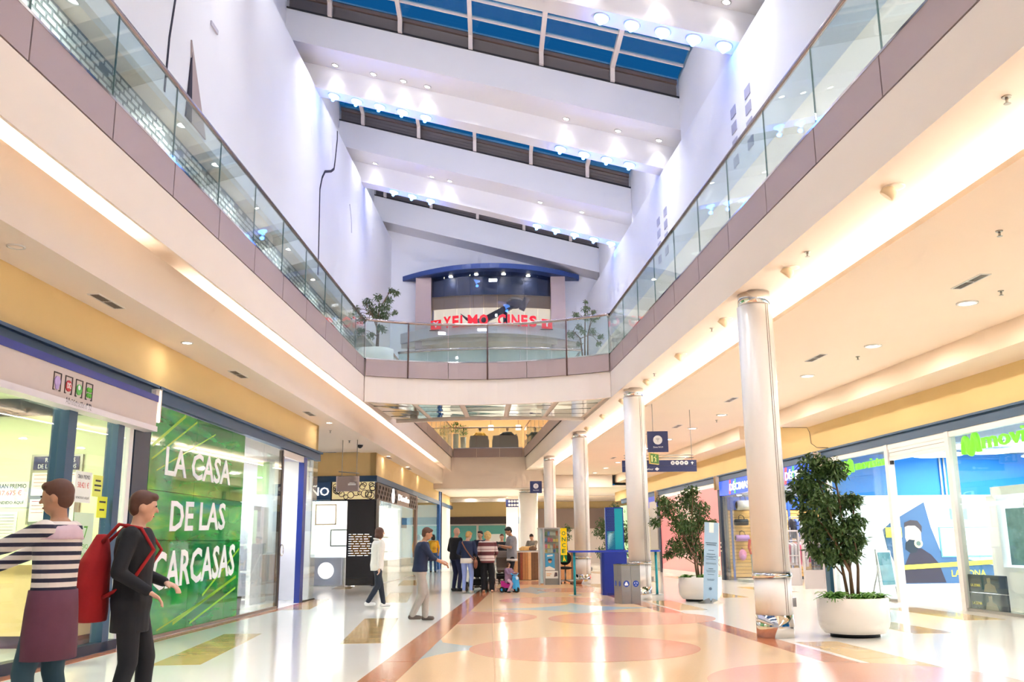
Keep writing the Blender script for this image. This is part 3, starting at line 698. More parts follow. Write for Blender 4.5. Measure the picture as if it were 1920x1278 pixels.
# ================================================================== green phone-case shop
gm = bpy.data.materials.new('green_graphic'); gm.use_nodes = True; MATS['green_graphic'] = gm
nt = gm.node_tree; b_ = nt.nodes['Principled BSDF']; b_.inputs['Roughness'].default_value = 0.05; b_.inputs['Coat Weight'].default_value = 0.6; b_.inputs['Coat Roughness'].default_value = 0.02
tc = nt.nodes.new('ShaderNodeTexCoord'); mp = nt.nodes.new('ShaderNodeMapping'); mp.inputs['Rotation'].default_value = (R_(35), 0, 0); mp.inputs['Scale'].default_value = (1, 0.35, 1.6)
wv = nt.nodes.new('ShaderNodeTexNoise'); wv.inputs['Scale'].default_value = 1.6; wv.inputs['Detail'].default_value = 5; wv.inputs['Distortion'].default_value = 0.6
cr = nt.nodes.new('ShaderNodeValToRGB'); cr.color_ramp.elements[0].position = 0.30; cr.color_ramp.elements[0].color = (*lin((12, 108, 52)), 1)
cr.color_ramp.elements[1].position = 0.72; cr.color_ramp.elements[1].color = (*lin((120, 190, 60)), 1)
el = cr.color_ramp.elements.new(0.50); el.color = (*lin((26, 150, 66)), 1); el = cr.color_ramp.elements.new(0.60); el.color = (*lin((44, 168, 66)), 1)
nt.links.new(tc.outputs['Object'], mp.inputs['Vector']); nt.links.new(mp.outputs['Vector'], wv.inputs['Vector']); nt.links.new(wv.outputs['Fac'], cr.inputs['Fac']); nt.links.new(cr.outputs['Color'], b_.inputs['Base Color'])
gs = T('shop_window', 'tall green window graphic reading La Casa de las Carcasas', 'shop window', 'L', (LW, 15.6, 0), rel=True)
sS = [13.32, 15.14, 16.90, 17.64]; zS = [0.04, 1.39, 2.11, 3.36]
for a, b in zip(sS[:-1], sS[1:]):
    for c, d in zip(zS[:-1], zS[1:]):
        gs.part('graphic_pane', MB().box(LW - 0.02, LW, a + 0.004, b - 0.004, c + 0.004, d - 0.004), gm)
gs.part('backing', MB().box(LW - 0.05, LW - 0.025, 13.32, 17.62, 0.04, 3.36), dark)
gs.part('letters', fit_text('LA CASA', 13.90, 16.88, 2.36, 2.80, LW, 'L', 0.004, 0.018, 0.02), wht_letter, 'first line of white block letters')
gs.part('letters', fit_text('DE LAS', 14.22, 16.72, 1.55, 2.02, LW, 'L', 0.004, 0.018, 0.06), wht_letter, 'second line of white block letters')
gs.part('letters', fit_text('CARCASAS', 13.70, 17.36, 0.72, 1.28, LW, 'L', 0.004, 0.018, 0.12), wht_letter, 'third line of white block letters')
gs.part('bottom_channel', MB().box(LW - 0.04, LW + 0.015, 13.32, 20.25, 0, 0.045), brushed)
# yellow-green streaks printed over the green
stm = mat('lime_streak', (150, 200, 60), 0.1)
for (s0, z0, s1, z1, w) in ((13.4, 2.55, 15.1, 3.3, 0.03), (13.4, 2.75, 14.6, 3.34, 0.05), (13.6, 2.4, 16.0, 3.2, 0.02), (14.6, 0.15, 17.5, 0.75, 0.05), (15.3, 0.1, 17.5, 0.55, 0.035), (14.0, 0.1, 16.4, 0.5, 0.025), (15.8, 0.5, 17.6, 1.25, 0.04)):
    d = Vector((s1 - s0, z1 - z0)).normalized(); q = Vector((-d.y, d.x)) * w / 2
    gs.part('printed_streak', MB().add([(LW + e, s + a * q.x, z + a * q.y) for e in (0.0, 0.0015) for (s, z), a in (((s0, z0), 1), ((s1, z1), 1), ((s1, z1), -1), ((s0, z0), -1))], [(0, 1, 2, 3), (7, 6, 5, 4), (0, 4, 5, 1), (1, 5, 6, 2), (2, 6, 7, 3), (3, 7, 4, 0)]), stm)
gd = T('window_2', 'clear glass entrance of the green shop with dark blue posts', 'shopfront', 'L', (LW, 20, 0), rel=True, kind='structure')
gd.part('glass_pane', MB().box(LW - 0.012, LW, 17.66, 18.9, 0.05, 3.34), clear)
gd.part('glass_pane', MB().box(LW - 0.012, LW, 18.92, 20.22, 0.05, 3.34), clear)
gd.part('door_leaf', MB().box(LW - 0.06, LW - 0.045, 19.3, 20.45, 0.05, 3.2), clear)
gd.part('door_post', MB().box(LW - 0.07, LW + 0.01, 20.26, 20.36, 0, 3.34), mat('bronze_post', (72, 62, 60), 0.4, metal=0.4))
gd.part('door_post', MB().box(LW - 0.09, LW - 0.02, 20.42, 20.50, 0, 3.25), mat('deep_blue_post', (18, 44, 130), 0.35))
gd.part('door_handle', MB().tube([(LW + 0.06, 20.44, 1.12 + 0.12 * math.sin(a)) if False else (LW + 0.02, 20.44 + 0.12 * math.cos(a), 1.2 + 0.12 * math.sin(a)) for a in [2 * math.pi * k / 16 for k in range(17)]], 0.012, 6, False), chrome)
gd.part('blue_post', MB().box(LW - 0.10, LW + 0.03, 22.06, 22.34, 0, 3.36), mat('deep_blue_post', (0, 0, 0)))
gd.part('transom', MB().box(LW - 0.06, LW + 0.02, 20.3, 22.1, 3.22, 3.36), mat('pale_steel', (206, 200, 196), 0.35, metal=0.3))
gd.part('glass_pane', MB().box(LW - 0.012, LW, 22.36, 23.55, 0.02, 3.36), clear)
gd.part('floor_channel', MB().box(LW - 0.03, LW + 0.02, 22.36, 23.6, 0, 0.02), dark)
struct('wall_green_shop', 'white partition inside the green shop', 'wall', 'L', MB().box(-9.6, -5.72, 23.20, 23.30, 0, 3.58).box(-9.7, -9.6, 13.3, 23.3, 0, 3.58), mat('cool_white', (236, 238, 248), 0.5))
struct('ceiling_green_shop', 'grey ceiling inside the green shop', 'ceiling', 'L', MB().box(-9.6, -5.78, 13.3, 23.2, 3.42, 3.5), mat('grey_ceiling', (190, 176, 172), 0.7))
lamp('green_shop_glow', 'AREA', wp('L', -7.3, 20.5, 3.38), 150, (0.95, 0.97, 1.0), 2.0, 3.0)
wb = T('wall_poster', 'white and pale green poster on the back wall of the green shop', 'poster', 'L', (-6.2, 23.18, 2.5), rel=True)
wb.part('sheet', MB().box(-7.1, -5.8, 23.17, 23.2, 2.55, 3.35), paper); wb.part('green_edge', MB().box(-7.1, -6.8, 23.165, 23.17, 2.55, 3.35), mat('mint_green', (170, 225, 150), 0.5))
dk = T('till_desk', 'white till desk inside the green shop entrance', 'desk', 'L', (-6.5, 18.2, 0), rel=True)
dk.part('cabinet', MB().box(-7.4, -6.05, 18.3, 18.9, 0.0, 0.92), white_gloss); dk.part('desktop', MB().box(-7.45, -6.0, 18.2, 18.95, 0.92, 0.96), white_gloss)
dk.part('shelf_upstand', MB().box(-6.3, -6.05, 18.35, 18.9, 0.96, 1.12), white_gloss)
mo = T('monitor', 'pale screen standing on the white till desk', 'monitor', 'L', (-6.75, 18.5, 0.96), rel=True)
mo.part('screen', MB().box(-6.95, -6.5, 18.46, 18.49, 1.1, 1.45), mat('screen_pale', (200, 220, 240), 0.2, emit=0.6)); mo.part('stand', MB().box(-6.78, -6.68, 18.46, 18.56, 0.96, 1.12), black)
pr = T('receipt_printer', 'small black printer on the till desk', 'printer', 'L', (-6.2, 18.6, 1.12), rel=True)
pr.part('printer_body', MB().box(-6.28, -6.08, 18.45, 18.7, 1.12, 1.26), black); pr.part('lid', MB().box(-6.26, -6.10, 18.47, 18.68, 1.26, 1.29), blackmat)
bn = T('waste_bin', 'grey round bin below the till desk', 'bin', 'L', (-5.95, 18.3, 0.0))
bn.part('bin_body', MB().lathe([(0.12, 0), (0.14, 0.32)], 0, 0, 16), mat('bin_grey', (150, 150, 156), 0.5)); bn.part('rim', MB().lathe([(0.145, 0.32), (0.15, 0.345), (0.13, 0.345)], 0, 0, 16, False), dark)
sh = T('display_shelf', 'white display shelving unit at the back of the green shop', 'shelf', 'L', (-7.2, 22.4, 0), rel=True)
sh.part('carcass', MB().box(-7.6, -7.5, 21.4, 22.6, 0, 2.2).box(-6.7, -6.6, 21.4, 22.6, 0, 2.2), white_gloss)
for z in (0.1, 0.7, 1.3, 1.9): sh.part('shelf_board', MB().box(-7.5, -6.7, 21.4, 22.6, z, z + 0.04), white_gloss)

# ================================================================== jewellery corner (left, beyond the side passage)
JS, JT = 30.7, -5.46
struct('wall_jewellery', 'yellow corner wall above the jewellery shop', 'wall', 'L', MB().box(-12, JT, JS, JS + 0.2, 3.52, 4.30).box(JT - 0.2, JT, JS, 57, 3.52, 4.30), yellow)
struct('trim_4', 'dark blue header beam around the jewellery corner', 'beam', 'L', MB().box(-12, JT + 0.05, JS - 0.06, JS + 0.1, 3.33, 3.52).box(JT - 0.1, JT + 0.05, JS + 0.1, 57, 3.33, 3.52), beam_blue)
struct('wall_passage', 'cream side wall of the left passage', 'wall', 'L', MB().box(-12.2, -12, 23.3, 31, 0, 4.4), cream)
js = T('shop_sign', 'navy fascia sign with raised white letters Joyas Diseño', 'sign', 'L', (-8.2, JS, 2.75), rel=True)
js.part('sign_board', MB().box(-11.5, -6.93, JS - 0.04, JS + 0.06, 2.75, 3.33), mat('sign_navy', (50, 82, 122), 0.5))
js.part('letters', fit_text('JOYAS', -9.75, -8.65, 2.88, 3.13, JS - 0.05, 'F', 0.02, 0.012), mat('lit_white_letter', (250, 250, 250), 0.4, emit=0.5))
js.part('letters', fit_text('DISEÑO', -8.35, -6.98, 2.88, 3.22, JS - 0.05, 'F', 0.02, 0.012), mat('lit_white_letter', (250, 250, 250), 0.4, emit=0.5))
lt_ = T('lattice_panel', 'black ring lattice over a lit white back panel on jewellery corner', 'lattice', 'L', (-6.2, JS, 2.75), rel=True)
lt_.part('back_panel', MB().box(-6.92, -5.50, JS + 0.04, JS + 0.06, 2.75, 3.33), mat('lit_ochre', (236, 214, 160), 0.5, emit=0.35))
for i in range(26):
    x = -6.85 + random.random() * 1.3; z = 2.82 + random.random() * 0.45; r = random.uniform(0.06, 0.12)
    lt_.part('ring', MB().tube([(x + r * math.cos(2 * math.pi * k / 14), JS - 0.0, z + r * math.sin(2 * math.pi * k / 14)) for k in range(15)], 0.012, 5, False), black)
lt_.part('frame', MB().box(-6.93, -5.46, JS - 0.02, JS + 0.05, 2.72, 2.76).box(-6.93, -6.9, JS - 0.02, JS + 0.05, 2.75, 3.33), black)
bp_ = T('black_panel', 'glossy black glass panel with rows of white names on jewellery corner', 'panel', 'L', (-5.9, JS, 0), rel=True)
bp_.part('glass_sheet', MB().box(-6.37, -5.47, JS - 0.02, JS + 0.05, 0.02, 2.72), mat('black_glass', (14, 14, 20), 0.04, coat=1.0))
bp_.part('amber_band', MB().box(-6.22, -5.60, JS - 0.024, JS - 0.018, 0.98, 1.62), mat('amber_gloss', (120, 84, 40), 0.1))
for k in range(10):
    z = 1.62 - k * 0.075
    mb = MB(); x = -6.30
    while x < -5.62:
        w = random.uniform(0.08, 0.24); mb.box(x, min(x + w, -5.55), JS - 0.028, JS - 0.022, z, z + 0.022); x += w + 0.05
    bp_.part('name_row', mb, mat('lit_white_letter', (0, 0, 0)))
jw = T('window_3', 'bright white jewellery display window facing the passage', 'shopfront', 'L', (-7.5, JS, 0), rel=True, kind='structure')
jwm = mat('lit_display_white', (252, 250, 246), 0.4, emit=0.85)
jw.part('display_back', MB().box(-11.5, -6.40, JS + 0.35, JS + 0.42, 0.0, 2.72), jwm)
jw.part('glass_pane', MB().box(-11.5, -9.0, JS, JS + 0.012, 0.02, 2.70), clear); jw.part('glass_pane', MB().box(-8.98, -6.4, JS, JS + 0.012, 0.02, 2.70), clear)
jw.part('display_floor', MB().box(-11.5, -6.4, JS + 0.01, JS + 0.4, 0.0, 0.9), mat('display_plinth', (240, 238, 236), 0.3))
jw.part('glass_case', MB().box(-8.6, -6.45, JS - 0.30, JS - 0.02, 0.05, 1.0), glass('case_glass', (238, 240, 250), 1.0, 0.12))
jw.part('case_emblem', disc((-6.95, JS - 0.305, 0.5), 0.26, 'F', 0.004, 24), mat('lit_white_letter', (0, 0, 0)))
def picture(name, label, fr, base, x0, x1, z0, z1, plane, face, art, frame_m, group=None):
    p = T(name, label, 'picture', fr, base, rel=True, group=group)
    w = 0.035
    def bx(a, b, c, d, e0, e1):
        return MB().box(a, b, plane + e0, plane + e1, c, d) if face == 'F' else (MB().box(plane - e0, plane - e1, a, b, c, d) if face == 'L' else MB().box(plane + e0, plane + e1, a, b, c, d))
    for q in ((x0, x1, z0, z0 + w), (x0, x1, z1 - w, z1), (x0, x0 + w, z0, z1), (x1 - w, x1, z0, z1)):
        p.part('frame', bx(*q, -0.03, 0.0), frame_m)
    p.part('picture_sheet', bx(x0 + w, x1 - w, z0 + w, z1 - w, -0.012, 0.0), art)
    return p
artm = mat('pale_print_glow', (226, 228, 236), 0.5, noise=0.25, scale=4, emit=0.6)  # emission added so the prints look lit
tan_fr = mat('tan_frame', (196, 158, 130), 0.5)
picture('framed_picture', 'framed pale print on the white jewellery window', 'L', (-7.1, JS + 0.34, 2.0), -7.50, -6.80, 1.95, 2.62, JS + 0.345, 'F', artm, tan_fr)
picture('framed_picture', 'second framed pale print further along the jewellery window', 'L', (-8.7, JS + 0.34, 2.0), -9.1, -8.4, 1.95, 2.62, JS + 0.345, 'F', artm, tan_fr)
picture('wall_niche', 'grey framed lit niche in the jewellery window', 'L', (-6.7, JS + 0.34, 1.2), -6.98, -6.40, 1.25, 1.80, JS + 0.345, 'F', jwm, brushed)
lamp('jewel_glow', 'AREA', wp('L', -8, JS - 0.2, 2.70), 30, NEUT, 2.6, 0.3)
lamp('jewel_glow', 'AREA', wp('L', JT - 0.4, 36, 2.70), 40, NEUT, 0.4, 6)
# side of the jewellery shop along the mall
bz = mat('bronze_pattern', (92, 72, 58), 0.5, noise=0.5, scale=14)
ss = T('shop_sign', 'brown patterned fascia with white disc on jewellery side', 'sign', 'L', (JT, 35, 2.76), rel=True)
for a, b in ((30.9, 34.0), (34.2, 35.2), (38.4, 41.0)):
    ss.part('pattern_panel', MB().box(JT - 0.05, JT + 0.03, a, b, 2.76, 3.31), bz)
    for i in range(int((b - a) * 5)):
        s = a + 0.1 + i * 0.2; z = 2.86 + (i % 3) * 0.16
        ss.part('relief_ring', MB().tube([(JT + 0.035, s + 0.09 * math.cos(2 * math.pi * k / 10), z + 0.06 * math.sin(2 * math.pi * k / 10)) for k in range(11)], 0.012, 5, False), mat('relief_dark', (50, 38, 30), 0.5))
ss.part('sign_board', MB().box(JT - 0.05, JT + 0.03, 35.2, 38.4, 2.76, 3.31), mat('taupe_board', (150, 128, 116), 0.5))
ss.part('letters', fit_text('Diseño', 35.4, 38.3, 2.92, 3.16, JT + 0.02, 'L', 0.02, 0.01), mat('lit_white_letter', (0, 0, 0)))
ss.part('logo_disc', disc((JT + 0.03, 34.1, 3.03), 0.26, 'L', 0.04, 20), mat('lit_white_letter', (0, 0, 0)))
j2 = T('window_4', 'bright jewellery window along the mall side', 'shopfront', 'L', (JT, 36, 0), rel=True, kind='structure')
j2.part('display_back', MB().box(JT - 0.85, JT - 0.78, 31.3, 40.6, 0, 2.76), jwm)
j2.part('plinth', MB().box(JT - 0.75, JT - 0.03, 31.4, 40.5, 0, 0.75), mat('display_plinth', (0, 0, 0)))
j2.part('glass_pane', MB().box(JT - 0.02, JT - 0.008, 31.3, 35.9, 0.02, 2.74), clear); j2.part('glass_pane', MB().box(JT - 0.02, JT - 0.008, 35.94, 40.5, 0.02, 2.74), clear)
j2.part('post', MB().box(JT - 0.1, JT + 0.04, 40.5, 40.95, 0, 3.33), mat('walnut_post', (120, 84, 66), 0.4))
j2.part('post', MB().box(JT - 0.1, JT + 0.03, 30.75, 31.3, 0, 2.76), black)
picture('framed_picture', 'large framed sketch in the jewellery window along the mall', 'L', (JT - 0.78, 34, 1.8), 32.2, 35.6, 1.75, 2.55, JT - 0.775, 'L', artm, tan_fr)
picture('lit_showcase', 'lit showcase panel low in the jewellery side window', 'L', (JT - 0.78, 37.6, 1.0), 36.4, 39.2, 1.0, 1.6, JT - 0.775, 'L', jwm, brushed)
# next shop along the left, pale blue interior
bs = T('window_5', 'pale blue glass shopfront beside the jewellery shop', 'shopfront', 'L', (JT, 45, 0), rel=True, kind='structure')
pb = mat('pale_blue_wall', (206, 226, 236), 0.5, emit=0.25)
bs.part('interior_wall', MB().box(JT - 1.6, JT - 1.5, 41, 50, 0, 3.33).box(JT - 1.5, JT, 49.9, 50.0, 0, 3.33), pb)
bs.part('glass_pane', MB().box(JT - 0.02, JT - 0.008, 41.0, 45.4, 0.02, 3.3), clear); bs.part('glass_pane', MB().box(JT - 0.02, JT - 0.008, 45.44, 49.7, 0.02, 3.3), clear)
bs.part('blue_post', MB().box(JT - 0.1, JT + 0.06, 49.7, 50.2, 0, 4.28), mat('mid_blue_post', (40, 92, 160), 0.4))
bs.part('slim_post', MB().box(JT - 0.1, JT + 0.10, 50.25, 50.4, 0, 4.28), navy)
bs.part('end_panel', MB().box(JT - 0.1, JT, 50.4, 56, 0, 3.33), white_gloss)
picture('framed_picture', 'small dark framed picture in the pale blue shop', 'L', (JT - 1.4, 46, 2.2), 46.5, 48.2, 2.1, 2.6, JT - 1.495, 'L', mat('slate_print', (96, 120, 136), 0.5), black)
# hanging box sign, dome camera in the side passage
hs = T('hanging_sign', 'grey box sign hung on two rods in the left passage', 'sign', 'W', (-4.76, 27.0, 2.75))
hs.part('sign_box', MB().box(-0.32, 0.32, -0.06, 0.06, 0.05, 0.48), mat('sign_taupe', (176, 160, 156), 0.4))
hs.part('side_face', MB().box(-0.345, -0.32, -0.065, 0.065, 0.04, 0.49), mat('sign_lip', (0, 0, 0)))
for x in (-0.2, 0.25): hs.part('rod', MB().tube([(x, 0, 0.48), (x, 0, 1.54)], 0.012, 6), brushed)
hs.part('cross_tube', MB().tube([(-0.3, 0, 0.62), (0.32, 0, 0.56)], 0.018, 6), brushed)
hs.part('printed_mark', MB().box(0.02, 0.26, -0.064, -0.06, 0.22, 0.27).box(0.06, 0.22, -0.064, -0.06, 0.28, 0.30), wht_letter)
hs.o.rotation_euler.z = R_(-12)
dc = T('dome_camera', 'small black dome camera on the ceiling of the left passage', 'camera', 'L', (-5.48, 28.0, 4.19))
dc.part('mount', MB().lathe([(0.10, 0.10), (0.10, 0.06)], 0, 0, 16), white_gloss); dc.part('dome', MB().lathe([(0.095, 0.06), (0.08, 0.01), (0.04, -0.03), (0.01, -0.04)], 0, 0, 16), black)

# ================================================================== phone shop (right, nearest): bright white and blue
mblue = mat('azure_wall', (40, 140, 225), 0.5, noise=0.02)
mw = T('wall_phone_shop', 'partition of the phone shop, azure above and white below', 'wall', 'R', (12, 23.1, 0), rel=True, kind='structure')
mw.part('azure_upper', MB().box(9.9, 18, 23.12, 23.25, 2.40, 3.60), mblue)
mw.part('white_lower', MB().box(9.9, 18, 23.08, 23.25, 0, 2.40), mat('shop_white', (244, 246, 250), 0.35))
mw.part('rear_wall', MB().box(17.9, 18.05, 6, 23.2, 0, 3.6), mblue)
for x in (12.82, 12.93): mw.part('pipe', MB().tube([(x, 23.08, 2.4), (x, 23.08, 3.45)], 0.025, 8), white_gloss)
struct('ceiling_phone_shop', 'dark ceiling inside the phone shop', 'ceiling', 'R', MB().box(9.92, 18, 6, 23.1, 3.44, 3.52), mat('shop_ceiling_dark', (70, 96, 120), 0.6))
for s in (20.8, 16.5, 12.0): lamp('phone_shop_glow', 'AREA', wp('R', 13.2, s, 3.40), 290, (0.92, 0.96, 1.0), 3.2, 2.0)
dl = MB().lathe([(0.55, 0.0), (0.55, -0.04), (0.5, -0.05)], 0, 0, 28).mesh('disc_diffuser'); dl.materials.append(mat('disc_lamp', (255, 255, 255), 0.4, emit=2.2, noise=0))
rm = MB().lathe([(0.56, 0.0), (0.57, -0.045), (0.55, -0.045)], 0, 0, 28, False).mesh('disc_rim'); rm.materials.append(white_gloss)
k = 0
for s in (22.0, 20.6, 19.2, 17.8):
    for t in (12.2, 13.6, 15.0):
        d_ = T('disc_lamp', '%s disc lamp from the window in the %s row on phone shop ceiling' % (ordn[k % 3], ordn[k // 3]), 'lamp', 'R', (t, s, 3.42 if k % 2 else 3.34), group='disc lamps in the phone shop')
        d_.part('disc_diffuser', dl, None); d_.part('disc_rim', rm, None)
        d_.part('hanger', MB().tube([(0, 0, 0), (0, 0, 0.11)], 0.02, 6), white_gloss); k += 1
ps = T('wall_poster', 'large slate poster of a man in a breathing mask, yellow tape across', 'poster', 'R', (12.4, 23.06, 0.2), rel=True)
sl = mat('poster_slate', (70, 104, 138), 0.4, noise=0.06, scale=2); Yp = 23.06
ps.part('sheet', flat([(11.22, 1.10), (11.15, 1.55), (11.4, 1.75), (12.28, 2.22), (12.40, 1.60), (12.60, 0.98), (14.02, 0.62), (14.02, 0.22), (11.60, 0.22)], (0, Yp + 0.02, 0), 'F', 0.02), sl)
ps.part('printed_coat', flat([(11.55, 0.24), (11.60, 0.62), (11.78, 0.95), (11.92, 1.08), (12.10, 1.08), (12.34, 0.92), (12.52, 0.70), (12.66, 0.24)], (0, Yp, 0), 'F', 0.003), mat('print_coat', (56, 52, 62), 0.5))
ps.part('printed_face', flat([(11.72, 1.62), (11.70, 1.35), (11.76, 1.15), (11.90, 1.03), (12.04, 1.10), (12.12, 1.30), (12.13, 1.56), (12.04, 1.68), (11.86, 1.70)], (0, Yp - 0.003, 0), 'F', 0.003), mat('print_face', (206, 186, 160), 0.5))
ps.part('printed_hair', flat([(11.70, 1.60), (11.72, 1.72), (11.88, 1.78), (12.06, 1.76), (12.16, 1.62), (12.14, 1.46), (12.08, 1.56), (11.98, 1.64), (11.80, 1.64)], (0, Yp - 0.006, 0), 'F', 0.003), mat('print_hair', (66, 60, 62), 0.5))
ps.part('printed_mask', flat([(11.70, 1.22), (11.80, 1.30), (11.96, 1.28), (12.02, 1.12), (11.96, 0.98), (11.80, 0.96), (11.68, 1.06)], (0, Yp - 0.007, 0), 'F', 0.003), mat('print_mask', (40, 52, 58), 0.4))
ps.part('printed_filter', disc((12.03, Yp - 0.009, 1.20), 0.11, 'F', 0.003, 20), mat('print_filter', (226, 228, 150), 0.5)); ps.part('printed_filter', disc((12.03, Yp - 0.012, 1.20), 0.06, 'F', 0.003, 16), mat('print_filter_dark', (90, 110, 100), 0.5))
ps.part('yellow_tape', flat([(11.57, 0.56), (11.57, 0.67), (14.02, 0.79), (14.02, 0.68)], (0, Yp - 0.014, 0), 'F', 0.003), mat('tape_yellow', (240, 224, 80), 0.4))
ps.part('yellow_tape', flat([(11.2, 1.35), (11.2, 1.6), (11.62, 1.6), (11.62, 1.35)], (0, Yp - 0.014, 0), 'F', 0.003), mat('tape_yellow', (0, 0, 0)))
ps.part('letters', fit_text('LA ZONA', 12.82, 13.72, 0.38, 0.54, Yp - 0.0, 'F', 0.004, 0.01), mat('tape_yellow', (0, 0, 0)))
tv = T('wall_screen', 'wide pale cyan screen on the white phone shop wall', 'screen', 'R', (13.3, 23.06, 0.9), rel=True)
tv.part('bezel', MB().box(12.60, 13.98, 23.03, 23.08, 0.86, 1.60), mat('bezel_cyan', (120, 200, 220), 0.3)); tv.part('screen', MB().box(12.63, 13.95, 23.02, 23.03, 0.89, 1.57), mat('screen_cyan', (206, 238, 242), 0.2, emit=0.8))
wp_ = T('wall_poster', 'small blue wave panel above the wide screen', 'poster', 'R', (13.2, 23.06, 1.8), rel=True)
wp_.part('sheet', MB().box(12.95, 13.4, 23.05, 23.08, 1.78, 2.06), mat('wave_blue', (120, 190, 226), 0.4, noise=0.3, scale=9)); wp_.part('border', MB().box(12.93, 13.42, 23.055, 23.08, 1.76, 1.78).box(12.93, 13.42, 23.055, 23.08, 2.06, 2.08), white_gloss)
sf = T('window_6', 'white framed glass front of the phone shop with raised shutter', 'shopfront', 'R', (RW, 19, 0), rel=True, kind='structure')
wf = mat('frame_white', (226, 224, 222), 0.35)
for a in (19.66, 17.16): sf.part('frame_post', MB().box(RW - 0.05, RW + 0.10, a, a + 0.14, 0, 3.33), wf)
sf.part('frame_post', MB().box(RW - 0.02, RW + 0.10, 23.0, 23.1, 0, 3.33), wf)
sf.part('top_rail', MB().box(RW - 0.03, RW + 0.08, 6, 23.1, 3.22, 3.33), wf)
for j in range(3): sf.part('shutter_slat', MB().box(RW - 0.02 + 0.012 * (j % 2), RW + 0.06, 17.32, 19.64, 2.98 + j * 0.085, 3.06 + j * 0.085), wf)
sf.part('shutter_guide', MB().box(RW + 0.0, RW + 0.05, 19.58, 19.66, 2.90, 3.22), dark)
sf.part('glass_pane', MB().box(RW, RW + 0.012, 19.82, 22.98, 0.04, 3.22), clear)
for a, b in ((14.6, 17.14), (12.0, 14.58), (6.2, 11.98)): sf.part('glass_pane', MB().box(RW, RW + 0.012, a, b, 0.04, 3.22), clear)
sf.part('bottom_rail', MB().box(RW - 0.03, RW + 0.05, 19.8, 23.0, 0, 0.05), brushed); sf.part('bottom_rail', MB().box(RW - 0.03, RW + 0.05, 6, 17.16, 0, 0.05), brushed)
lime = mat('lime_letter', (120, 214, 40), 0.35, emit=0.55)
def logo_m(s, z, w, h, th):   # a fat rounded M seen from the aisle (reading direction = decreasing s)
    P = [(0, 0.10), (0.03, 0.60), (0.15, 0.92), (0.28, 0.70), (0.38, 0.22), (0.50, 0.12), (0.62, 0.50), (0.76, 1.0), (0.92, 0.82), (1.0, 0.12)]
    Q = []
    for i in range(len(P) - 1):
        a, b, c, d = P[max(i - 1, 0)], P[i], P[i + 1], P[min(i + 2, len(P) - 1)]
        for k in range(4):
            f = k / 4; Q.append(tuple(0.5 * (2 * b[j] + (c[j] - a[j]) * f + (2 * a[j] - 5 * b[j] + 4 * c[j] - d[j]) * f * f + (3 * b[j] - a[j] - 3 * c[j] + d[j]) * f ** 3) for j in (0, 1)))
    Q.append(P[-1])
    return MB().tube([(RW + 0.10, s - p[0] * w, z + p[1] * h) for p in Q], th, 12)
for n_, (s, w, z, h, e0, e1, zt0, zt1, lab) in enumerate([(22.25, 0.42, 2.86, 0.30, 21.55, 19.95, 2.92, 3.13, 'smaller lime green movistar logo behind the glass beside the shutter'), (16.95, 0.50, 2.82, 0.36, 16.25, 13.9, 2.90, 3.18, 'larger lime green movistar logo near the frame edge')]):
    l_ = T('logo_sign', lab, 'sign', 'R', (RW + 0.1, s, 2.85), rel=True)
    l_.part('emblem', logo_m(s - 0.05, z, w, h, 0.058), lime)
    l_.part('letters', fit_text('movistar', e0, e1, zt0, zt1, RW + 0.10, 'R', 0.02, 0.012), lime)
    l_.part('hanger', MB().tube([(RW + 0.1, s - 0.2, 3.0), (RW + 0.1, s - 0.2, 3.45)], 0.006, 5).tube([(RW + 0.1, e1 + 0.2, 3.1), (RW + 0.1, e1 + 0.2, 3.45)], 0.006, 5), brushed)
kp = T('display_portal', 'white rounded display portal with colourful screen inside phone shop', 'display stand', 'R', (10.7, 16.4, 0), rel=True)
kp.part('upright', MB().box(10.5, 10.9, 17.05, 17.38, 0, 2.1), mat('portal_white', (250, 250, 250), 0.25))
kp.part('top_arch', MB().box(10.5, 10.9, 13.2, 17.2, 2.1, 2.26).tube([(10.7, 17.2, 2.08), (10.7, 17.2, 2.10)], 0.18, 14), mat('portal_white', (0, 0, 0)))
kp.part('counter', MB().box(10.45, 11.0, 13.2, 17.0, 0, 0.78), mat('portal_white', (0, 0, 0)))
kp.part('screen', MB().box(10.6, 10.66, 14.6, 16.95, 0.82, 1.85), mat('screen_busy', (96, 130, 130), 0.2, noise=0.75, scale=5, emit=0.3))
kp.part('dome_lamp', MB().lathe([(0.28, 1.88), (0.26, 2.0), (0.15, 2.08), (0.03, 2.1)], 10.8, 16.2, 16), mat('portal_white', (0, 0, 0)))
for n_, (z0, z1, lab) in enumerate([(0.345, 0.66, 'upper'), (0.03, 0.335, 'lower')]):
    q = T('window_poster', lab + ' dark film poster standing behind the phone shop glass', 'poster', 'R', (RW + 0.06, 16.8, z0), rel=True)
    q.part('sheet', MB().box(RW + 0.03, RW + 0.06, 15.95, 17.13, z0, z1), mat('dark_slate', (52, 70, 78), 0.4, noise=0.2, scale=4))
    q.part('printed_figure', flat([(-16.65, z0 + 0.02), (-16.6, z0 + 0.14), (-16.52, z0 + 0.17), (-16.53, z0 + 0.26), (-16.42, z0 + 0.27), (-16.42, z0 + 0.17), (-16.30, z0 + 0.13), (-16.24, z0 + 0.02)], (RW + 0.03, 0, 0), 'R', 0.003), mat('figure_grey', (150, 140, 120), 0.5))
    q.part('letters', fit_text('LA ZONA', 17.05, 16.75, z0 + 0.10, z0 + 0.15, RW + 0.03, 'R', 0.003), mat('tape_yellow', (0, 0, 0)))
es = T('easel_board', 'grey easel sign with coloured picture at the phone shop door', 'easel', 'R', (10.45, 21.6, 0), rot=R_(30))
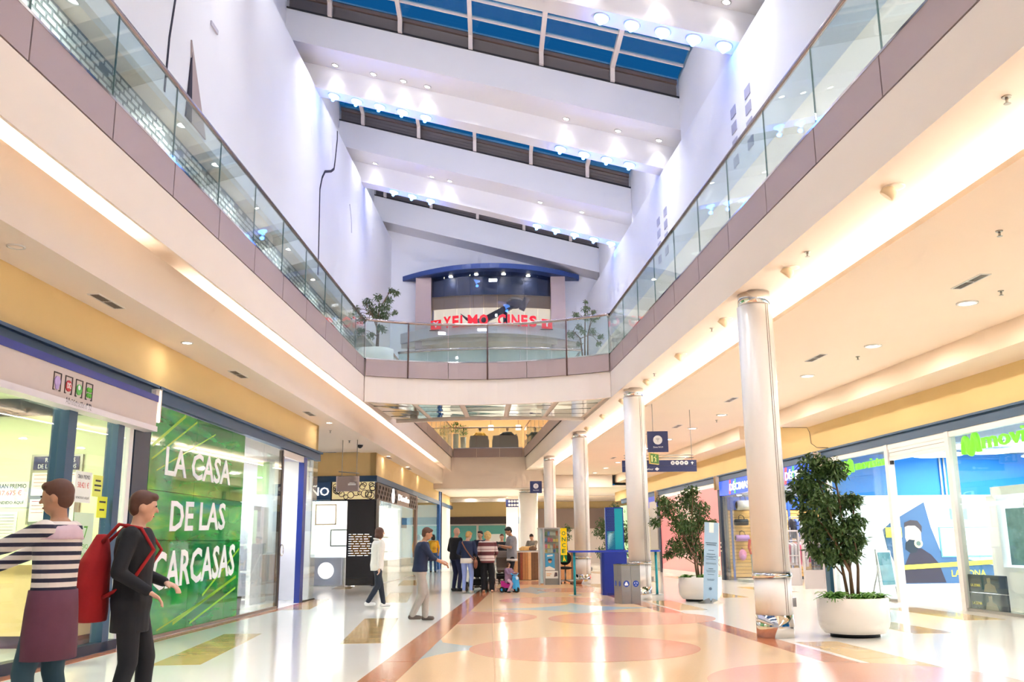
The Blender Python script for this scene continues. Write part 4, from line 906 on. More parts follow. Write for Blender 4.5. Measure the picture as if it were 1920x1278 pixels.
es.part('leg', MB().tube([(-0.32, 0.0, 0), (-0.25, 0.1, 1.08)], 0.018, 6), brushed); es.part('leg', MB().tube([(0.32, 0.0, 0), (0.25, 0.1, 1.08)], 0.018, 6), brushed); es.part('leg', MB().tube([(0, 0.45, 0), (0, 0.1, 1.02)], 0.018, 6), brushed)
es.part('board', MB().obox((0, 0.03, 0.64), (0.56, 0.02, 0.82), Matrix.Rotation(R_(-6), 3, 'X')), mat('frame_white', (0, 0, 0))); es.part('picture_sheet', MB().obox((0, 0.015, 0.64), (0.48, 0.01, 0.74), Matrix.Rotation(R_(-6), 3, 'X')), mat('screen_busy', (0, 0, 0)))
for n_, (a, b, lab) in enumerate([(23.26, 23.52, 'teal pilaster between phone shop and sports shop'), (32.15, 32.42, 'dark blue pilaster between sports shop and pink hoarding'), (41.3, 41.6, 'dark blue pilaster beyond the pink hoarding')]):
    q = T('pilaster', lab, 'pilaster', 'R', (RW, a, 0), rel=True)
    q.part('pilaster_body', MB().box(RW - 0.04, RW + 0.12, a, b, 0, 3.33), mat('teal_blue', (28, 78, 104), 0.4) if n_ == 0 else navy)
    pilaster_cap(q, RW - 0.04, (23.33, 32.25, 41.45)[n_], -1)
    if n_ == 1:
        for z in (0.95, 1.08, 1.22): q.part('chrome_hinge', MB().box(RW - 0.06, RW - 0.04, a + 0.05, a + 0.2, z, z + 0.05), chrome)

# ================================================================== sports shop
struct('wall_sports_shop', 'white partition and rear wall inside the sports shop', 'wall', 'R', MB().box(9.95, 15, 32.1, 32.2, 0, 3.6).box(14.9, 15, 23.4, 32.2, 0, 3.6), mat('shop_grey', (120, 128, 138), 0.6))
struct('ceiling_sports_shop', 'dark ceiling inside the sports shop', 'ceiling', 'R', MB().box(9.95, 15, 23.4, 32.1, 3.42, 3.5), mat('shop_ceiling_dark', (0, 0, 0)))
for s in (25.5, 28.5, 31.0): lamp('sports_glow', 'AREA', wp('R', 11.6, s, 3.36), 75, NEUT, 1.6, 1.6)
dblue = mat('electric_blue', (10, 76, 226), 0.3, emit=0.55)
for n_, (a, b, x0, x1, lab) in enumerate([(32.1, 27.85, 30.9, 28.9, 'blue illuminated Décimas sign partly behind the nearest column'), (27.75, 23.55, 25.75, 24.2, 'blue illuminated Décimas sign beside the phone shop')]):
    q = T('shop_sign', lab, 'sign', 'R', (RW, b, 2.85), rel=True)
    q.part('light_box', MB().box(RW - 0.06, RW + 0.12, b, a, 2.84, 3.32), dblue)
    q.part('red_stripe', flat([(-(x0 + 0.12), 2.845), (-(x0 - 0.06), 2.845), (-(x0 - 0.16), 3.315), (-(x0 + 0.02), 3.315)], (RW - 0.06, 0, 0), 'R', 0.004), mat('stripe_red', (226, 70, 90), 0.4, emit=0.3))
    q.part('green_stripe', flat([(-(x0 - 0.45), 2.845), (-(x0 - 0.60), 2.845), (-(x0 - 0.70), 3.315), (-(x0 - 0.55), 3.315)], (RW - 0.06, 0, 0), 'R', 0.004), mat('stripe_green', (60, 170, 100), 0.4, emit=0.3))
    q.part('letters', fit_text('DÉCIMAS', x0, x1, 2.95, 3.24, RW - 0.06, 'R', 0.008, 0.02), mat('lit_white_letter', (0, 0, 0)))
sw = T('slat_wall', 'tan slatwall display inside the sports shop window', 'display wall', 'R', (11, 32.0, 0), rel=True)
for j in range(19): sw.part('slat', MB().box(9.98, 13.5, 32.02, 32.06, 0.10 + j * 0.118, 0.205 + j * 0.118), mat('slat_tan', (232, 186, 116), 0.45))
sw.part('backing', MB().box(9.98, 13.5, 32.06, 32.09, 0.08, 2.36), mat('slat_groove', (120, 84, 44), 0.6)); sw.part('blue_header', MB().box(9.98, 13.5, 32.0, 32.09, 2.36, 2.80), mat('header_blue', (60, 100, 190), 0.5))
for x in (10.05, 12.1): sw.part('blue_upright', MB().box(x, x + 0.06, 31.95, 32.02, 0, 2.8), mat('header_blue', (0, 0, 0)))
def bag(label, t, z, col, w=0.42, h=0.22):
    q = T('sports_bag', label, 'bag', 'R', (t, 31.72, z), group='bags on the slatwall')
    c = mat('bag_%d_%d_%d' % col, col, 0.6)
    mb = MB().tube([(-w / 2 - 0.02, 0, 0), (-w / 2, 0, 0), (w / 2, 0, 0), (w / 2 + 0.02, 0, 0)], [h * 0.42, h / 2, h / 2, h * 0.42], 14)
    q.part('bag_body', mb, c)
    q.part('strap', MB().tube([(-0.10, -0.05, h * 0.35), (-0.08, 0, h * 0.9), (0, 0.02, h * 1.15), (0.08, 0, h * 0.9), (0.10, -0.05, h * 0.35)], 0.012, 6), black)
    q.part('end_patch', MB().tube([(-w / 2 - 0.025, 0, 0), (-w / 2 - 0.03, 0, 0)], h * 0.36, 12), blackmat)
    q.part('hook', MB().tube([(0, 0.02, h * 1.12), (0, 0.27, h * 1.12)], 0.008, 5), chrome)
bag('black sports bag hung high on the slatwall', 10.33, 1.93, (44, 44, 48)); bag('lilac and black sports bag hung below the black bag', 10.33, 1.40, (196, 150, 214)); bag('white sports bag hung on the upper slatwall', 10.42, 2.50, (236, 228, 214), 0.4, 0.34); bag('red sports bag beside the black bag on the slatwall', 11.05, 1.93, (190, 40, 50)); bag('grey sports bag low on the slatwall further in', 11.2, 1.2, (120, 124, 130))
bk = T('small_backpack', 'small pink backpack low on the slatwall', 'backpack', 'R', (10.34, 31.80, 0.66))
bk.part('pack_body', MB().ell((0, 0, 0.18), (0.14, 0.09, 0.19), 14, 8), mat('pack_pink', (232, 150, 190), 0.6)); bk.part('front_pocket', MB().ell((0, -0.07, 0.11), (0.10, 0.05, 0.09), 12, 6), mat('pack_lilac', (214, 150, 200), 0.6)); bk.part('loop', MB().tube([(-0.04, 0.02, 0.34), (0, 0.04, 0.42), (0.04, 0.02, 0.34)], 0.01, 6), black)
bk.part('hook', MB().tube([(0, 0.04, 0.41), (0, 0.18, 0.41)], 0.008, 5), chrome)
def mannequin(label, t, s, top, leg_c, h=1.5):
    q = T('mannequin', label, 'mannequin', 'R', (t, s, 0.10), rot=R_(20)); k = h / 1.5
    q.part('torso', MB().tube([(0, 0, 0.80 * k), (0, 0, 0.92 * k), (0, 0, 1.12 * k), (0, 0, 1.26 * k), (0, 0, 1.32 * k)], [0.13 * k, 0.12 * k, 0.15 * k, 0.14 * k, 0.05 * k], 14, ry=0.65), top)
    q.part('neck', MB().tube([(0, 0, 1.30 * k), (0, 0, 1.40 * k)], 0.045 * k, 10), white_gloss)
    for sd in (-1, 1):
        q.part('leg', MB().tube([(sd * 0.07 * k, 0, 0.84 * k), (sd * 0.09 * k, -0.01, 0.45 * k), (sd * 0.09 * k, 0.02, 0.05 * k)], [0.085 * k, 0.06 * k, 0.04 * k], 10), leg_c)
        q.part('arm', MB().tube([(sd * 0.16 * k, 0, 1.24 * k), (sd * 0.22 * k, 0, 1.0 * k), (sd * 0.21 * k, -0.08, 0.78 * k)], [0.05 * k, 0.04 * k, 0.03 * k], 8), top)
        q.part('shoe', MB().ell((sd * 0.09 * k, -0.05, 0.03), (0.045, 0.11, 0.035), 10, 6), mat('shoe_pink', (230, 110, 120), 0.5))
mannequin('mannequin in red and white jacket on the window plinth', 10.25, 30.3, mat('jacket_red', (200, 70, 70), 0.7), mat('leg_grey', (170, 172, 170), 0.7)); mannequin('taller mannequin in dark green top behind the window plinth', 10.75, 30.6, mat('jacket_teal', (70, 100, 96), 0.7), mat('leg_dark', (70, 74, 84), 0.7), 1.6)
pt = T('window_plinth', 'low grey plinth in the sports shop window', 'plinth', 'R', (10.4, 30.4, 0), rel=True); pt.part('plinth_body', MB().box(9.86, 11.2, 29.9, 31.0, 0.0, 0.085), mat('plinth_grey', (176, 172, 170), 0.4)); pt.part('plinth_top', MB().box(9.85, 11.21, 29.89, 31.01, 0.085, 0.10), white_gloss)
s2 = T('window_7', 'glass pane of the sports shop window', 'shopfront', 'R', (RW, 31, 0), rel=True, kind='structure')
s2.part('glass_pane', MB().box(RW, RW + 0.012, 29.0, 32.1, 0.02, 2.84), clear); s2.part('post', MB().box(RW - 0.02, RW + 0.06, 28.94, 29.0, 0, 2.84), mat('header_blue', (0, 0, 0)))
for n_, (t, s, lab) in enumerate([(10.45, 27.7, 'pale security gate partly behind the nearest column'), (10.35, 25.7, 'pale security gate near the big ficus')]):
    q = T('security_gate', lab, 'security gate', 'R', (t, s, 0), group='security gates at the sports shop door')
    q.part('frame', MB().box(-0.30, -0.25, -0.04, 0.04, 0.0, 1.60).box(0.25, 0.30, -0.04, 0.04, 0, 1.60).box(-0.30, 0.30, -0.04, 0.04, 1.56, 1.61), mat('gate_grey', (206, 198, 194), 0.4))
    q.part('lower_panel', MB().box(-0.25, 0.25, -0.03, 0.03, 0, 0.50), mat('gate_grey', (0, 0, 0))); q.part('clear_panel', MB().box(-0.25, 0.25, -0.01, 0.01, 0.50, 1.56), glass('gate_glass', (226, 228, 230), 1.0, 0.08))
    for z in (0.85, 1.2): q.part('cross_bar', MB().box(-0.25, 0.25, -0.015, 0.015, z, z + 0.025), mat('gate_grey', (0, 0, 0)))
def rail_of_clothes(label, t, s, z, cols, rot, n=9):
    q = T('clothes_rack', label + ', its chrome rail', 'clothes rack', 'R', (t, s, 0), rot=rot)
    q.part('rail', MB().tube([(-0.55, 0, z), (0.55, 0, z)], 0.014, 6), chrome)
    for x in (-0.55, 0.55): q.part('upright', MB().tube([(x, 0, 0), (x, 0, z)], 0.014, 6), chrome); q.part('foot', MB().box(x - 0.02, x + 0.02, -0.22, 0.22, 0, 0.025), chrome)
    for i in range(n):
        x = -0.48 + 0.96 * i / (n - 1); c = cols[i % len(cols)]; L_ = random.uniform(0.62, 0.82)
        g = T('hanging_garment', '%s garment on the %s' % (ordn[i], label), 'garment', 'R', (t, s, 0), rot=rot, group='garments on ' + label)
        m_ = mat('cloth_%d_%d_%d' % c, c, 0.85, noise=0.12, scale=10)
        g.part('garment_body', MB().add([(x - 0.02, -0.07, z - 0.06), (x + 0.02, -0.07, z - 0.06), (x + 0.02, 0.07, z - 0.06), (x - 0.02, 0.07, z - 0.06), (x - 0.035, -0.24, z - 0.14), (x + 0.035, -0.24, z - 0.14), (x + 0.035, 0.24, z - 0.14), (x - 0.035, 0.24, z - 0.14), (x - 0.04, -0.22, z - L_), (x + 0.04, -0.20, z - L_), (x + 0.04, 0.22, z - L_), (x - 0.04, 0.20, z - L_)], [(3, 2, 1, 0), (0, 1, 5, 4), (1, 2, 6, 5), (2, 3, 7, 6), (3, 0, 4, 7), (4, 5, 9, 8), (5, 6, 10, 9), (6, 7, 11, 10), (7, 4, 8, 11), (8, 9, 10, 11)]), m_)
        g.part('hanger_hook', MB().tube([(x, 0, z - 0.07), (x, 0, z - 0.0), (x, 0.02, z + 0.02)], 0.006, 5), chrome)
rail_of_clothes('rack of black clothes behind the security gates', 11.4, 27.0, 1.25, [(24, 24, 28), (44, 46, 52), (18, 18, 20)], R_(10)); rail_of_clothes('rack of pink and white tops in the sports shop', 11.0, 28.6, 1.3, [(240, 226, 226), (230, 90, 130), (250, 244, 240)], R_(5)); rail_of_clothes('high rack of grey and blue jackets in the sports shop', 12.0, 30.2, 2.05, [(60, 62, 68), (90, 120, 190), (220, 222, 226)], R_(0)); rail_of_clothes('rack of orange and blue tops near the pilaster', 11.0, 24.9, 1.3, [(240, 110, 40), (40, 90, 180), (240, 236, 232)], R_(70), 7); rail_of_clothes('high rack of pink and black jackets behind the gates', 12.2, 27.6, 2.1, [(226, 170, 176), (30, 30, 34), (140, 60, 70)], R_(0))
# ================================================================== pink hoarding and the shops beyond
pk = T('hoarding', 'pink printed hoarding covering a shopfront on the right', 'hoarding', 'R', (RW, 37, 0), rel=True)
pkm = mat('hoarding_pink', (240, 142, 148), 0.35, noise=0.02); pkl = mat('hoarding_pale', (242, 186, 184), 0.35)
for j, (a, b) in enumerate([(41.3, 39.1), (39.1, 36.9), (36.9, 34.7), (34.7, 32.45)]): pk.part('printed_panel', MB().box(RW, RW + 0.04, b + 0.004, a - 0.004, 0.16, 3.18), pkm)
pk.part('white_border', MB().box(RW - 0.005, RW + 0.045, 32.43, 41.32, 3.18, 3.33).box(RW - 0.01, RW + 0.045, 32.43, 41.32, 0, 0.16), white_gloss)
pk.part('printed_shape', flat([(-41.2, 0.17), (-41.2, 0.35), (-37.0, 0.95), (-32.5, 0.30), (-32.5, 0.17)], (RW, 0, 0), 'R', 0.003), pkl); pk.part('printed_shape', flat([(-38.4, 1.8), (-38.4, 3.17), (-34.9, 3.17), (-34.9, 2.9), (-36.6, 2.0)], (RW, 0, 0), 'R', 0.003), pkl)
for j in range(9):
    z = 2.02 + j * 0.095; hw = 0.95 * math.sqrt(max(0.02, 1 - ((j - 4) / 4.6) ** 2))
    pk.part('printed_stripe', flat([(-35.9 - hw, z), (-35.9 + hw, z + 0.06), (-35.9 + hw, z + 0.105), (-35.9 - hw, z + 0.045)], (RW, 0, 0), 'R', 0.005), paper)
nt_ = T('notice', 'small white notice with a cross sign on the pink hoarding', 'notice', 'R', (RW - 0.01, 32.8, 0.35), rel=True); nt_.part('sheet', MB().box(RW - 0.012, RW - 0.002, 32.6, 33.1, 0.30, 0.78), paper); nt_.part('printed_mark', fit_text('X', 32.98, 32.72, 0.45, 0.68, RW - 0.012, 'R', 0.002), blk_letter)
f2 = T('window_8', 'glass shopfront with blue sign beyond the pink hoarding', 'shopfront', 'R', (RW, 46, 0), rel=True, kind='structure')
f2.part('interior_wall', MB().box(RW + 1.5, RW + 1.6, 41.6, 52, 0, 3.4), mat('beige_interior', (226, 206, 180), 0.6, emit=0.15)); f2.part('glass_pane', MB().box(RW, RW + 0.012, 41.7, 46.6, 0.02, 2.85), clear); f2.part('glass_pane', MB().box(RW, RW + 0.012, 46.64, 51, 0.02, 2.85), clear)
f2.part('sign_band', MB().box(RW - 0.05, RW + 0.1, 41.7, 46, 2.85, 3.33), mat('sign_royal', (40, 60, 170), 0.4, emit=0.3)); f2.part('post', MB().box(RW - 0.08, RW + 0.1, 46.0, 46.3, 0, 4.0), navy); f2.part('green_panel', MB().box(RW - 0.02, RW + 0.08, 46.3, 50.5, 0.5, 3.2), mat('mint_panel', (160, 206, 160), 0.5)); f2.part('grey_box', MB().box(RW - 0.06, RW + 0.02, 41.75, 43.2, 1.0, 3.1), mat('silver_panel', (190, 184, 178), 0.35, metal=0.4))
# far cross shops
fs = T('wall_far_shops', 'far shopfront with brown fascia and teal posters', 'shopfront', 'W', (-2, 62, 0), rel=True, kind='structure')
fs.part('upper_wall', MB().box(-12, 12, 62, 62.2, 3.0, 4.05), yellow); fs.part('fascia', MB().box(-12, -0.4, 61.9, 62.0, 2.55, 3.02), mat('fascia_brown', (66, 52, 46), 0.5)); fs.part('lower_wall', MB().box(-12, 12, 62.0, 62.2, 0, 2.55), cream)
tealm = mat('poster_teal', (96, 176, 164), 0.5)
fs.part('teal_poster', MB().box(-4.1, -2.45, 61.9, 61.98, 1.25, 2.45), tealm); fs.part('teal_poster', MB().box(-2.3, -0.55, 61.9, 61.98, 1.25, 2.45), tealm); fs.part('glass_strip', MB().box(-5.0, -0.5, 61.85, 61.9, 0.1, 1.2), mat('far_glass', (190, 206, 206), 0.2)); fs.part('pale_poster', MB().box(-1.6, -0.7, 61.86, 61.9, 1.1, 1.9), paper)
fs.part('brown_band', MB().box(1.0, 12, 61.8, 62.0, 2.2, 3.5), mat('taupe_fascia', (150, 126, 112), 0.4)); fs.part('grey_band', MB().box(-6, -0.5, 55.9, 56.1, 3.72, 3.9), brushed); fs.part('lit_bulkhead', MB().box(-12, 12, 56, 62, 3.95, 4.03), peach)
# ================================================================== columns
def column(s, lab, t=4.66, r=0.255, h=4.92):
    c = T('column_round', lab, 'column', 'R', (t, s, 0), kind='structure')
    colm = mat('column_white', (246, 244, 242), 0.25, scale=1)
    c.part('shaft', MB().lathe([(r, 0.30), (r, 0.80)], 0, 0, 40).lathe([(r, 0.86), (r, h - 0.22)], 0, 0, 40), colm)
    c.part('chrome_foot', MB().lathe([(r + 0.004, 0.0), (r + 0.004, 0.30), (r - 0.01, 0.30)], 0, 0, 40), chrome)
    c.part('chrome_band', MB().lathe([(r + 0.0, 0.80), (r + 0.018, 0.80), (r + 0.018, 0.86), (r, 0.86)], 0, 0, 40), chrome)
    c.part('chrome_neck', MB().lathe([(r - 0.02, h - 0.22), (r - 0.02, h)], 0, 0, 40), chrome)
    for a in (-70, -62, 110): c.part('seam', MB().box(-0.006, 0.006, -r - 0.002, -r + 0.01, 0.30, h - 0.22), mat('seam_grey', (150, 142, 138), 0.6)).rotation_euler = (0, 0, R_(a + 90))
    q = c.part('call_box', MB().box(r, r + 0.05, -0.05, 0.05, 0.40, 0.52), brushed)
    return c
for s, lab in ((13.1, 'nearest white round column with chrome foot'), (21.9, 'second white round column standing beside the steel bins'), (30.7, 'third white round column behind the blue bar table'), (39.5, 'fourth white round column behind the lottery kiosk'), (4.3, 'white round column beside the viewpoint')):
    column(s, lab)
bc = T('column_thick', 'thick white round column behind the wooden stall', 'column', 'W', (0.76, 49.0, 0), kind='structure')
bc.part('shaft', MB().lathe([(0.50, 0), (0.50, 3.85)], 0, 0, 36), mat('column_white', (0, 0, 0))); bc.part('chrome_neck', MB().lathe([(0.46, 3.85), (0.46, 4.02)], 0, 0, 36), chrome)
struct('pillar_far', 'pale square pillar beside the thick column', 'pillar', 'W', MB().box(-0.46, 0.28, 58, 58.6, 0, 4.02), white)

# ================================================================== ceiling fittings
dr = MB().lathe([(0.15, 0.0), (0.15, -0.02), (0.115, -0.022), (0.11, 0.0)], 0, 0, 20, False).mesh('trim_ring'); dr.materials.append(white_gloss)
db = MB().lathe([(0.115, -0.002), (0.11, -0.012), (0.03, -0.014)], 0, 0, 20).mesh('diffuser'); db.materials.append(lamp_white)
vis = [s for s in SRIGHT if s > 9]
for i, s in enumerate(vis):
    d_ = T('downlight', '%s round downlight along the right aisle ceiling' % (ordn + ['tenth', 'eleventh', 'twelfth', 'last'])[min(i, 12)], 'downlight', 'R', (7.62, s, 4.65), group='right aisle downlights')
    d_.part('trim_ring', dr, None); d_.part('diffuser', db, None)
for i, s in enumerate((8.8, 13.42, 22.9, 32.0, 36.6)):
    d_ = T('downlight', ['unlit recessed downlight above the lottery office', 'small star-bright downlight above the chrome pilaster cover', 'small downlight at the corner of the left passage', 'small downlight above the jewellery fascia', 'farthest small downlight in the left soffit'][i], 'downlight', 'L', (-5.27, s, 4.28), group='left soffit downlights')
    q = d_.part('trim_ring', dr, None); q.scale = (0.6, 0.6, 0.6)
    q = d_.part('diffuser', db.copy() if i == 0 else db, None); q.scale = (0.6, 0.6, 0.6)
    if i == 0: q.data.materials.clear(); q.data.materials.append(cream)
def eyeball(i, s):
    e = T('eyeball_spot', '%s swivel spotlight along the ceiling edge beside the columns' % ordn[i], 'spotlight', 'R', (4.74, s, 4.92), group='swivel spots beside the columns')
    e.part('collar', MB().lathe([(0.11, 0), (0.11, -0.012), (0.085, -0.012)], 0, 0, 18), cream)
    m = Matrix.Rotation(R_(38), 3, 'Y') @ Matrix.Rotation(R_(20), 3, 'X'); mb = MB().lathe([(0.055, -0.02), (0.082, -0.05), (0.082, -0.13), (0.06, -0.13)], 0, 0, 16)
    mb.v = [tuple(m @ Vector(p)) for p in mb.v]; e.part('housing', mb, mat('spot_cream', (236, 214, 180), 0.4))
    mb = MB().lathe([(0.06, -0.128), (0.05, -0.122), (0.01, -0.12)], 0, 0, 14); mb.v = [tuple(m @ Vector(p)) for p in mb.v]; e.part('lens', mb, mat('lens_grey', (190, 186, 180), 0.15))
for i in range(9): eyeball(i, 8.84 + 2.93 * i)
def vent(fr, t, s, z, lab, grp):
    v = T('air_vent', lab, 'vent', fr, (t, s, z), group=grp)
    v.part('frame', MB().box(-0.075, -0.06, -0.35, 0.35, -0.012, 0).box(0.06, 0.075, -0.35, 0.35, -0.012, 0).box(-0.075, 0.075, -0.36, -0.345, -0.012, 0).box(-0.075, 0.075, 0.345, 0.36, -0.012, 0).box(-0.075, 0.075, -0.01, 0.01, -0.012, 0), white_gloss)
    v.part('recess', MB().box(-0.06, 0.06, -0.345, 0.345, -0.004, 0.0), dark)
    for k in range(4): v.part('louvre', MB().box(-0.055 + k * 0.03, -0.035 + k * 0.03, -0.34, 0.34, -0.010, -0.004), mat('vent_grey', (110, 100, 94), 0.5))
for i in range(6): vent('R', 7.03, 11.4 + 5.2 * i, 4.65, '%s slot air vent along the right aisle ceiling' % ordn[i], 'right aisle vents')
for i, s in enumerate((10.97, 16.07, 21.2, 32.5, 37.6)): vent('L', -5.35, s, 4.28, '%s slot air vent along the left soffit' % ordn[i], 'left soffit vents')
def sprinkler(i, fr, t, s, z, lab):
    p = T('sprinkler', lab, 'sprinkler', fr, (t, s, z), group='ceiling sprinklers')
    p.part('escutcheon', MB().lathe([(0.04, 0), (0.035, -0.012)], 0, 0, 14), brushed); p.part('nozzle', MB().tube([(0, 0, -0.01), (0, 0, -0.06)], 0.013, 8), brushed); p.part('deflector', MB().lathe([(0.03, -0.062), (0.03, -0.066)], 0, 0, 12), brushed)
for i, (t, s, z) in enumerate([(4.72, 6.83, 4.92), (4.69, 11.08, 4.92), (4.7, 15.4, 4.92), (4.7, 19.8, 4.92)]): sprinkler(i, 'R', t, s, z, '%s sprinkler beside the swivel spots' % ordn[i])
for i, (t, s) in enumerate([(7.73, 11.85), (7.78, 16.47), (7.8, 21.2), (7.8, 25.6), (6.2, 9.4)]): sprinkler(i, 'R', t, s, 4.65, '%s sprinkler in the right aisle ceiling' % ordn[i])
for i, s in enumerate((24.5, 27.0)): sprinkler(i, 'L', -5.6, s, 4.28, '%s sprinkler at the left passage' % ordn[i])
gsm = MB().lathe([(0.11, 0), (0.11, -0.01), (0.02, -0.014)], 0, 0, 18).mesh('diffuser'); gsm.materials.append(lamp_white)
for i, s in enumerate((12.1, 16.3, 18.2, 24.0)):
    d_ = T('downlight', '%s downlight under the left gallery ceiling behind glass' % ordn[i], 'downlight', 'L', (-6.75, s, 9.2), group='left gallery downlights'); d_.part('trim_ring', dr, None); d_.part('diffuser', gsm, None)

one('wall_cable', 'thin grey cable hanging loose across the yellow wall beside the bulkhead end', 'cable', 'R', MB().tube([(9.1, 24.02, 4.245), (9.77, 24.02, 4.24), (9.78, 23.9, 4.1), (9.78, 23.85, 3.8), (9.78, 23.5, 3.66), (9.78, 22.8, 3.58)], 0.008, 6), mat('cable_grey', (120, 100, 86), 0.6), base=(9.78, 23.6, 3.6))
# ================================================================== hanging signs
snavy = mat('sign_deep_navy', (44, 54, 104), 0.4); ic = mat('icon_white', (238, 238, 240), 0.5)
def wifi_sign(base, w, lab, txt, arm):
    q = T('hanging_sign', lab, 'sign', 'W', base); h = w
    q.part('sign_board', MB().box(-w / 2, w / 2, -0.025, 0.025, 0, h), snavy)
    q.part('icon_disc', disc((0.0, -0.025, h * 0.58), w * 0.22, 'F', 0.006, 28), ic)
    for k, rr in enumerate((0.14, 0.095, 0.05)):
        pts = [(w * rr * math.cos(R_(a)), h * 0.52 + w * rr * math.sin(R_(a))) for a in range(50, 131, 10)]
        q.part('wifi_arc', MB().tube([(x, -0.033, z) for x, z in pts], w * 0.013, 5), mat('icon_grey', (170, 170, 178), 0.5))
    q.part('wifi_dot', disc((0, -0.031, h * 0.51), w * 0.018, 'F', 0.004, 10), mat('icon_grey', (0, 0, 0)))
    q.part('letters', fit_text(txt, -w * 0.24, w * 0.24, h * 0.20, h * 0.27, -0.025, 'F', 0.004, 0.02), ic)
    for zz in (0.12, 0.88): q.part('arm', MB().tube([(arm, 0, h * zz), (0, 0.02, h * zz)], 0.012, 6), brushed)
    return q
wifi_sign((3.44, 22.08, 3.38), 0.49, 'navy square Zona Wi-Fi sign beside the second column', 'Zona Wi-Fi', -0.27)
wifi_sign((0.95, 39.65, 3.36), 0.50, 'small far navy Zona Wi-Fi sign beside the fourth column', 'Zona Wi-Fi', 0.35)
ds = T('hanging_sign', 'long navy direction sign with white pictograms near the second column', 'sign', 'W', (3.9, 24.0, 3.05))
ds.part('sign_board', MB().box(-1.1, 0.81, -0.03, 0.03, 0.155, 0.30), snavy); ds.part('sign_board', MB().box(-1.1, 0.81, -0.03, 0.03, 0.005, 0.15), snavy)
for k in range(4): ds.part('pictogram', disc((0.20 + k * 0.115, -0.03, 0.228), 0.052, 'F', 0.005, 20), ic); ds.part('pictogram_mark', MB().box(0.18 + k * 0.115, 0.22 + k * 0.115, -0.037, -0.034, 0.205 + 0.01 * (k % 2), 0.25), mat('icon_grey', (0, 0, 0)))
ds.part('arrow', flat([(0.70, 0.262), (0.655, 0.222), (0.688, 0.222), (0.688, 0.185), (0.712, 0.185), (0.712, 0.222), (0.745, 0.222)], (0, -0.03, 0), 'F', 0.005), ic)
ds.part('letters', fit_text('Carrefour', -0.62, -0.30, 0.05, 0.10, -0.03, 'F', 0.004, 0.01), ic); ds.part('logo', flat([(-0.27, 0.075), (-0.21, 0.12), (-0.15, 0.075), (-0.21, 0.03)], (0, -0.03, 0), 'F', 0.004), ic)
for z in (0.36, 0.43): ds.part('tube', MB().tube([(-1.05, 0, z), (0.75, 0, z)], 0.014, 6), brushed)
for x in (-0.9, 0.70): ds.part('rod', MB().tube([(x, 0, 0.3), (x, 0, 1.60)], 0.008, 6), brushed)
ex = T('exit_sign', 'green emergency exit sign with yellow edge below the Wi-Fi sign', 'exit sign', 'W', (3.46, 22.9, 3.16), rot=R_(52))
ex.part('edge_frame', MB().box(-0.22, 0.22, -0.015, 0.02, 0, 0.27), mat('exit_yellow', (226, 196, 110), 0.4)); ex.part('face', MB().box(-0.2, 0.2, -0.02, -0.015, 0.02, 0.25), mat('exit_green', (70, 120, 50), 0.4))
ex.part('running_figure', flat([(-0.02, 0.05), (0.03, 0.12), (0.0, 0.16), (-0.05, 0.14), (-0.05, 0.16), (0.01, 0.19), (0.05, 0.16), (0.09, 0.14), (0.06, 0.12), (0.08, 0.06), (0.05, 0.06), (0.03, 0.10), (0.0, 0.05)], (0, -0.02, 0), 'F', 0.003), mat('exit_pale', (226, 220, 150), 0.4)); ex.part('head_dot', disc((0.05, -0.02, 0.21), 0.018, 'F', 0.003, 10), mat('exit_pale', (0, 0, 0)))
ex.part('door_mark', MB().box(-0.17, -0.10, -0.024, -0.02, 0.05, 0.21), mat('exit_pale', (0, 0, 0))); ex.part('rod', MB().tube([(0, 0, 0.27), (0, 0, 1.49)], 0.008, 6), brushed)
fd = T('hanging_sign', 'far navy direction sign with two rows of pictograms', 'sign', 'W', (-0.03, 55.0, 3.36))
fd.part('sign_board', MB().box(-0.42, 0.40, -0.03, 0.03, 0, 0.44), snavy)
for k in range(4):
    for j in range(2): fd.part('pictogram', disc((-0.22 + k * 0.16, -0.03, 0.12 + j * 0.21), 0.07, 'F', 0.006, 14), ic)
for x in (-0.35, 0.35): fd.part('rod', MB().tube([(x, 0, 0.44), (x, 0, 0.66)], 0.01, 6), brushed)

# ================================================================== planters and ficus trees
pot_m = mat('planter_white', (236, 230, 222), 0.35, scale=3); soil_m = mat('soil', (62, 48, 36), 0.95, noise=0.3, scale=30); bark = mat('ficus_bark', (112, 86, 64), 0.85, noise=0.25, scale=30)
def leafmat(n, c):
    m = mat(n, c, 0.45, noise=0.35, scale=1.7); return m
leaf_a = leafmat('ficus_leaf', (74, 104, 52)); leaf_b = leafmat('ficus_leaf_pale', (96, 116, 76)); fern_m = leafmat('fern_green', (86, 140, 40))
def planter(lab, fr, base, r=0.48, h=0.52):
    p = T('planter', lab, 'planter', fr, base)
    k = r / 0.48
    p.part('bowl', MB().lathe([(0.36 * k, 0.045), (0.40 * k, 0.05), (0.46 * k, 0.13), (0.475 * k, 0.20), (0.48 * k, h), (0.45 * k, h), (0.445 * k, h - 0.05)], 0, 0, 40), pot_m)
    p.part('soil', MB().lathe([(0.44 * k, h - 0.06), (0.445 * k, h - 0.045), (0.2 * k, h - 0.03)], 0, 0, 24), soil_m)
    p.part('foot', MB().lathe([(0.33 * k, 0), (0.33 * k, 0.05)], 0, 0, 24), black)
    return p
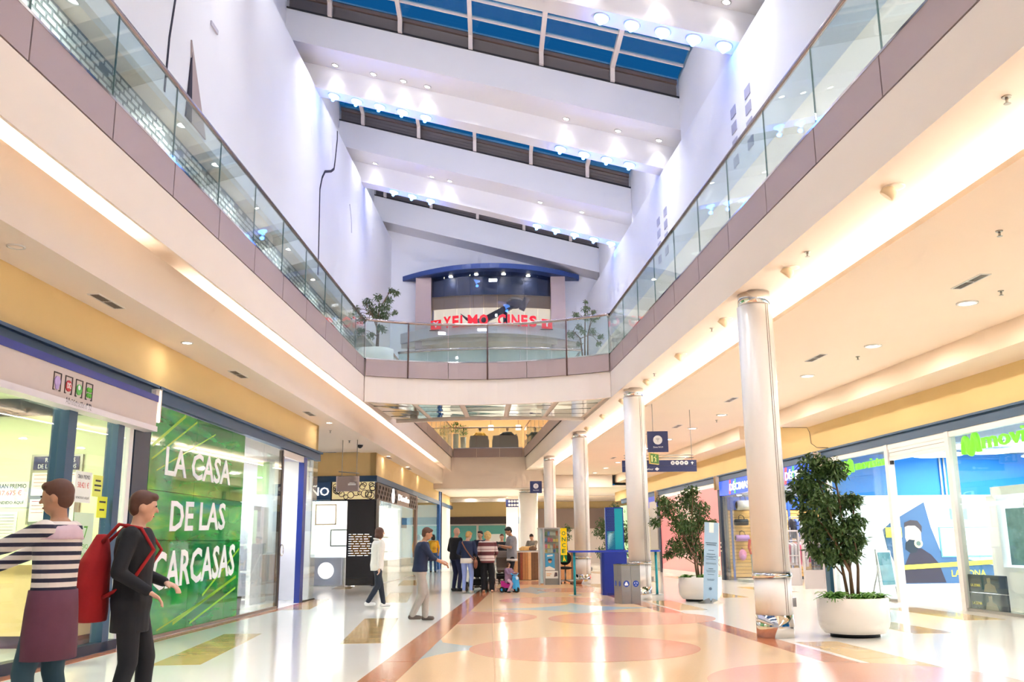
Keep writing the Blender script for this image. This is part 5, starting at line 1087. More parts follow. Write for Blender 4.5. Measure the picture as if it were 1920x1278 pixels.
def leaf(mb, c, d, up, L, w):
    d = d.normalized(); s_ = d.cross(up).normalized() if d.cross(up).length > 1e-3 else Vector((1, 0, 0)); n = s_.cross(d).normalized()
    t_ = c + d * L; m_ = c + d * (L * 0.42) - n * (w * 0.25)
    mb.add([c, m_ + s_ * w * 0.5 + n * w * 0.2, t_, m_ - s_ * w * 0.5 + n * w * 0.2, m_], [(0, 4, 1), (1, 4, 2), (0, 3, 4), (4, 3, 2)])
def ficus(lab, fr, base, clusters, stems, L=0.085, dens=26000, depth=1.0, lm=leaf_a, z0=0.48):
    """clusters: (x, z, r) blobs of foliage; stems: polylines of the trunks"""
    f = T('ficus_tree', lab, 'tree', fr, base); rnd = random.Random(hash(lab) % 1000 if False else len(lab) * 7 + len(clusters))
    for st in stems: f.part('stem', MB().tube([(x, y, z) for x, y, z in st], [0.024 * (1 - 0.55 * i / (len(st) - 1)) for i in range(len(st))], 7), bark)
    tw = MB(); lv = MB()
    nodes = [p for st in stems for p in st[1:]]
    for (x, z, r) in clusters:
        y = rnd.uniform(-0.45, 0.45) * depth * 0.5
        c = Vector((x, y, z)); q = min(nodes, key=lambda n: (Vector(n) - c).length + (0.3 if n[2] > z else 0))
        mid = Vector(q).lerp(c, 0.5) + Vector((0, 0, 0.08)); tw.tube([q, mid, c], [0.011, 0.008, 0.004], 5)
        n = int(dens * r ** 2 * 0.30) + 24
        for _ in range(n):
            a = rnd.uniform(0, 6.283); b = math.acos(rnd.uniform(-1, 1)); rr = r * rnd.random() ** 0.45
            p = c + Vector((rr * math.sin(b) * math.cos(a), rr * 0.9 * math.sin(b) * math.sin(a), rr * 0.85 * math.cos(b)))
            d = Vector((rnd.uniform(-1, 1), rnd.uniform(-1, 1), rnd.uniform(-1.5, 0.25)))
            leaf(lv, p, d, Vector((rnd.uniform(-.4, .4), rnd.uniform(-.4, .4), 1)), L * rnd.uniform(0.7, 1.2), L * 0.42)
        for _ in range(3):
            a = rnd.uniform(0, 6.283); e = c + Vector((math.cos(a) * r * 0.8, math.sin(a) * r * 0.6, rnd.uniform(-.3, .5) * r)); tw.tube([c, c.lerp(e, 0.5) + Vector((0, 0, 0.02)), e], 0.004, 4)
    f.part('twigs', tw, bark, kind='stuff'); f.part('foliage', lv, lm, kind='stuff')
    return f
def fern(lab, fr, base, r, n=60, L=0.26):
    f = T('fern', lab, 'plant', fr, base); rnd = random.Random(int(base[0] * 100) + n); mb = MB()
    for _ in range(n):
        a = rnd.uniform(0, 6.283); d = Vector((math.cos(a), math.sin(a), rnd.uniform(0.5, 2.0))).normalized(); p = Vector((rnd.uniform(-r, r) * 0.4, rnd.uniform(-r, r) * 0.4, 0)); pts = []
        l = L * rnd.uniform(0.6, 1.1)
        for k in range(5):
            t_ = k / 4; pts.append(p + d * l * t_ + Vector((0, 0, -0.6 * l * t_ * t_)))
        sd = Vector((-math.sin(a), math.cos(a), 0)); w = 0.022
        vs = []
        for k, q in enumerate(pts):
            ww = w * (1 - 0.8 * k / 4); vs += [q - sd * ww, q + Vector((0, 0, 0.006)), q + sd * ww]
        mb.add(vs, [(3 * k, 3 * k + 1, 3 * k + 4, 3 * k + 3) for k in range(4)] + [(3 * k + 1, 3 * k + 2, 3 * k + 5, 3 * k + 4) for k in range(4)])
    f.part('fronds', mb, fern_m, kind='stuff'); f.part('crown_base', MB().ell((0, 0, -0.005), (r * 0.4, r * 0.4, 0.03), 10, 5), soil_m)
def px_clusters(lst, cx, by, k): return [((x - cx) * k, (by - y) * k, r * k) for x, y, r in lst]
C1 = px_clusters([(1560, 892, 34), (1528, 922, 27), (1592, 896, 26), (1545, 950, 38), (1590, 958, 32), (1622, 952, 20), (1641, 948, 11), (1560, 1005, 36), (1600, 1008, 34), (1632, 1020, 14), (1575, 1048, 28), (1610, 1045, 22), (1545, 1040, 13), (1532, 982, 17), (1512, 942, 13), (1625, 990, 18), (1640, 1030, 9)], 1608, 1192, 0.00776)
ST1 = [[(-0.05, 0, 0.48), (-0.08, 0.02, 0.8), (-0.14, 0.0, 1.2), (-0.22, -0.02, 1.7), (-0.36, 0, 2.2)], [(0.02, 0.05, 0.48), (0.03, 0.08, 0.9), (-0.02, 0.05, 1.4), (-0.08, 0.0, 2.0), (-0.12, 0, 2.25)], [(0.07, -0.03, 0.48), (0.10, -0.05, 0.9), (0.08, -0.05, 1.4), (0.14, 0, 1.85)], [(0.0, -0.06, 0.48), (-0.03, -0.1, 0.85), (-0.2, -0.12, 1.25), (-0.36, -0.1, 1.5)]]
P1 = wp('R', 5.95, 13.3); p1 = (4.72, 13.45, 0)
planter('large white planter bowl standing right of the nearest column', 'W', p1)
ficus('big leafy ficus growing in the nearest white planter', 'W', p1, C1, ST1, 0.10, 24000)
for i, (dx, dy) in enumerate([(-0.3, -0.15), (0.02, -0.27), (0.3, -0.12), (-0.12, 0.28), (0.26, 0.2)]): fern('%s green fern tuft around the foot of the nearest ficus' % ordn[i], 'W', (p1[0] + dx, p1[1] + dy, 0.50), 0.16, 70, 0.24 if i else 0.32)
C2 = px_clusters([(1250, 960, 24), (1226, 984, 12), (1272, 985, 26), (1290, 945, 22), (1300, 928, 15), (1312, 960, 20), (1290, 1000, 26), (1312, 985, 20), (1265, 1028, 22), (1295, 1030, 24), (1312, 1050, 14), (1250, 1042, 10), (1335, 985, 8), (1240, 945, 12)], 1303, 1125, 0.0124)
p2 = (4.18, 21.6, 0)
planter('white planter bowl behind the pale blue standing sign', 'W', p2)
ST2 = [[(-0.05, 0, 0.48), (-0.08, 0.02, 0.8), (-0.12, 0.0, 1.3), (-0.12, -0.02, 1.8), (-0.05, 0, 2.4)], [(0.05, 0.05, 0.48), (0.08, 0.06, 0.9), (0.04, 0.05, 1.4), (0.08, 0, 2.0)], [(-0.02, -0.06, 0.48), (-0.06, -0.1, 0.85), (-0.3, -0.12, 1.35), (-0.6, -0.1, 1.9)]]
ficus('spreading ficus in the planter behind the blue standing sign', 'W', p2, C2, ST2, 0.10, 17000)
for i, (dx, dy) in enumerate([(-0.3, -0.15), (0.05, -0.27), (0.3, -0.1)]): fern('%s green fern tuft in the planter behind the blue sign' % ordn[i], 'W', (p2[0] + dx, p2[1] + dy, 0.50), 0.16, 60, 0.24)
# trees further along, and on the gallery corners
p3 = (3.25, 29.7, 0); planter('white planter bowl behind the blue bar table', 'W', p3); ficus('ficus crown showing on both sides of the blue and teal panel', 'W', p3, px_clusters([(1118, 985, 16), (1110, 1000, 14), (1125, 1015, 15), (1112, 1035, 13), (1128, 1045, 12), (1150, 990, 16), (1160, 1010, 14), (1172, 1000, 12), (1140, 960, 16), (1150, 1035, 14)], 1142, 1095, 0.0171), [[(0, 0, 0.48), (0.02, 0, 1.0), (-0.03, 0, 1.6), (0.03, 0, 2.1)], [(0.06, 0, 0.48), (0.1, 0, 1.0), (0.25, 0, 1.6)]], 0.10, 9000)
p4 = (2.15, 38.6, 0); planter('far white planter bowl behind the lottery kiosk', 'W', p4); ficus('small far ficus beside the yellow kiosk sign', 'W', p4, px_clusters([(1066, 990, 9), (1072, 1002, 9), (1064, 1005, 8), (1074, 988, 7)], 1070, 1072, 0.0222), [[(0, 0, 0.48), (0.02, 0, 1.0), (-0.03, 0, 1.7)]], 0.11, 5000)
p5 = (-3.75, 25.05, 6.02); planter('white planter bowl on the left end of the bridge', 'W', p5)
ficus('ficus leaning over the left end of the bridge balustrade', 'W', p5, px_clusters([(668, 592, 11), (690, 575, 14), (715, 575, 13), (735, 543, 7), (720, 555, 9), (702, 553, 9), (680, 560, 10), (714, 588, 10), (727, 539, 6), (733, 580, 6), (706, 612, 8), (714, 618, 8), (690, 628, 8), (670, 622, 10), (652, 588, 8), (660, 575, 7), (700, 590, 11)], 700, 692, 0.0146), [[(0, 0, 0.48), (0.02, 0, 0.9), (0.0, 0, 1.3), (0.08, 0, 1.7), (0.3, 0, 2.1)], [(0.05, 0, 0.48), (0.06, 0, 1.0), (-0.12, 0, 1.5), (-0.3, 0, 1.8)]], 0.09, 14000, lm=leaf_b)
p6 = (2.0, 25.1, 6.02); planter('low white planter bowl on the right end of the bridge', 'W', p6, 0.30, 0.22)
ficus('airy ficus on the right end of the bridge', 'W', p6, px_clusters([(1108, 574, 9), (1124, 577, 6), (1090, 585, 8), (1110, 592, 9), (1131, 586, 5), (1095, 606, 8), (1120, 616, 8), (1080, 622, 10), (1136, 626, 7), (1094, 641, 6), (1131, 642, 6), (1109, 560, 4), (1102, 620, 7), (1122, 598, 5)], 1104, 686, 0.0146), [[(0, 0, 0.17), (0.02, 0, 0.9), (0.04, 0, 1.3), (0.06, 0, 1.75)], [(0.08, 0, 0.17), (0.1, 0, 0.9), (0.2, 0, 1.3)], [(-0.05, 0, 0.17), (-0.1, 0, 0.8), (-0.3, 0, 1.0)]], 0.085, 13000, lm=leaf_b)

# ================================================================== blue bar table with advertising panel
deskb = mat('desk_blue', (30, 52, 150), 0.35); teal = mat('teal_metal', (10, 140, 150), 0.35); deskn = mat('panel_navy', (28, 44, 120), 0.4)
bt = T('bar_table', 'long blue standing table with teal legs and central advertising tower', 'table', 'W', (2.55, 24.4, 0))
top = []
for k in range(9): a = R_(90 + 180 * k / 8); top.append((-1.05 + 0.12 * math.cos(a), 0.22 * math.sin(a)))
for k in range(9): a = R_(-90 + 180 * k / 8); top.append((1.08 + 0.12 * math.cos(a), 0.22 * math.sin(a)))
bt.part('tabletop', MB().prism(top, 1.055, 1.10, 'z'), mat('table_royal', (46, 70, 180), 0.3))
bt.part('cabinet', MB().prism([(-0.27, -0.28), (0.30, -0.28), (0.30, 0.28), (-0.27, 0.28), (-0.33, 0.2), (-0.33, -0.2)], 0.0, 1.05, 'z'), deskb)
bt.part('plinth', MB().box(-0.22, 0.26, -0.3, 0.26, 0, 0.06), deskn)
tw_ = bt.part('tower', MB().box(-0.19, 0.27, -0.10, 0.10, 1.10, 2.18), deskb)
bt.part('teal_face', MB().box(0.04, 0.245, -0.104, -0.10, 1.12, 2.15), mat('panel_teal', (0, 160, 176), 0.35), parent=tw_); bt.part('navy_face', MB().box(-0.165, 0.04, -0.104, -0.10, 1.58, 2.15), deskn, parent=tw_); bt.part('hatch_face', MB().box(-0.165, 0.04, -0.104, -0.10, 1.12, 1.58), mat('hatch_teal', (0, 120, 150), 0.35), parent=tw_)
for k in range(13): bt.part('hatch_stripe', flat([(-0.16, 1.13 + k * 0.034), (-0.15 + 0.005 * k, 1.13 + k * 0.034), (0.03, 1.13 + min(0.44, k * 0.034 + 0.14)), (0.03, 1.12 + min(0.44, k * 0.034 + 0.15))], (0, -0.104, 0), 'F', 0.002), mat('hatch_white', (170, 220, 226), 0.4), parent=tw_)
for i in range(5):
    for j in range(12): bt.part('dot', disc((-0.145 + i * 0.042 + (0.02 if j % 2 else 0), -0.104, 1.63 + j * 0.043), 0.008, 'F', 0.002, 6), mat('dot_teal', (40, 110, 170), 0.4), parent=tw_)
bt.part('side_light', MB().box(-0.194, -0.19, -0.09, 0.09, 1.12, 2.16), mat('panel_side', (110, 150, 210), 0.3), parent=tw_)
for x in (-1.02, 0.27, 1.06):
    l_ = bt.part('leg', MB().tube([(x, -0.13, 0.012), (x, -0.13, 1.055)], 0.032, 12), teal)
    bt.part('foot_plate', MB().lathe([(0.16, 0), (0.16, 0.012)], x, -0.13, 20), mat('foot_grey', (150, 160, 156), 0.3, metal=0.5), parent=l_)
# ================================================================== steel recycling bins
ic_blue = mat('icon_blue', (40, 76, 170), 0.4)
br_ = R_(12)
def recycling_bin(i, j, lab):
    ox, oy = (i - 0.5) * 0.215, (j - 0.5) * 0.27
    c = Vector((2.47, 21.0, 0)) + Vector((ox * math.cos(br_) - oy * math.sin(br_), ox * math.sin(br_) + oy * math.cos(br_), 0))
    q = T('recycling_bin', lab, 'bin', 'W', tuple(c), rot=br_, group='steel recycling bins')
    q.part('bin_body', MB().box(-0.105, 0.105, -0.132, 0.132, 0.0, 0.80), brushed); q.part('lid', MB().box(-0.108, 0.108, -0.135, 0.135, 0.80, 0.825), mat('bin_lid', (160, 150, 120), 0.3, metal=0.8))
    q.part('flap', MB().box(-0.07, 0.07, -0.08, 0.08, 0.825, 0.84), chrome)
    for face, pt in (('F', (0, -0.132, 0.42)), ('side', (-0.105, 0, 0.42))):
        if face == 'F':
            q.part('badge', disc(pt, 0.068, 'F', 0.003, 24), ic_blue)
            if i == 0: q.part('badge_mark', flat([(-0.035, 0.385), (0.035, 0.385), (0.04, 0.41), (0.02, 0.44), (0.015, 0.46), (-0.015, 0.46), (-0.02, 0.44), (-0.04, 0.41)], (0, -0.135, 0), 'F', 0.002), ic)
            else:
                for k in range(3): a = R_(90 + 120 * k); q.part('badge_mark', flat([(0.04 * math.cos(a + 0.5), 0.42 + 0.04 * math.sin(a + 0.5)), (0.045 * math.cos(a + 1.5), 0.42 + 0.045 * math.sin(a + 1.5)), (0.018 * math.cos(a + 1.1), 0.42 + 0.018 * math.sin(a + 1.1))], (0, -0.135, 0), 'F', 0.002), ic)
            q.part('printed_line', MB().box(-0.07, 0.07, -0.134, -0.132, 0.72, 0.732).box(-0.075, 0.06, -0.134, -0.132, 0.28, 0.288).box(-0.05, 0.05, -0.134, -0.132, 0.26, 0.266), mat('icon_grey', (0, 0, 0)))
        else:
            mb = disc((0, 0, 0), 0.06, 'F', 0.003, 20); mb.v = [(-0.105 + y, x, z + 0.42) for x, y, z in mb.v]; q.part('side_badge', mb, ic_blue)
for i in range(2):
    for j in range(2): recycling_bin(i, j, [['front bin with bag pictogram in the steel cluster', 'rear bin behind the bag pictogram bin'], ['front bin with recycling triangle in the steel cluster', 'rear bin behind the recycling triangle bin']][i][j])
# ================================================================== pale blue standing sign
st = T('standing_sign', 'tall pale blue information panel on a steel foot', 'sign', 'W', (4.22, 20.75, 0), rot=R_(-8))
tilt = Matrix.Rotation(R_(-2), 3, 'X') @ Matrix.Rotation(R_(4), 3, 'Y')
def ob(c, s_): return MB().obox(tilt @ Vector(c), s_, tilt)
st.part('panel', ob((0, 0, 0.88), (0.30, 0.03, 1.66)), mat('powder_blue', (160, 190, 216), 0.4)); st.part('edge', ob((0.157, 0, 0.88), (0.014, 0.034, 1.66)), white_gloss)
st.part('label_tag', ob((0.0, -0.018, 1.60), (0.10, 0.006, 0.22)), white_gloss)
for k, (z, w, h) in enumerate([(1.27, .24, .018), (1.23, .20, .018), (1.11, .12, .012), (1.03, .18, .016), (0.98, .22, .010), (0.955, .10, .010), (0.92, .20, .010), (0.84, .22, .008), (0.82, .22, .008), (0.72, .10, .016), (0.68, .20, .010), (0.655, .18, .010), (0.60, .14, .010), (0.5, .16, .008), (0.48, .14, .008)]): st.part('printed_line', ob((0.0, -0.017, z), (w, 0.005, h)), mat('print_slate', (86, 110, 136), 0.5))
st.part('round_mark', disc(tuple(tilt @ Vector((0, -0.016, 0.30))), 0.03, 'F', 0.004, 14), mat('print_slate', (0, 0, 0)))
st.part('foot_plate', MB().add([(-0.30, -0.10, 0), (0.02, -0.22, 0), (0.02, 0.12, 0.0), (-0.02, 0.0, 0.11)], [(0, 1, 3), (1, 2, 3), (2, 0, 3), (0, 2, 1)]), brushed); st.part('foot_plate', MB().add([(0.0, -0.22, 0), (0.30, -0.06, 0), (0.0, 0.12, 0.0), (0.05, 0.0, 0.10)], [(0, 1, 3), (1, 2, 3), (2, 0, 3), (0, 2, 1)]), brushed)
# ================================================================== lottery kiosk
ko = T('lottery_kiosk', 'aluminium lottery kiosk with glass case and posters', 'kiosk', 'W', (1.12, 30.6, 0))
alu = mat('aluminium', (196, 194, 190), 0.3, metal=0.7)
for x in (-0.32, -0.17, 0.33): ko.part('upright', MB().box(x - 0.025, x + 0.025, -0.30, -0.24, 0, 1.76), alu)
ko.part('rear_upright', MB().box(-0.34, -0.29, 0.24, 0.30, 0, 1.76).box(0.30, 0.35, 0.24, 0.30, 0, 1.76), alu)
ko.part('lower_front', MB().box(-0.15, 0.31, -0.27, -0.25, 0.0, 0.98), mat('kiosk_grey', (140, 140, 136), 0.4)); ko.part('side_panel', MB().box(-0.34, -0.32, -0.26, 0.26, 0, 1.0), white_gloss); ko.part('roof', MB().box(-0.36, 0.36, -0.31, 0.31, 1.74, 1.78), alu)
ko.part('left_front', MB().box(-0.30, -0.19, -0.27, -0.25, 0.05, 1.74), mat('cyan_print', (196, 224, 232), 0.3, noise=0.15, scale=4)); ko.part('glass_pane', MB().box(-0.15, 0.31, -0.28, -0.272, 0.98, 1.74), clear); ko.part('case_back', MB().box(-0.15, 0.31, 0.0, 0.02, 0.98, 1.74), mat('case_cream', (224, 214, 196), 0.6))
for z in (1.12, 1.32, 1.52): ko.part('ticket_shelf', MB().box(-0.15, 0.31, -0.24, 0.0, z, z + 0.01), glass('case_glass', (0, 0, 0)))
rr = random.Random(3)
for z in (1.0, 1.13, 1.33, 1.53):
    for k in range(5):
        c = rr.choice([(226, 120, 60), (240, 200, 90), (90, 130, 190), (220, 90, 110), (230, 226, 210), (150, 180, 120)]); x = -0.13 + k * 0.088
        ko.part('lottery_ticket', MB().box(x, x + 0.07, -0.20 - rr.random() * 0.05, -0.195, z, z + rr.uniform(0.08, 0.14)), mat('ticket_%d_%d_%d' % c, c, 0.6))
ps2 = ko.part('poster', MB().box(-0.13, 0.17, -0.285, -0.272, 0.45, 0.97), mat('poster_sky', (70, 160, 204), 0.4)); ko.part('printed_head', disc((0.02, -0.287, 0.73), 0.055, 'F', 0.003, 16), mat('skin_print', (210, 160, 130), 0.5), parent=ps2); ko.part('printed_cap', flat([(-0.05, 0.75), (-0.03, 0.81), (0.07, 0.81), (0.09, 0.75)], (0, -0.289, 0), 'F', 0.003), mat('print_hair', (0, 0, 0)), parent=ps2); ko.part('printed_snow', flat([(-0.13, 0.45), (-0.13, 0.54), (0.0, 0.58), (0.17, 0.50), (0.17, 0.45)], (0, -0.287, 0), 'F', 0.002), paper, parent=ps2); ko.part('printed_title', flat([(-0.07, 0.87), (-0.07, 0.92), (0.11, 0.94), (0.11, 0.89)], (0, -0.287, 0), 'F', 0.002), paper, parent=ps2)
ps3 = ko.part('poster', MB().box(-0.13, 0.27, -0.285, -0.272, 0.20, 0.43), paper); ko.part('printed_shape', MB().box(-0.10, 0.06, -0.288, -0.285, 0.33, 0.35).box(-0.10, 0.02, -0.288, -0.285, 0.28, 0.30), mat('print_orange', (230, 170, 100), 0.5), parent=ps3); ko.part('printed_shape', flat([(0.14, 0.25), (0.17, 0.39), (0.24, 0.38), (0.25, 0.27)], (0, -0.285, 0), 'F', 0.003), mat('print_dark', (90, 70, 74), 0.5), parent=ps3)
ys = ko.part('blade_sign', MB().box(0.37, 0.57, -0.28, -0.20, 0.92, 1.76), mat('once_yellow', (252, 206, 0), 0.35, emit=0.15)); gl_ = mat('once_green', (0, 130, 70), 0.4)
for k, ch in enumerate('ONCE'): ko.part('letter', fit_text(ch, 0.41, 0.53, 1.53 - k * 0.185, 1.66 - k * 0.185, -0.28, 'F', 0.004, 0.02), gl_, parent=ys)
gb = ko.part('green_box', MB().box(0.375, 0.565, -0.28, -0.20, 0.70, 0.92), gl_); ko.part('figure_mark', flat([(0.43, 0.73), (0.45, 0.80), (0.45, 0.85), (0.48, 0.86), (0.51, 0.78), (0.53, 0.73), (0.50, 0.73), (0.48, 0.78), (0.46, 0.73)], (0, -0.28, 0), 'F', 0.003), mat('once_yellow', (0, 0, 0)), parent=gb); ko.part('figure_head', disc((0.465, -0.28, 0.885), 0.02, 'F', 0.003, 10), mat('once_yellow', (0, 0, 0)), parent=gb)
oc = T('office_chair', 'black swivel chair behind the yellow kiosk sign', 'chair', 'W', (1.66, 31.05, 0))
oc.part('seat', MB().ell((0, 0, 0.50), (0.24, 0.24, 0.05), 16, 6), blackmat); oc.part('backrest', MB().ell((0, 0.2, 0.80), (0.22, 0.05, 0.22), 16, 8), blackmat); oc.part('gas_lift', MB().tube([(0, 0, 0.10), (0, 0, 0.47)], 0.03, 10), brushed)
for k in range(5):
    a = R_(72 * k + 20); l_ = oc.part('leg', MB().tube([(0, 0, 0.12), (0.27 * math.cos(a), 0.27 * math.sin(a), 0.07)], [0.025, 0.016], 8), brushed); oc.part('caster', MB().ell((0.27 * math.cos(a), 0.27 * math.sin(a), 0.03), (0.03, 0.03, 0.03), 8, 6), black, parent=l_)
oc.part('back_post', MB().tube([(0, 0.1, 0.47), (0, 0.24, 0.6), (0, 0.23, 0.75)], 0.018, 6), black)
# ================================================================== wooden market stall
sl_ = T('market_stall', 'curved market stall clad in planks of mixed wood', 'stall', 'W', (1.0, 34.9, 0))
woods = [mat('wood_%d' % i, c, 0.55, noise=0.18, scale=12) for i, c in enumerate([(206, 152, 96), (94, 62, 42), (224, 176, 120), (150, 70, 44), (192, 132, 80), (120, 84, 56)])]
path = [(-1.05, 1.2)] + [(-1.05 + 0.55 * (1 - math.cos(R_(a))), 0.1 - 0.5 * math.sin(R_(a))) for a in range(0, 91, 10)] + [(1.3, -0.4), (1.3, 1.2)]
seg = []; rr = random.Random(11)
for (x0, y0), (x1, y1) in zip(path[:-1], path[1:]):
    d = math.hypot(x1 - x0, y1 - y0); n = max(1, round(d / 0.12))
    for k in range(n): seg.append(((x0 + (x1 - x0) * k / n, y0 + (y1 - y0) * k / n), (x0 + (x1 - x0) * (k + 1) / n, y0 + (y1 - y0) * (k + 1) / n)))
for k, (a, b) in enumerate(seg):
    dx, dy = b[0] - a[0], b[1] - a[1]; L_ = math.hypot(dx, dy); nx, ny = dy / L_, -dx / L_; o_ = rr.uniform(0, 0.008); g_ = 0.003
    a2 = (a[0] + dx / L_ * g_, a[1] + dy / L_ * g_); b2 = (b[0] - dx / L_ * g_, b[1] - dy / L_ * g_)
    sl_.part('plank', MB().prism([(a2[0] + nx * (0.02 + o_), a2[1] + ny * (0.02 + o_)), (b2[0] + nx * (0.02 + o_), b2[1] + ny * (0.02 + o_)), b2, a2], 0.01, 0.97 , 'z'), woods[rr.randrange(6)])
sl_.part('carcass', MB().prism([(p[0] * 0.985 , p[1] * 0.97 + 0.012) for p in path], 0.0, 0.96, 'z'), dark)
sl_.part('countertop', MB().prism([(p[0] * 1.02, p[1] * 1.03) for p in path], 0.97, 1.0, 'z'), mat('counter_cream', (236, 226, 210), 0.4))
sl_.part('dish_rim', MB().tube([(p[0] * 0.98, p[1] * 0.95 + 0.02, 1.02) for p in path[:-1]], 0.02, 6), brushed)
def loaf(lab, x, y, z, r, c): 
    q = T('bread_loaf', lab, 'bread', 'W', (1.0 + x, 34.9 + y, z), group='goods on the stall'); q.part('loaf_body', MB().ell((0, 0, r[2]), r, 14, 8), mat('crust_%d' % c[0], c, 0.8, noise=0.3, scale=20)); q.part('top_score', MB().tube([(-r[0] * 0.5, 0, r[2] * 1.95), (r[0] * 0.5, 0, r[2] * 1.95)], 0.012, 6), mat('crust_pale', (240, 214, 160), 0.8))
loaf('long pale loaf on the stall counter', -0.62, 0.25, 1.0, (0.20, 0.12, 0.09), (222, 176, 108)); loaf('dark round loaf on the stall counter', -0.30, 0.2, 1.0, (0.15, 0.13, 0.10), (110, 82, 56)); loaf('golden loaf behind the dark loaf', -0.45, 0.55, 1.0, (0.16, 0.12, 0.09), (206, 152, 80)); loaf('small brown loaf at the kiosk end of the stall', 0.15, -0.05, 1.0, (0.12, 0.1, 0.07), (150, 96, 60))
jr = random.Random(5)
for k in range(8):
    x = -0.05 + k * 0.11; c = jr.choice([(150, 60, 50), (200, 180, 140), (90, 70, 60), (220, 210, 200)])
    q = T('small_jar', '%s small jar from the left along the stall edge' % ordn[k], 'jar', 'W', (1.0 + x, 34.9 - 0.28, 1.0), group='jars along the stall edge'); q.part('jar_body', MB().lathe([(0.04, 0), (0.045, 0.05), (0.035, 0.08)], 0, 0, 12), mat('jar_%d' % c[0], c, 0.3)); q.part('lid', MB().lathe([(0.037, 0.08), (0.037, 0.095)], 0, 0, 12), dark)
tl = T('till_screen', 'small green-lit till display on the stall', 'till', 'W', (1.75, 35.2, 1.0)); tl.part('pole', MB().tube([(0, 0, 0), (0, 0, 0.42)], 0.02, 8), black); tl.part('display', MB().obox((0, 0, 0.48), (0.20, 0.03, 0.14), Matrix.Rotation(R_(20), 3, 'Z')), mat('till_green', (70, 170, 120), 0.3, emit=0.4))
gb2 = T('green_crate', 'low green crate on the stall counter', 'crate', 'W', (1.35, 35.3, 1.0)); gb2.part('crate_body', MB().box(-0.2, 0.2, -0.14, 0.14, 0, 0.12), mat('crate_green', (120, 180, 80), 0.6)); gb2.part('rim', MB().box(-0.21, 0.21, -0.15, -0.13, 0.12, 0.14).box(-0.21, 0.21, 0.13, 0.15, 0.12, 0.14), mat('crate_rim', (90, 150, 60), 0.6))

# ================================================================== cinema front on the end wall
cb = mat('canopy_navy', (36, 60, 118), 0.4)
cn = T('cinema_bay', 'bowed cinema bay with navy canopy on the end wall', 'cinema bay', 'W', (-0.8, 35.2, 8.5), rel=True)
def bow(x0, x1, y0, sag, n=20): return [Vector((x0 + (x1 - x0) * i / n, y0 - sag * (1 - (2 * i / n - 1) ** 2), 0)) for i in range(n + 1)]
can = bow(-4.28, 2.66, 35.25, 1.7)
def slab_bow(pts, z0, z1, yb=35.45): return MB().prism([(p.x, p.y) for p in pts] + [(pts[-1].x, yb), (pts[0].x, yb)], z0, z1, 'z')
cn.part('canopy', slab_bow(can, 11.42, 11.60), cb); cn.part('canopy_rim', ribbon(off(can, -0.015), 0.02, 11.44, 11.62), mat('canopy_rim_blue', (58, 84, 150), 0.35))
for a, b in ((-3.72, -3.12), (1.52, 2.08)): cn.part('pillar', MB().box(a, b, 34.75, 35.4, 8.6, 11.42), mauve)
sill = bow(-4.34, 2.62, 35.25, 1.75)
cn.part('sill_slab', slab_bow(sill, 8.90, 9.30), mat('sill_grey', (196, 192, 196), 0.5)); cn.part('sill_soffit', slab_bow(bow(-4.34, 2.62, 35.28, 1.2), 8.72, 8.90), mat('sill_soffit', (206, 196, 186), 0.5))
gb_ = bow(-3.12, 1.52, 34.85, 0.9, 9)
cgl = glass('cinema_glass', (220, 224, 230), 1.4)
for k in range(9):
    sgm = [gb_[k].lerp(gb_[k + 1], 0.012), gb_[k].lerp(gb_[k + 1], 0.988)]
    cn.part('glass_pane', ribbon(sgm, 0.015, 9.30, 11.42), cgl)
# room behind the glass: cut as a shallow bay in front of the end wall
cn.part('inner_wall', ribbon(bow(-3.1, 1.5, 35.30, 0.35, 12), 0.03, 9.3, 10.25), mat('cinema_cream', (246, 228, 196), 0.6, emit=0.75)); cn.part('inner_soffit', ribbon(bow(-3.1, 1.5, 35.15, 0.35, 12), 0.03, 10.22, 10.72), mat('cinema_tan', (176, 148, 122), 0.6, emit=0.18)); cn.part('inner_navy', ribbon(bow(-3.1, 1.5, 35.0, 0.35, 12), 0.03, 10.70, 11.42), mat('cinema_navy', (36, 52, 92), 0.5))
for i, x in enumerate((-2.35, -1.35, -0.3, 0.65)):
    y = 35.25 - 1.7 * (1 - ((x + 0.81) / 3.47) ** 2) + 0.75
    cn.part('canopy_lamp', MB().lathe([(0.07, 11.42), (0.07, 11.40), (0.02, 11.395)], x, y, 12), mat('halogen', (255, 236, 200), 0.4, emit=60, noise=0)); lamp('canopy_beam', 'SPOT', (x, y, 11.36), 14, WARM, 0.04, spot=R_(110))
yt = T('cinema_sign', 'red raised letters Yelmo Cines along the cinema sill', 'sign', 'W', (-0.9, 33.6, 9.3), rel=True)
redm = mat('sign_red', (222, 24, 40), 0.4, emit=0.35)
def along(mb, y0=34.15, sag=0.75, x0=-3.3, x1=1.7):
    mb.v = [(x, y - 33.0 + y0 - sag * (1 - (2 * (x - x0) / (x1 - x0) - 1) ** 2), z) for x, y, z in mb.v]; return mb
xx = -2.55
for ch, w in zip('YELMO', (0.34, 0.30, 0.28, 0.42, 0.40)):
    yt.part('letter', along(fit_text(ch, xx, xx + w - 0.06, 9.16, 9.58, 33.0, 'F', 0.05, 0.03)), redm); xx += w
xx = -0.52
for ch, w in zip('CINES', (0.36, 0.15, 0.36, 0.30, 0.34)):
    yt.part('letter', along(fit_text(ch, xx, xx + w - 0.06, 9.16, 9.58, 33.0, 'F', 0.05, 0.03)), redm); xx += w
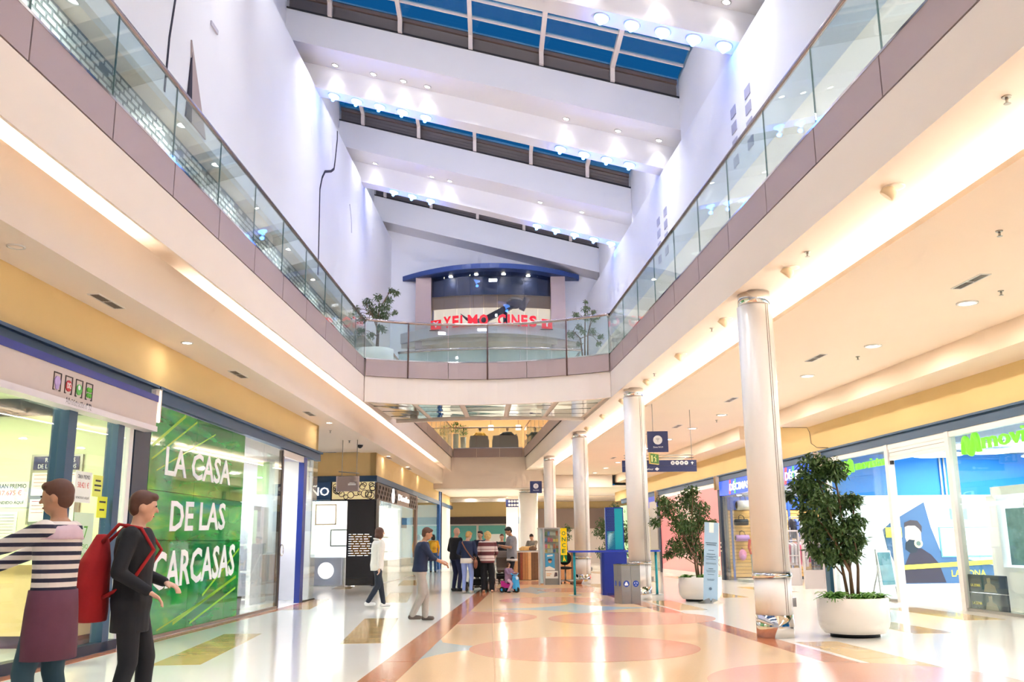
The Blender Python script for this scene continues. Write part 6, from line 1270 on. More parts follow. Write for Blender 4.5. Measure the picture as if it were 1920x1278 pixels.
for x0, x1 in ((-3.05, -2.65), (1.12, 1.52)):
    yt.part('emblem_box', along(MB().box(x0, x1, 32.95, 33.05, 9.16, 9.50)), redm); yt.part('emblem_mark', along(fit_text('Y', x0 + 0.08, x1 - 0.08, 9.22, 9.44, 32.96, 'F', 0.02, 0.03)), wht_letter)
yt.part('base_bar', along(MB().box(-3.1, 1.55, 32.98, 33.04, 9.14, 9.16)), dark)
pr_ = T('display_prop', 'dark angular promotional prop behind the cinema letters', 'display prop', 'W', (-0.3, 34.35, 9.3))
pm = mat('prop_dark', (58, 56, 64), 0.5); pm2 = mat('prop_grey', (128, 122, 120), 0.7, noise=0.3, scale=6)
pr_.part('beam_body', MB().obox((-0.15, 0, 0.62), (1.1, 0.2, 0.22), Matrix.Rotation(R_(-28), 3, 'Y')), pm); pr_.part('support', MB().tube([(0.05, 0, 0), (0.05, 0, 0.6)], 0.08, 8), pm); pr_.part('bulk', MB().ell((0.42, 0.02, 0.98), (0.32, 0.2, 0.24), 12, 8), pm2); pr_.part('curved_tip', MB().tube([(-0.6, 0, 0.34), (-1.0, 0, 0.26), (-1.4, 0, 0.34), (-1.65, 0, 0.56)], [0.12, 0.10, 0.06, 0.01], 8), pm); pr_.part('plates', MB().obox((0.78, 0, 0.92), (0.22, 0.18, 0.5), Matrix.Rotation(R_(25), 3, 'Y')), pm2)

# ================================================================== café behind the far void
for i, (x0, x1, lab) in enumerate([(-2.25, -1.3, 'grey café bench back left of the gap'), (-1.05, 0.25, 'wider grey café bench back right of the gap')]):
    q = T('cafe_bench', lab, 'bench', 'W', ((x0 + x1) / 2, 48.6, 6.02)); w = (x1 - x0) / 2
    q.part('backrest', MB().prism([(-w, 0), (w, 0), (w, 0.78), (-w * 0.5, 0.82), (-w, 0.78)], -0.06, 0.06), mat('bench_grey', (132, 118, 122), 0.6)); q.part('seat', MB().box(-w, w, 0.06, 0.5, 0, 0.44), mat('bench_seat', (110, 98, 102), 0.6)); q.part('end_panel', MB().box(-w - 0.04, -w, -0.06, 0.5, 0, 0.6).box(w, w + 0.04, -0.06, 0.5, 0, 0.6), mat('bench_grey', (0, 0, 0)))
for i, (x, r, h, lab) in enumerate([(-2.98, 0.16, 0.85, 'taller white café planter in the corner'), (-2.58, 0.15, 0.68, 'shorter white café planter beside the tall one')]):
    q = T('planter', lab, 'planter', 'W', (x, 48.2, 6.02)); q.part('pot', MB().lathe([(r * 0.9, 0), (r, h), (r * 0.85, h)], 0, 0, 20), pot_m); q.part('soil', MB().lathe([(r * 0.84, h - 0.03), (r * 0.5, h - 0.01)], 0, 0, 14), soil_m)
    f = T('cafe_plant', ['green plant in the taller café planter', 'green plant in the shorter café planter'][i], 'plant', 'W', (x, 48.2, 6.02 + h - 0.03)); mb = MB(); rr = random.Random(i)
    for _ in range(160): leaf(mb, Vector((rr.uniform(-.2, .2), rr.uniform(-.15, .15), rr.uniform(0.1, 0.65))), Vector((rr.uniform(-1, 1), rr.uniform(-1, 1), rr.uniform(-.3, .8))), Vector((0, 0, 1)), 0.14, 0.06)
    f.part('foliage', mb, fern_m, kind='stuff'); f.part('stem', MB().tube([(0, 0, 0), (0.02, 0, 0.5)], 0.012, 6), bark)
for i, x in enumerate((-1.17, 0.29)):
    q = T('pendant_lamp', ['white pendant lamp over the café bench gap', 'white pendant lamp at the right of the café'][i], 'pendant lamp', 'W', (x, 49.4, 7.20)); q.part('shade', MB().lathe([(0.15, 0), (0.13, 0.26), (0.03, 0.27)], 0, 0, 16), mat('shade_white', (250, 248, 244), 0.5, emit=0.8)); q.part('cord', MB().tube([(0, 0, 0.27), (0, 0, 2.2)], 0.008, 5), black)
# ================================================================== people
def remesh(mb, name, voxel, it=3):
    me = mb.mesh('tmp'); o = bpy.data.objects.new('tmp', me); COL.objects.link(o)
    m = o.modifiers.new('r', 'REMESH'); m.mode = 'VOXEL'; m.voxel_size = voxel; m.use_smooth_shade = True
    if it: s_ = o.modifiers.new('s', 'SMOOTH'); s_.factor = 0.5; s_.iterations = it
    out = bpy.data.meshes.new_from_object(o.evaluated_get(bpy.context.evaluated_depsgraph_get())); out.name = name
    bpy.data.objects.remove(o); bpy.data.meshes.remove(me)
    return out
def ik(a, b, l1, l2, hint):
    a = Vector(a); b = Vector(b); d = b - a; L = min(d.length, (l1 + l2) * 0.999); d.normalize()
    x = (l1 * l1 - l2 * l2 + L * L) / (2 * L); h = math.sqrt(max(0, l1 * l1 - x * x)); hv = Vector(hint); hv = (hv - d * hv.dot(d)).normalized()
    return a + d * x + hv * h, a + d * L
def rings(mb, rs, seg=18):
    vs = []
    for (c, rx, ry) in rs:
        for k in range(seg):
            a = 2 * math.pi * k / seg; vs.append((c[0] + rx * math.cos(a), c[1] + ry * math.sin(a), c[2]))
    n = len(rs)
    fs = [(i * seg + k, i * seg + (k + 1) % seg, (i + 1) * seg + (k + 1) % seg, (i + 1) * seg + k) for i in range(n - 1) for k in range(seg)]
    fs += [tuple(range(seg))[::-1], tuple((n - 1) * seg + k for k in range(seg))]
    return mb.add(vs, fs, True)
def stripe_mat(name, cols, period, wob=0.0, rough=0.85):
    """Horizontal knitted bands along the height of the garment."""
    m = bpy.data.materials.new(name); m.use_nodes = True; nt = m.node_tree; b = nt.nodes['Principled BSDF']; b.inputs['Roughness'].default_value = rough; MATS[name] = m
    tc = nt.nodes.new('ShaderNodeTexCoord'); sp = nt.nodes.new('ShaderNodeSeparateXYZ'); nt.links.new(tc.outputs['Object'], sp.inputs[0])
    dv = nt.nodes.new('ShaderNodeMath'); dv.operation = 'DIVIDE'; dv.inputs[1].default_value = period; nt.links.new(sp.outputs['Z'], dv.inputs[0])
    fr = nt.nodes.new('ShaderNodeMath'); fr.operation = 'FRACT'; nt.links.new(dv.outputs[0], fr.inputs[0])
    cr = nt.nodes.new('ShaderNodeValToRGB'); cr.color_ramp.interpolation = 'CONSTANT'
    for i, (p, c) in enumerate(cols):
        e = cr.color_ramp.elements[i] if i < 2 else cr.color_ramp.elements.new(p)
        e.position = p; e.color = (*lin(c), 1)
    nt.links.new(fr.outputs[0], cr.inputs[0]); nt.links.new(cr.outputs[0], b.inputs['Base Color'])
    return m
SKIN = mat('skin_light', (214, 166, 138), 0.5, noise=0.05, scale=8); SKIN2 = mat('skin_tan', (190, 140, 108), 0.5, noise=0.05, scale=8)
eye_m = mat('eye_dark', (34, 24, 20), 0.3); lip_m = mat('lip_rose', (168, 96, 88), 0.5)
def cloth(n, c): return mat(n, c, 0.85, noise=0.10, scale=14)
def person(label, pos, rot, h, hands, feet=((-0.10, 0.02), (0.10, -0.02)), skin=SKIN, top=None, top_hem=0.90, sleeve='long', legs=None, leg_loose=0.0, leg_end=0.10, shoes=None, hair=None, hair_style='short', lean=0.0, head=(0, 0), voxel=0.011, seat=None, z=0.0, extra=None, build=1.0, heel=(0, 0), elbow=None):
    k = h / 1.75
    t = T('person', label, 'person', 'W', (pos[0], pos[1], z), rot=R_(rot), group=None)
    hipz = (0.93 if seat is None else seat / k)
    S = lambda x, y, zz: Vector((x * k, y * k, zz * k))
    dz = hipz - 0.93
    ly = lambda zz: lean * max(0.0, (zz - 0.95)) * 1.0
    TR = [(0.84, 0.150, 0.105), (0.93, 0.168, 0.118), (1.04, 0.150, 0.105), (1.16, 0.152, 0.108), (1.29, 0.172, 0.118), (1.39, 0.180, 0.106), (1.44, 0.130, 0.085), (1.48, 0.065, 0.06)]
    def torso(mb, z0, z1, inf):
        rs = []
        for i, (zz, rx, ry) in enumerate(TR):
            if z0 - 1e-6 <= zz <= z1 + 1e-6: rs.append((S(0, ly(zz), zz + dz), (rx * build + inf) * k, (ry * build + inf) * k))
        def at(zz):
            for (a, b) in zip(TR[:-1], TR[1:]):
                if a[0] <= zz <= b[0]:
                    f = (zz - a[0]) / (b[0] - a[0]); return (S(0, ly(zz), zz + dz), ((a[1] + (b[1] - a[1]) * f) * build + inf) * k, ((a[2] + (b[2] - a[2]) * f) * build + inf) * k)
            return (S(0, ly(zz), zz + dz), (TR[0][1] * build + inf) * k, (TR[0][2] * build + inf) * k)
        if not rs or rs[0][0].z > (z0 + dz) * k + 1e-4: rs = [at(z0)] + rs
        if rs[-1][0].z < (z1 + dz) * k - 1e-4: rs = rs + [at(z1)]
        rings(mb, rs)
    sh = [S(-0.185 * build, ly(1.41), 1.41 + dz), S(0.185 * build, ly(1.41), 1.41 + dz)]; hips = [S(-0.092, 0, hipz), S(0.092, 0, hipz)]
    EL, HA, KN, AN = [], [], [], []
    for i, sd in enumerate((-1, 1)):
        hp = S(*hands[i]); hint = (elbow[i] if elbow else (sd * 0.5, -0.6, -0.8))
        e, w = ik(sh[i], hp, 0.29 * k, 0.26 * k, hint); EL.append(e); HA.append(w)
        f = S(feet[i][0], feet[i][1], 0.085 + heel[i])
        kn, an = ik(hips[i], f, 0.44 * k, 0.42 * k, (sd * 0.08, 1, 0.0)); KN.append(kn); AN.append(an)
    hc = S(0, ly(1.63) + 0.015, 1.625 + dz); nb = S(0, ly(1.47), 1.46 + dz)
    hm = Matrix.Rotation(R_(head[0]), 3, 'Z') @ Matrix.Rotation(R_(head[1]), 3, 'X')
    def H(x, y, zz): return nb + hm @ ((hc - nb) + S(x, y, zz))
    mb = MB(); torso(mb, 0.84, 1.48, 0.0)
    mb.cap(S(0, ly(1.45), 1.43 + dz), H(0, -0.01, -0.08), 0.055 * k, 0.052 * k, 14)
    mb.ell(H(0, 0, 0.015), (0.076 * k, 0.096 * k, 0.105 * k), 18, 12, hm); mb.ell(H(0, 0.022, -0.055), (0.056 * k, 0.068 * k, 0.062 * k), 14, 8, hm)
    mb.cap(H(0, 0.088, 0.012), H(0, 0.108, -0.018), 0.010 * k, 0.014 * k, 8)
    for sd in (-1, 1): mb.ell(H(sd * 0.077, -0.005, -0.005), (0.012 * k, 0.02 * k, 0.032 * k), 10, 6, hm)
    for i, sd in enumerate((-1, 1)):
        mb.cap(sh[i], EL[i], 0.052 * k, 0.040 * k, 12); mb.cap(EL[i], HA[i], 0.040 * k, 0.027 * k, 12)
        d = (HA[i] - EL[i]).normalized(); sx = d.cross(Vector((0, 0, 1))); sx = sx.normalized() if sx.length > 0.15 else Vector((1, 0, 0)); up_ = sx.cross(d).normalized()
        p0 = HA[i] + d * 0.012 * k; p1 = HA[i] + d * 0.085 * k
        for q in (-0.026, -0.009, 0.009, 0.026): mb.cap(p0 + sx * q * 0.6 * k, p1 + sx * q * k, 0.017 * k, 0.014 * k, 8)
        for q, l in ((-0.029, 0.062), (-0.010, 0.078), (0.010, 0.072), (0.029, 0.055)):
            a = p1 + sx * q * k; b = a + d * l * 0.55 * k - up_ * 0.012 * k; c = b + d * l * 0.40 * k - up_ * 0.028 * k
            mb.cap(a, b, 0.0098 * k, 0.009 * k, 8); mb.cap(b, c, 0.009 * k, 0.0078 * k, 8)
        a = p0 + sx * (-sd) * 0.030 * k + d * 0.012 * k; b = a + (d * 0.7 + sx * (-sd) * 0.6).normalized() * 0.040 * k - up_ * 0.008 * k
        mb.cap(a, b, 0.014 * k, 0.011 * k, 8); mb.cap(b, b + (d - up_ * 0.3).normalized() * 0.028 * k, 0.011 * k, 0.009 * k, 8)
        mb.cap(hips[i], KN[i], 0.085 * k, 0.056 * k, 12); mb.cap(KN[i], AN[i], 0.055 * k, 0.036 * k, 12)
        mb.cap(AN[i] + S(0, -0.02, -0.04), AN[i] + S(sd * 0.01, 0.13, -0.055), 0.034 * k, 0.026 * k, 10)
    t.part('body', remesh(mb, 'body', voxel), skin)
    for sd in (-1, 1): t.part('eye', MB().ell(H(sd * 0.031, 0.0915, 0.018), (0.011 * k, 0.006 * k, 0.007 * k), 8, 6, hm), eye_m)
    t.part('mouth', MB().ell(H(0, 0.089, -0.058), (0.022 * k, 0.006 * k, 0.006 * k), 8, 5, hm), lip_m)
    # trousers
    mb = MB(); torso(mb, 0.84, 1.03, 0.014)
    for i in range(2):
        l2 = AN[i] + (KN[i] - AN[i]).normalized() * max(0.0, (leg_end - 0.10)) * k
        mb.cap(hips[i], KN[i], 0.098 * k, (0.072 + leg_loose) * k, 14); mb.cap(KN[i], l2, (0.070 + leg_loose) * k, (0.052 + leg_loose) * k, 14)
    t.part('trousers', remesh(mb, 'trousers', voxel * 1.15), legs)
    # top
    mb = MB(); torso(mb, top_hem, 1.465, 0.032 if top_hem < 0.9 else 0.024)
    for i in range(2):
        mb.cap(sh[i], EL[i] if sleeve != 'short' else sh[i].lerp(EL[i], 0.72), 0.068 * k, 0.056 * k, 14)
        if sleeve == 'long': mb.cap(EL[i], EL[i].lerp(HA[i], 0.96), 0.054 * k, 0.040 * k, 14)
        if sleeve == 'elbow': mb.cap(EL[i], EL[i].lerp(HA[i], 0.25), 0.054 * k, 0.050 * k, 14)
    t.part('top', remesh(mb, 'top', voxel * 1.15), top)
    for i, sd in enumerate((-1, 1)):
        mb = MB(); a = AN[i]
        mb.cap(a + S(0, -0.035, -0.038), a + S(sd * 0.012, 0.14, -0.050), 0.046 * k, 0.038 * k, 12); mb.v = [(x, y, max(zz, (a.z - 0.085 * k))) for x, y, zz in mb.v]
        t.part('shoe', mb, shoes)
    if hair is not None:
        mb = MB()
        if hair_style == 'short': mb.ell(H(0, -0.016, 0.040), (0.084 * k, 0.100 * k, 0.094 * k), 18, 10, hm); mb.ell(H(0, -0.045, -0.005), (0.076 * k, 0.066 * k, 0.075 * k), 14, 8, hm); mb.ell(H(0, 0.05, 0.085), (0.062 * k, 0.05 * k, 0.035 * k), 12, 6, hm)
        elif hair_style == 'bob':
            mb.ell(H(0, -0.014, 0.036), (0.092 * k, 0.106 * k, 0.098 * k), 18, 10, hm); mb.ell(H(0, -0.05, -0.055), (0.098 * k, 0.070 * k, 0.09 * k), 16, 8, hm)
            for sd in (-1, 1): mb.ell(H(sd * 0.075, 0.0, -0.05), (0.028 * k, 0.055 * k, 0.085 * k), 10, 6, hm)
        elif hair_style == 'curly':
            rr = random.Random(4)
            for _ in range(40):
                v = Vector((rr.gauss(0, 1), rr.gauss(0, 1) - 0.35, rr.gauss(0, 1) + 0.25)).normalized()
                if v.y > 0.45 and v.z < 0.5: continue
                mb.ell(H(v.x * 0.088, v.y * 0.100 - 0.01, v.z * 0.105 + 0.0), (0.036 * k, 0.036 * k, 0.036 * k), 10, 6)
            mb.ell(H(0, -0.03, 0.01), (0.098 * k, 0.092 * k, 0.11 * k), 16, 8, hm)
        t.part('hair', remesh(mb, 'hair', voxel * 1.1, 2), hair)
    if extra: extra(t, k, S, dict(sh=sh, EL=EL, HA=HA, H=H, hm=hm, ly=ly, dz=dz))
    return t
black_c = cloth('cloth_black', (26, 26, 30)); navy_c = cloth('cloth_navy', (36, 48, 78)); dj = cloth('denim_dark', (34, 40, 72)); ljn = cloth('denim_light', (140, 160, 214)); greyc = cloth('cloth_grey', (150, 150, 154)); whitec = cloth('cloth_white', (228, 222, 212)); burg = cloth('cloth_burgundy', (98, 52, 68)); tealj = cloth('denim_teal', (46, 72, 84)); yel_c = cloth('cloth_yellow', (236, 176, 40)); lilac = cloth('cloth_lilac', (150, 120, 150)); pants_g = cloth('cloth_stone', (176, 170, 162))
shoe_w = mat('shoe_white', (222, 218, 212), 0.6); shoe_b = mat('shoe_black', (30, 28, 28), 0.5); shoe_g = mat('shoe_grey', (176, 168, 158), 0.6)
blond = mat('hair_blond', (198, 156, 92), 0.7, noise=0.2, scale=30); blond2 = mat('hair_pale_blond', (214, 182, 122), 0.8, noise=0.2, scale=30); brown = mat('hair_brown', (92, 56, 40), 0.6, noise=0.2, scale=30); blackh = mat('hair_black', (26, 20, 18), 0.5, noise=0.2, scale=30)
def phone_in(t, k, S, d):
    m = (d['HA'][0] + d['HA'][1]) / 2
    dd = (d['HA'][1] - d['EL'][1]).normalized()
    t2 = T('mobile_phone', 'dark mobile phone held by the young man in grey', 'phone', 'W', (0, 0, 0)); t2.o.parent = None
    w = t.o.matrix_basis @ (d['HA'][1] + dd * 0.11 * k); t2.o.location = w; t2.o.rotation_euler = t.o.rotation_euler
    t2.part('case', MB().obox((0, 0, 0), (0.075, 0.15, 0.010), Matrix.Rotation(R_(35), 3, 'X')), black); t2.part('screen', MB().obox((0, -0.003, 0.006), (0.068, 0.138, 0.003), Matrix.Rotation(R_(35), 3, 'X')), mat('phone_screen', (180, 200, 220), 0.2, emit=0.4))
# striped-sweater man at the lottery glass
stripe = stripe_mat('knit_navy_cream', [(0.0, (226, 214, 204)), (0.55, (44, 42, 62))], 0.058)
def waist_coat(t, k, S, d):
    mb = MB(); rings(mb, [(S(0, 0, 0.58), 0.215 * k, 0.165 * k), (S(0, 0, 0.72), 0.215 * k, 0.16 * k), (S(0, 0, 0.90), 0.205 * k, 0.150 * k), (S(0, 0, 1.02), 0.188 * k, 0.140 * k)]); t.part('tied_jacket', mb, burg, 'burgundy jacket tied around the waist')
    mb = MB(); rings(mb, [(S(0, d['ly'](1.36), 1.345), 0.222 * k, 0.146 * k), (S(0, d['ly'](1.42), 1.41), 0.200 * k, 0.128 * k), (S(0, d['ly'](1.46), 1.455), 0.120 * k, 0.100 * k)]); t.part('shoulder_yoke', remesh(mb, 'yoke', 0.012, 1), cloth('cloth_rose', (206, 178, 186)))
person('person in navy and cream striped jumper reaching out at the lottery glass', (-3.10, 6.45), 88, 1.76, ((-0.10, 0.52, 1.24), (0.14, 0.50, 1.16)), ((-0.10, 0.05), (0.10, -0.10)), top=stripe, top_hem=1.0, legs=tealj, shoes=shoe_b, hair=brown, head=(8, -6), voxel=0.009, extra=waist_coat, skin=SKIN2)
# dark-clad person with red backpack
def red_pack(t, k, S, d):
    b = T('backpack', 'large red drawstring backpack on the back of the dark-clad person', 'backpack', 'W', (0, 0, 0)); b.o.location = t.o.location; b.o.rotation_euler = t.o.rotation_euler
    redc = cloth('pack_red', (166, 24, 26)); mb = MB(); rings(mb, [(S(0, -0.27, 0.78), 0.17 * k, 0.10 * k), (S(0, -0.30, 0.86), 0.21 * k, 0.135 * k), (S(0, -0.30, 1.05), 0.20 * k, 0.13 * k), (S(0, -0.28, 1.22), 0.15 * k, 0.11 * k), (S(0, -0.255, 1.34), 0.09 * k, 0.07 * k), (S(0, -0.245, 1.42), 0.05 * k, 0.04 * k)])
    b.part('pack_body', remesh(mb, 'pack', 0.012, 3), redc); b.part('cord', MB().tube([S(-0.10, -0.37, 1.22), S(-0.05, -0.405, 1.16), S(0.04, -0.405, 1.17), S(0.10, -0.37, 1.24)], 0.008, 6), mat('cord_pale', (220, 190, 186), 0.7))
    for sd in (-1, 1): b.part('strap', MB().tube([S(sd * 0.08, -0.22, 1.36), S(sd * 0.13, -0.10, 1.49), S(sd * 0.13, 0.06, 1.46), S(sd * 0.15, 0.165, 1.30), S(sd * 0.17, 0.02, 1.06), S(sd * 0.10, -0.20, 0.95)], 0.014, 6), redc)
person('dark-clad person with hair tied short beside the navy pilaster', (-2.85, 7.15), -80, 1.72, ((-0.20, 0.20, 1.05), (0.22, 0.16, 1.0)), ((-0.09, 0.10), (0.09, -0.08)), top=black_c, top_hem=0.70, legs=black_c, shoes=shoe_b, hair=brown, head=(10, -8), voxel=0.010, extra=red_pack)
# walking woman in a pale cardigan
def cardigan(t, k, S, d):
    t.part('collar', MB().tube([S(-0.09, 0.09, 1.42), S(-0.10, -0.02, 1.485), S(0, -0.085, 1.50), S(0.10, -0.02, 1.485), S(0.09, 0.09, 1.42)], 0.018, 8), whitec)
person('woman in a long pale cardigan and dark trousers walking by the jewellery', (-2.92, 20.3), -62, 1.66, ((-0.24, 0.10, 0.88), (0.22, -0.02, 0.86)), ((-0.07, 0.20), (0.07, -0.22)), top=whitec, top_hem=0.80, legs=cloth('cloth_ink', (36, 42, 54)), shoes=shoe_w, hair=brown, hair_style='bob', lean=0.06, heel=(0, 0.05), extra=cardigan)
person('man in navy shirt and stone trousers with forearms held out', (-1.66, 16.8), -80, 1.60, ((-0.10, 0.42, 1.10), (0.10, 0.44, 1.06)), ((-0.09, 0.12), (0.09, -0.14)), top=navy_c, sleeve='elbow', legs=pants_g, leg_loose=0.012, shoes=mat('shoe_taupe', (96, 84, 76), 0.6), hair=brown, lean=0.12, head=(0, -14), heel=(0, 0.03), build=1.08, skin=SKIN2)
# person with the yellow backpack looking into the pale blue shop
def yellow_pack(t, k, S, d):
    b = T('backpack', 'small yellow backpack worn by the person at the pale blue shop', 'backpack', 'W', (0, 0, 0)); b.o.location = t.o.location; b.o.rotation_euler = t.o.rotation_euler
    mb = MB(); rings(mb, [(S(0, -0.24, 1.0), 0.13 * k, 0.07 * k), (S(0, -0.25, 1.1), 0.15 * k, 0.09 * k), (S(0, -0.25, 1.3), 0.14 * k, 0.08 * k), (S(0, -0.23, 1.40), 0.09 * k, 0.05 * k)]); b.part('pack_body', mb, cloth('pack_yellow', (244, 190, 60))); b.part('pocket', MB().ell(S(0, -0.33, 1.12), (0.09 * k, 0.03 * k, 0.08 * k), 12, 6), cloth('pack_ochre', (222, 160, 40)))
    for sd in (-1, 1): b.part('strap', MB().tube([S(sd * 0.07, -0.18, 1.38), S(sd * 0.10, -0.05, 1.495), S(sd * 0.10, 0.10, 1.45), S(sd * 0.13, 0.16, 1.28), S(sd * 0.13, -0.17, 1.05)], 0.014, 6), cloth('pack_ochre', (0, 0, 0)))
person('person in yellow jacket and jeans standing at the pale blue shop', (-3.78, 44.5), 12, 1.74, ((-0.26, 0.10, 0.90), (0.26, 0.10, 0.90)), top=yel_c, legs=cloth('denim_mid', (52, 84, 130)), shoes=shoe_b, hair=blackh, hair_style='bob', extra=yellow_pack, voxel=0.014)
# the group around the push-chair
person('bald man in black jacket and dark jeans', (-1.66, 27.1), -48, 1.76, ((-0.16, 0.18, 1.02), (0.20, 0.20, 1.0)), ((-0.09, 0.0), (0.09, 0.05)), top=black_c, top_hem=0.86, legs=dj, shoes=mat('shoe_black_white', (60, 60, 64), 0.6), hair=None, head=(-10, -4), build=1.08)
def shoulder_bag(t, k, S, d):
    b = T('shoulder_bag', 'brown leather shoulder bag of the woman in light jeans', 'bag', 'W', (0, 0, 0)); b.o.location = t.o.location; b.o.rotation_euler = t.o.rotation_euler
    lt = mat('leather_brown', (138, 84, 60), 0.5); b.part('strap', MB().tube([S(-0.13, 0.06, 1.47), S(-0.12, -0.10, 1.42), S(0.0, -0.165, 1.24), S(0.16, -0.15, 1.02), S(0.22, -0.06, 0.92)], 0.016, 6), lt); b.part('bag_body', MB().ell(S(0.26, 0.0, 0.82), (0.05 * k, 0.14 * k, 0.14 * k), 12, 8), lt)
    mb = MB(); rings(mb, [(S(0, 0, 0.84), 0.200 * k, 0.146 * k), (S(0, 0, 0.98), 0.196 * k, 0.142 * k)]); t.part('shirt_hem', mb, whitec, 'white shirt hem below the jacket')
person('short-haired blond woman in navy jacket and light blue jeans', (-1.27, 25.75), -14, 1.64, ((-0.20, 0.24, 1.05), (0.18, 0.26, 1.04)), ((-0.10, 0.0), (0.11, 0.02)), top=navy_c, top_hem=0.98, legs=ljn, shoes=shoe_g, hair=blond, head=(-30, -18), extra=shoulder_bag, leg_loose=-0.004)
knit = stripe_mat('knit_white_burgundy', [(0.0, (112, 58, 62)), (0.42, (232, 216, 210)), (0.62, (176, 130, 130)), (0.70, (232, 216, 210))], 0.245)
person('curly blond woman in white and burgundy knitted jumper, black trousers', (-0.73, 26.15), 2, 1.63, ((-0.22, 0.26, 1.0), (0.22, 0.26, 1.0)), ((-0.11, 0.0), (0.13, -0.02)), top=knit, top_hem=0.84, legs=black_c, leg_loose=0.022, shoes=mat('shoe_beige', (206, 166, 138), 0.6), hair=blond2, hair_style='curly', build=1.10)
person('person in dark navy coat half hidden behind the blond woman', (-1.02, 28.9), 150, 1.68, ((-0.24, 0.05, 0.9), (0.24, 0.05, 0.9)), top=cloth('cloth_midnight', (30, 34, 56)), top_hem=0.8, legs=black_c, shoes=shoe_b, hair=blackh, voxel=0.013)
person('man in open black jacket facing the viewer behind a push-chair', (-0.42, 32.9), 182, 1.62, ((-0.09, 0.26, 1.02), (0.09, 0.26, 1.02)), top=black_c, top_hem=0.84, legs=cloth('cloth_charcoal', (60, 58, 60)), shoes=shoe_b, hair=brown, voxel=0.012)
def tee_hem(t, k, S, d):
    mb = MB(); rings(mb, [(S(0, 0, 0.765), 0.206 * k, 0.152 * k), (S(0, 0, 0.83), 0.204 * k, 0.150 * k)]); t.part('tee_hem', mb, whitec, 'white hem below the grey tee'); phone_in(t, k, S, d)
person('tall young man in long grey tee looking down at his phone', (-0.06, 28.1), 112, 1.80, ((-0.06, 0.34, 1.20), (0.05, 0.32, 1.17)), ((-0.10, 0.03), (0.10, -0.06)), top=greyc, top_hem=0.80, sleeve='short', legs=black_c, shoes=shoe_w, hair=blackh, head=(4, -26), lean=0.03, extra=tee_hem, skin=SKIN2)
person('stall keeper in patterned shirt bending behind the counter', (0.70, 36.5), 150, 1.66, ((-0.12, 0.40, 1.06), (0.12, 0.40, 1.06)), top=mat('cloth_pattern', (120, 110, 96), 0.8, noise=0.6, scale=12), legs=black_c, shoes=shoe_b, hair=blackh, head=(10, -24), voxel=0.013)
person('toddler in lilac coat riding the toy scooter', (-0.16, 26.0), -125, 0.92, ((-0.16, 0.42, 0.98), (0.16, 0.42, 0.98)), ((-0.26, 0.16), (0.26, 0.16)), top=lilac, top_hem=0.72, legs=cloth('cloth_rosewhite', (214, 176, 196)), shoes=shoe_b, hair=brown, hair_style='bob', seat=0.36, voxel=0.009, build=1.3)
person('café guest in yellow jumper on the left bench', (-1.74, 49.05), 10, 1.72, ((-0.30, 0.30, 0.95), (0.30, 0.30, 0.95)), ((-0.12, 0.5), (0.12, 0.5)), top=yel_c, legs=black_c, shoes=shoe_b, hair=blackh, seat=0.50, voxel=0.015, z=6.02)
person('bald café guest in black jumper on the right bench', (-0.30, 49.05), -8, 1.76, ((-0.40, 0.25, 0.95), (0.45, 0.2, 0.90)), ((-0.12, 0.5), (0.12, 0.5)), top=black_c, legs=black_c, shoes=shoe_b, hair=None, seat=0.50, voxel=0.015, z=6.02)
person('café guest in dark green jumper at the far right of the café', (1.15, 49.3), 30, 1.74, ((-0.40, 0.25, 0.95), (0.30, 0.3, 0.95)), ((-0.12, 0.5), (0.12, 0.5)), top=cloth('cloth_moss', (50, 58, 46)), legs=black_c, shoes=shoe_b, hair=brown, seat=0.50, voxel=0.015, z=6.02)
st_ = T('cafe_stool', 'low stool under the café guest in dark green', 'stool', 'W', (1.15, 49.3, 6.02)); st_.part('seat', MB().lathe([(0.2, 0.36), (0.2, 0.40)], 0, 0, 16), dark); st_.part('pedestal', MB().lathe([(0.16, 0), (0.04, 0.04), (0.04, 0.36)], 0, 0, 12), brushed)

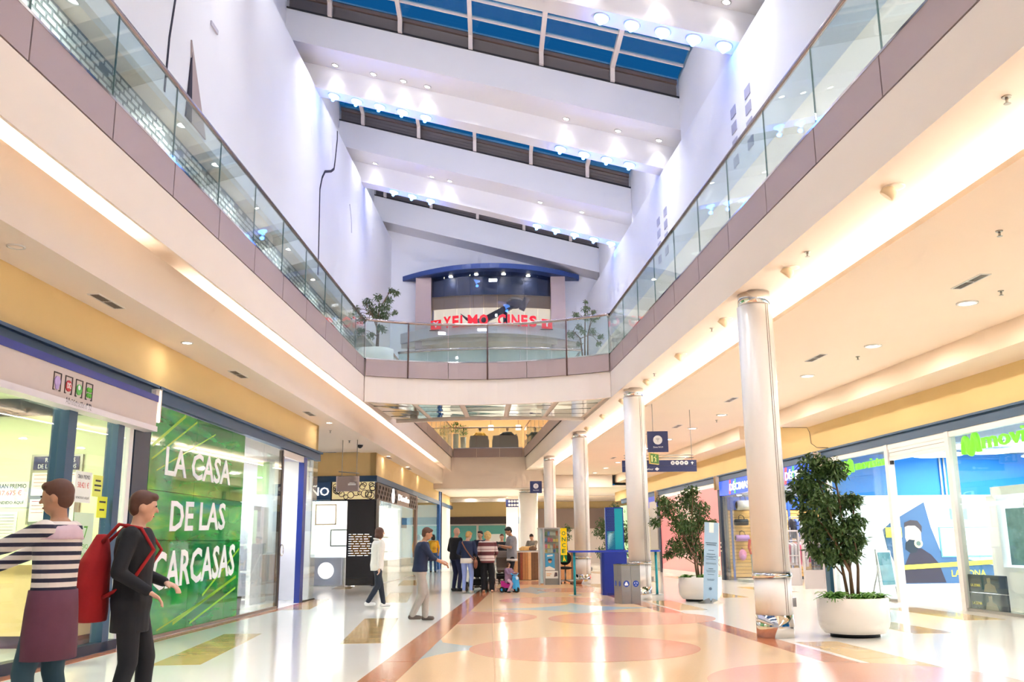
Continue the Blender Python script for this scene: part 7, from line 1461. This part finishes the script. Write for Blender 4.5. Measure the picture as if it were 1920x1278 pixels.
# ================================================================== push-chairs and toy scooter
def pushchair(lab, pos, rot, fab, sc=1.0):
    q = T('push_chair', lab, 'push-chair', 'W', (pos[0], pos[1], 0), rot=R_(rot))
    for sd in (-1, 1):
        x = sd * 0.25
        q.part('frame_tube', MB().tube([(x, 0.52, 0.12), (x, 0.1, 0.55), (x, -0.30, 0.92), (x, -0.42, 1.02)], 0.015, 7), brushed); q.part('rear_strut', MB().tube([(x, -0.30, 0.14), (x, 0.0, 0.62)], 0.014, 7), black)
        for y, r in ((0.50, 0.095), (-0.32, 0.13)):
            w = q.part('wheel', MB().tube([(x - 0.022 + 0.05 * sd, y, r), (x + 0.022 + 0.05 * sd, y, r)], r, 20), black); q.part('hub', MB().tube([(x - 0.028 + 0.05 * sd, y, r), (x + 0.028 + 0.05 * sd, y, r)], r * 0.55, 14), brushed, parent=w)
    q.part('axle', MB().tube([(-0.26, -0.32, 0.13), (0.26, -0.32, 0.13)], 0.012, 6), black); q.part('axle', MB().tube([(-0.26, 0.50, 0.095), (0.26, 0.50, 0.095)], 0.012, 6), black)
    q.part('handle', MB().tube([(-0.25, -0.42, 1.02), (-0.2, -0.46, 1.05), (0.2, -0.46, 1.05), (0.25, -0.42, 1.02)], 0.018, 8), black)
    q.part('seat', MB().prism([(-0.18, 0.42), (0.30, 0.36), (0.34, 0.44), (-0.10, 0.52), (-0.28, 0.90), (-0.36, 0.88)], -0.19, 0.19, 'x'), fab)
    n = 8; prof = [(-0.05 + 0.36 * math.cos(R_(a)), 0.72 + 0.34 * math.sin(R_(a))) for a in range(20, 161, 20)]
    q.part('canopy', MB().prism(prof + [(p[0] * 0.94, 0.72 + (p[1] - 0.72) * 0.93) for p in prof[::-1]], -0.22, 0.22, 'x'), fab)
    q.part('basket', MB().prism([(-0.30, 0.16), (0.32, 0.16), (0.36, 0.32), (-0.34, 0.32)], -0.2, 0.2, 'x'), blackmat); q.part('footrest', MB().box(-0.18, 0.18, 0.36, 0.46, 0.24, 0.27), black)
    return q
pushchair('black push-chair behind the women in the group', (-0.98, 27.05), -10, blackmat); pushchair('grey-brown push-chair in front of the man in black jacket', (-0.40, 32.1), 185, cloth('cloth_umber', (92, 80, 72)))
ts = T('toy_scooter', 'magenta and light blue ride-on toy scooter', 'toy scooter', 'W', (-0.13, 25.99, 0), rot=R_(-125))
mag = mat('toy_magenta', (206, 40, 150), 0.35); sky = mat('toy_blue', (60, 170, 230), 0.35)
ts.part('body', MB().prism([(-0.22, 0.12), (0.10, 0.12), (0.20, 0.20), (0.10, 0.24), (-0.02, 0.22), (-0.08, 0.30), (-0.24, 0.30)], -0.08, 0.08, 'x'), mag); ts.part('front_shield', MB().prism([(0.16, 0.10), (0.28, 0.10), (0.24, 0.40), (0.16, 0.44)], -0.09, 0.09, 'x'), sky); ts.part('headlight', MB().ell((0, 0.24, 0.38), (0.05, 0.05, 0.05), 12, 8), mat('toy_pale', (214, 226, 240), 0.3)); ts.part('handlebar', MB().tube([(-0.17, 0.17, 0.50), (-0.08, 0.20, 0.46), (0.08, 0.20, 0.46), (0.17, 0.17, 0.50)], 0.016, 8), sky)
for x, y in ((-0.09, -0.18), (0.09, -0.18), (0, 0.24)): w = ts.part('wheel', MB().tube([(x - 0.025, y, 0.075), (x + 0.025, y, 0.075)], 0.075, 18), black); ts.part('hub', MB().tube([(x - 0.03, y, 0.075), (x + 0.03, y, 0.075)], 0.035, 12), sky, parent=w)
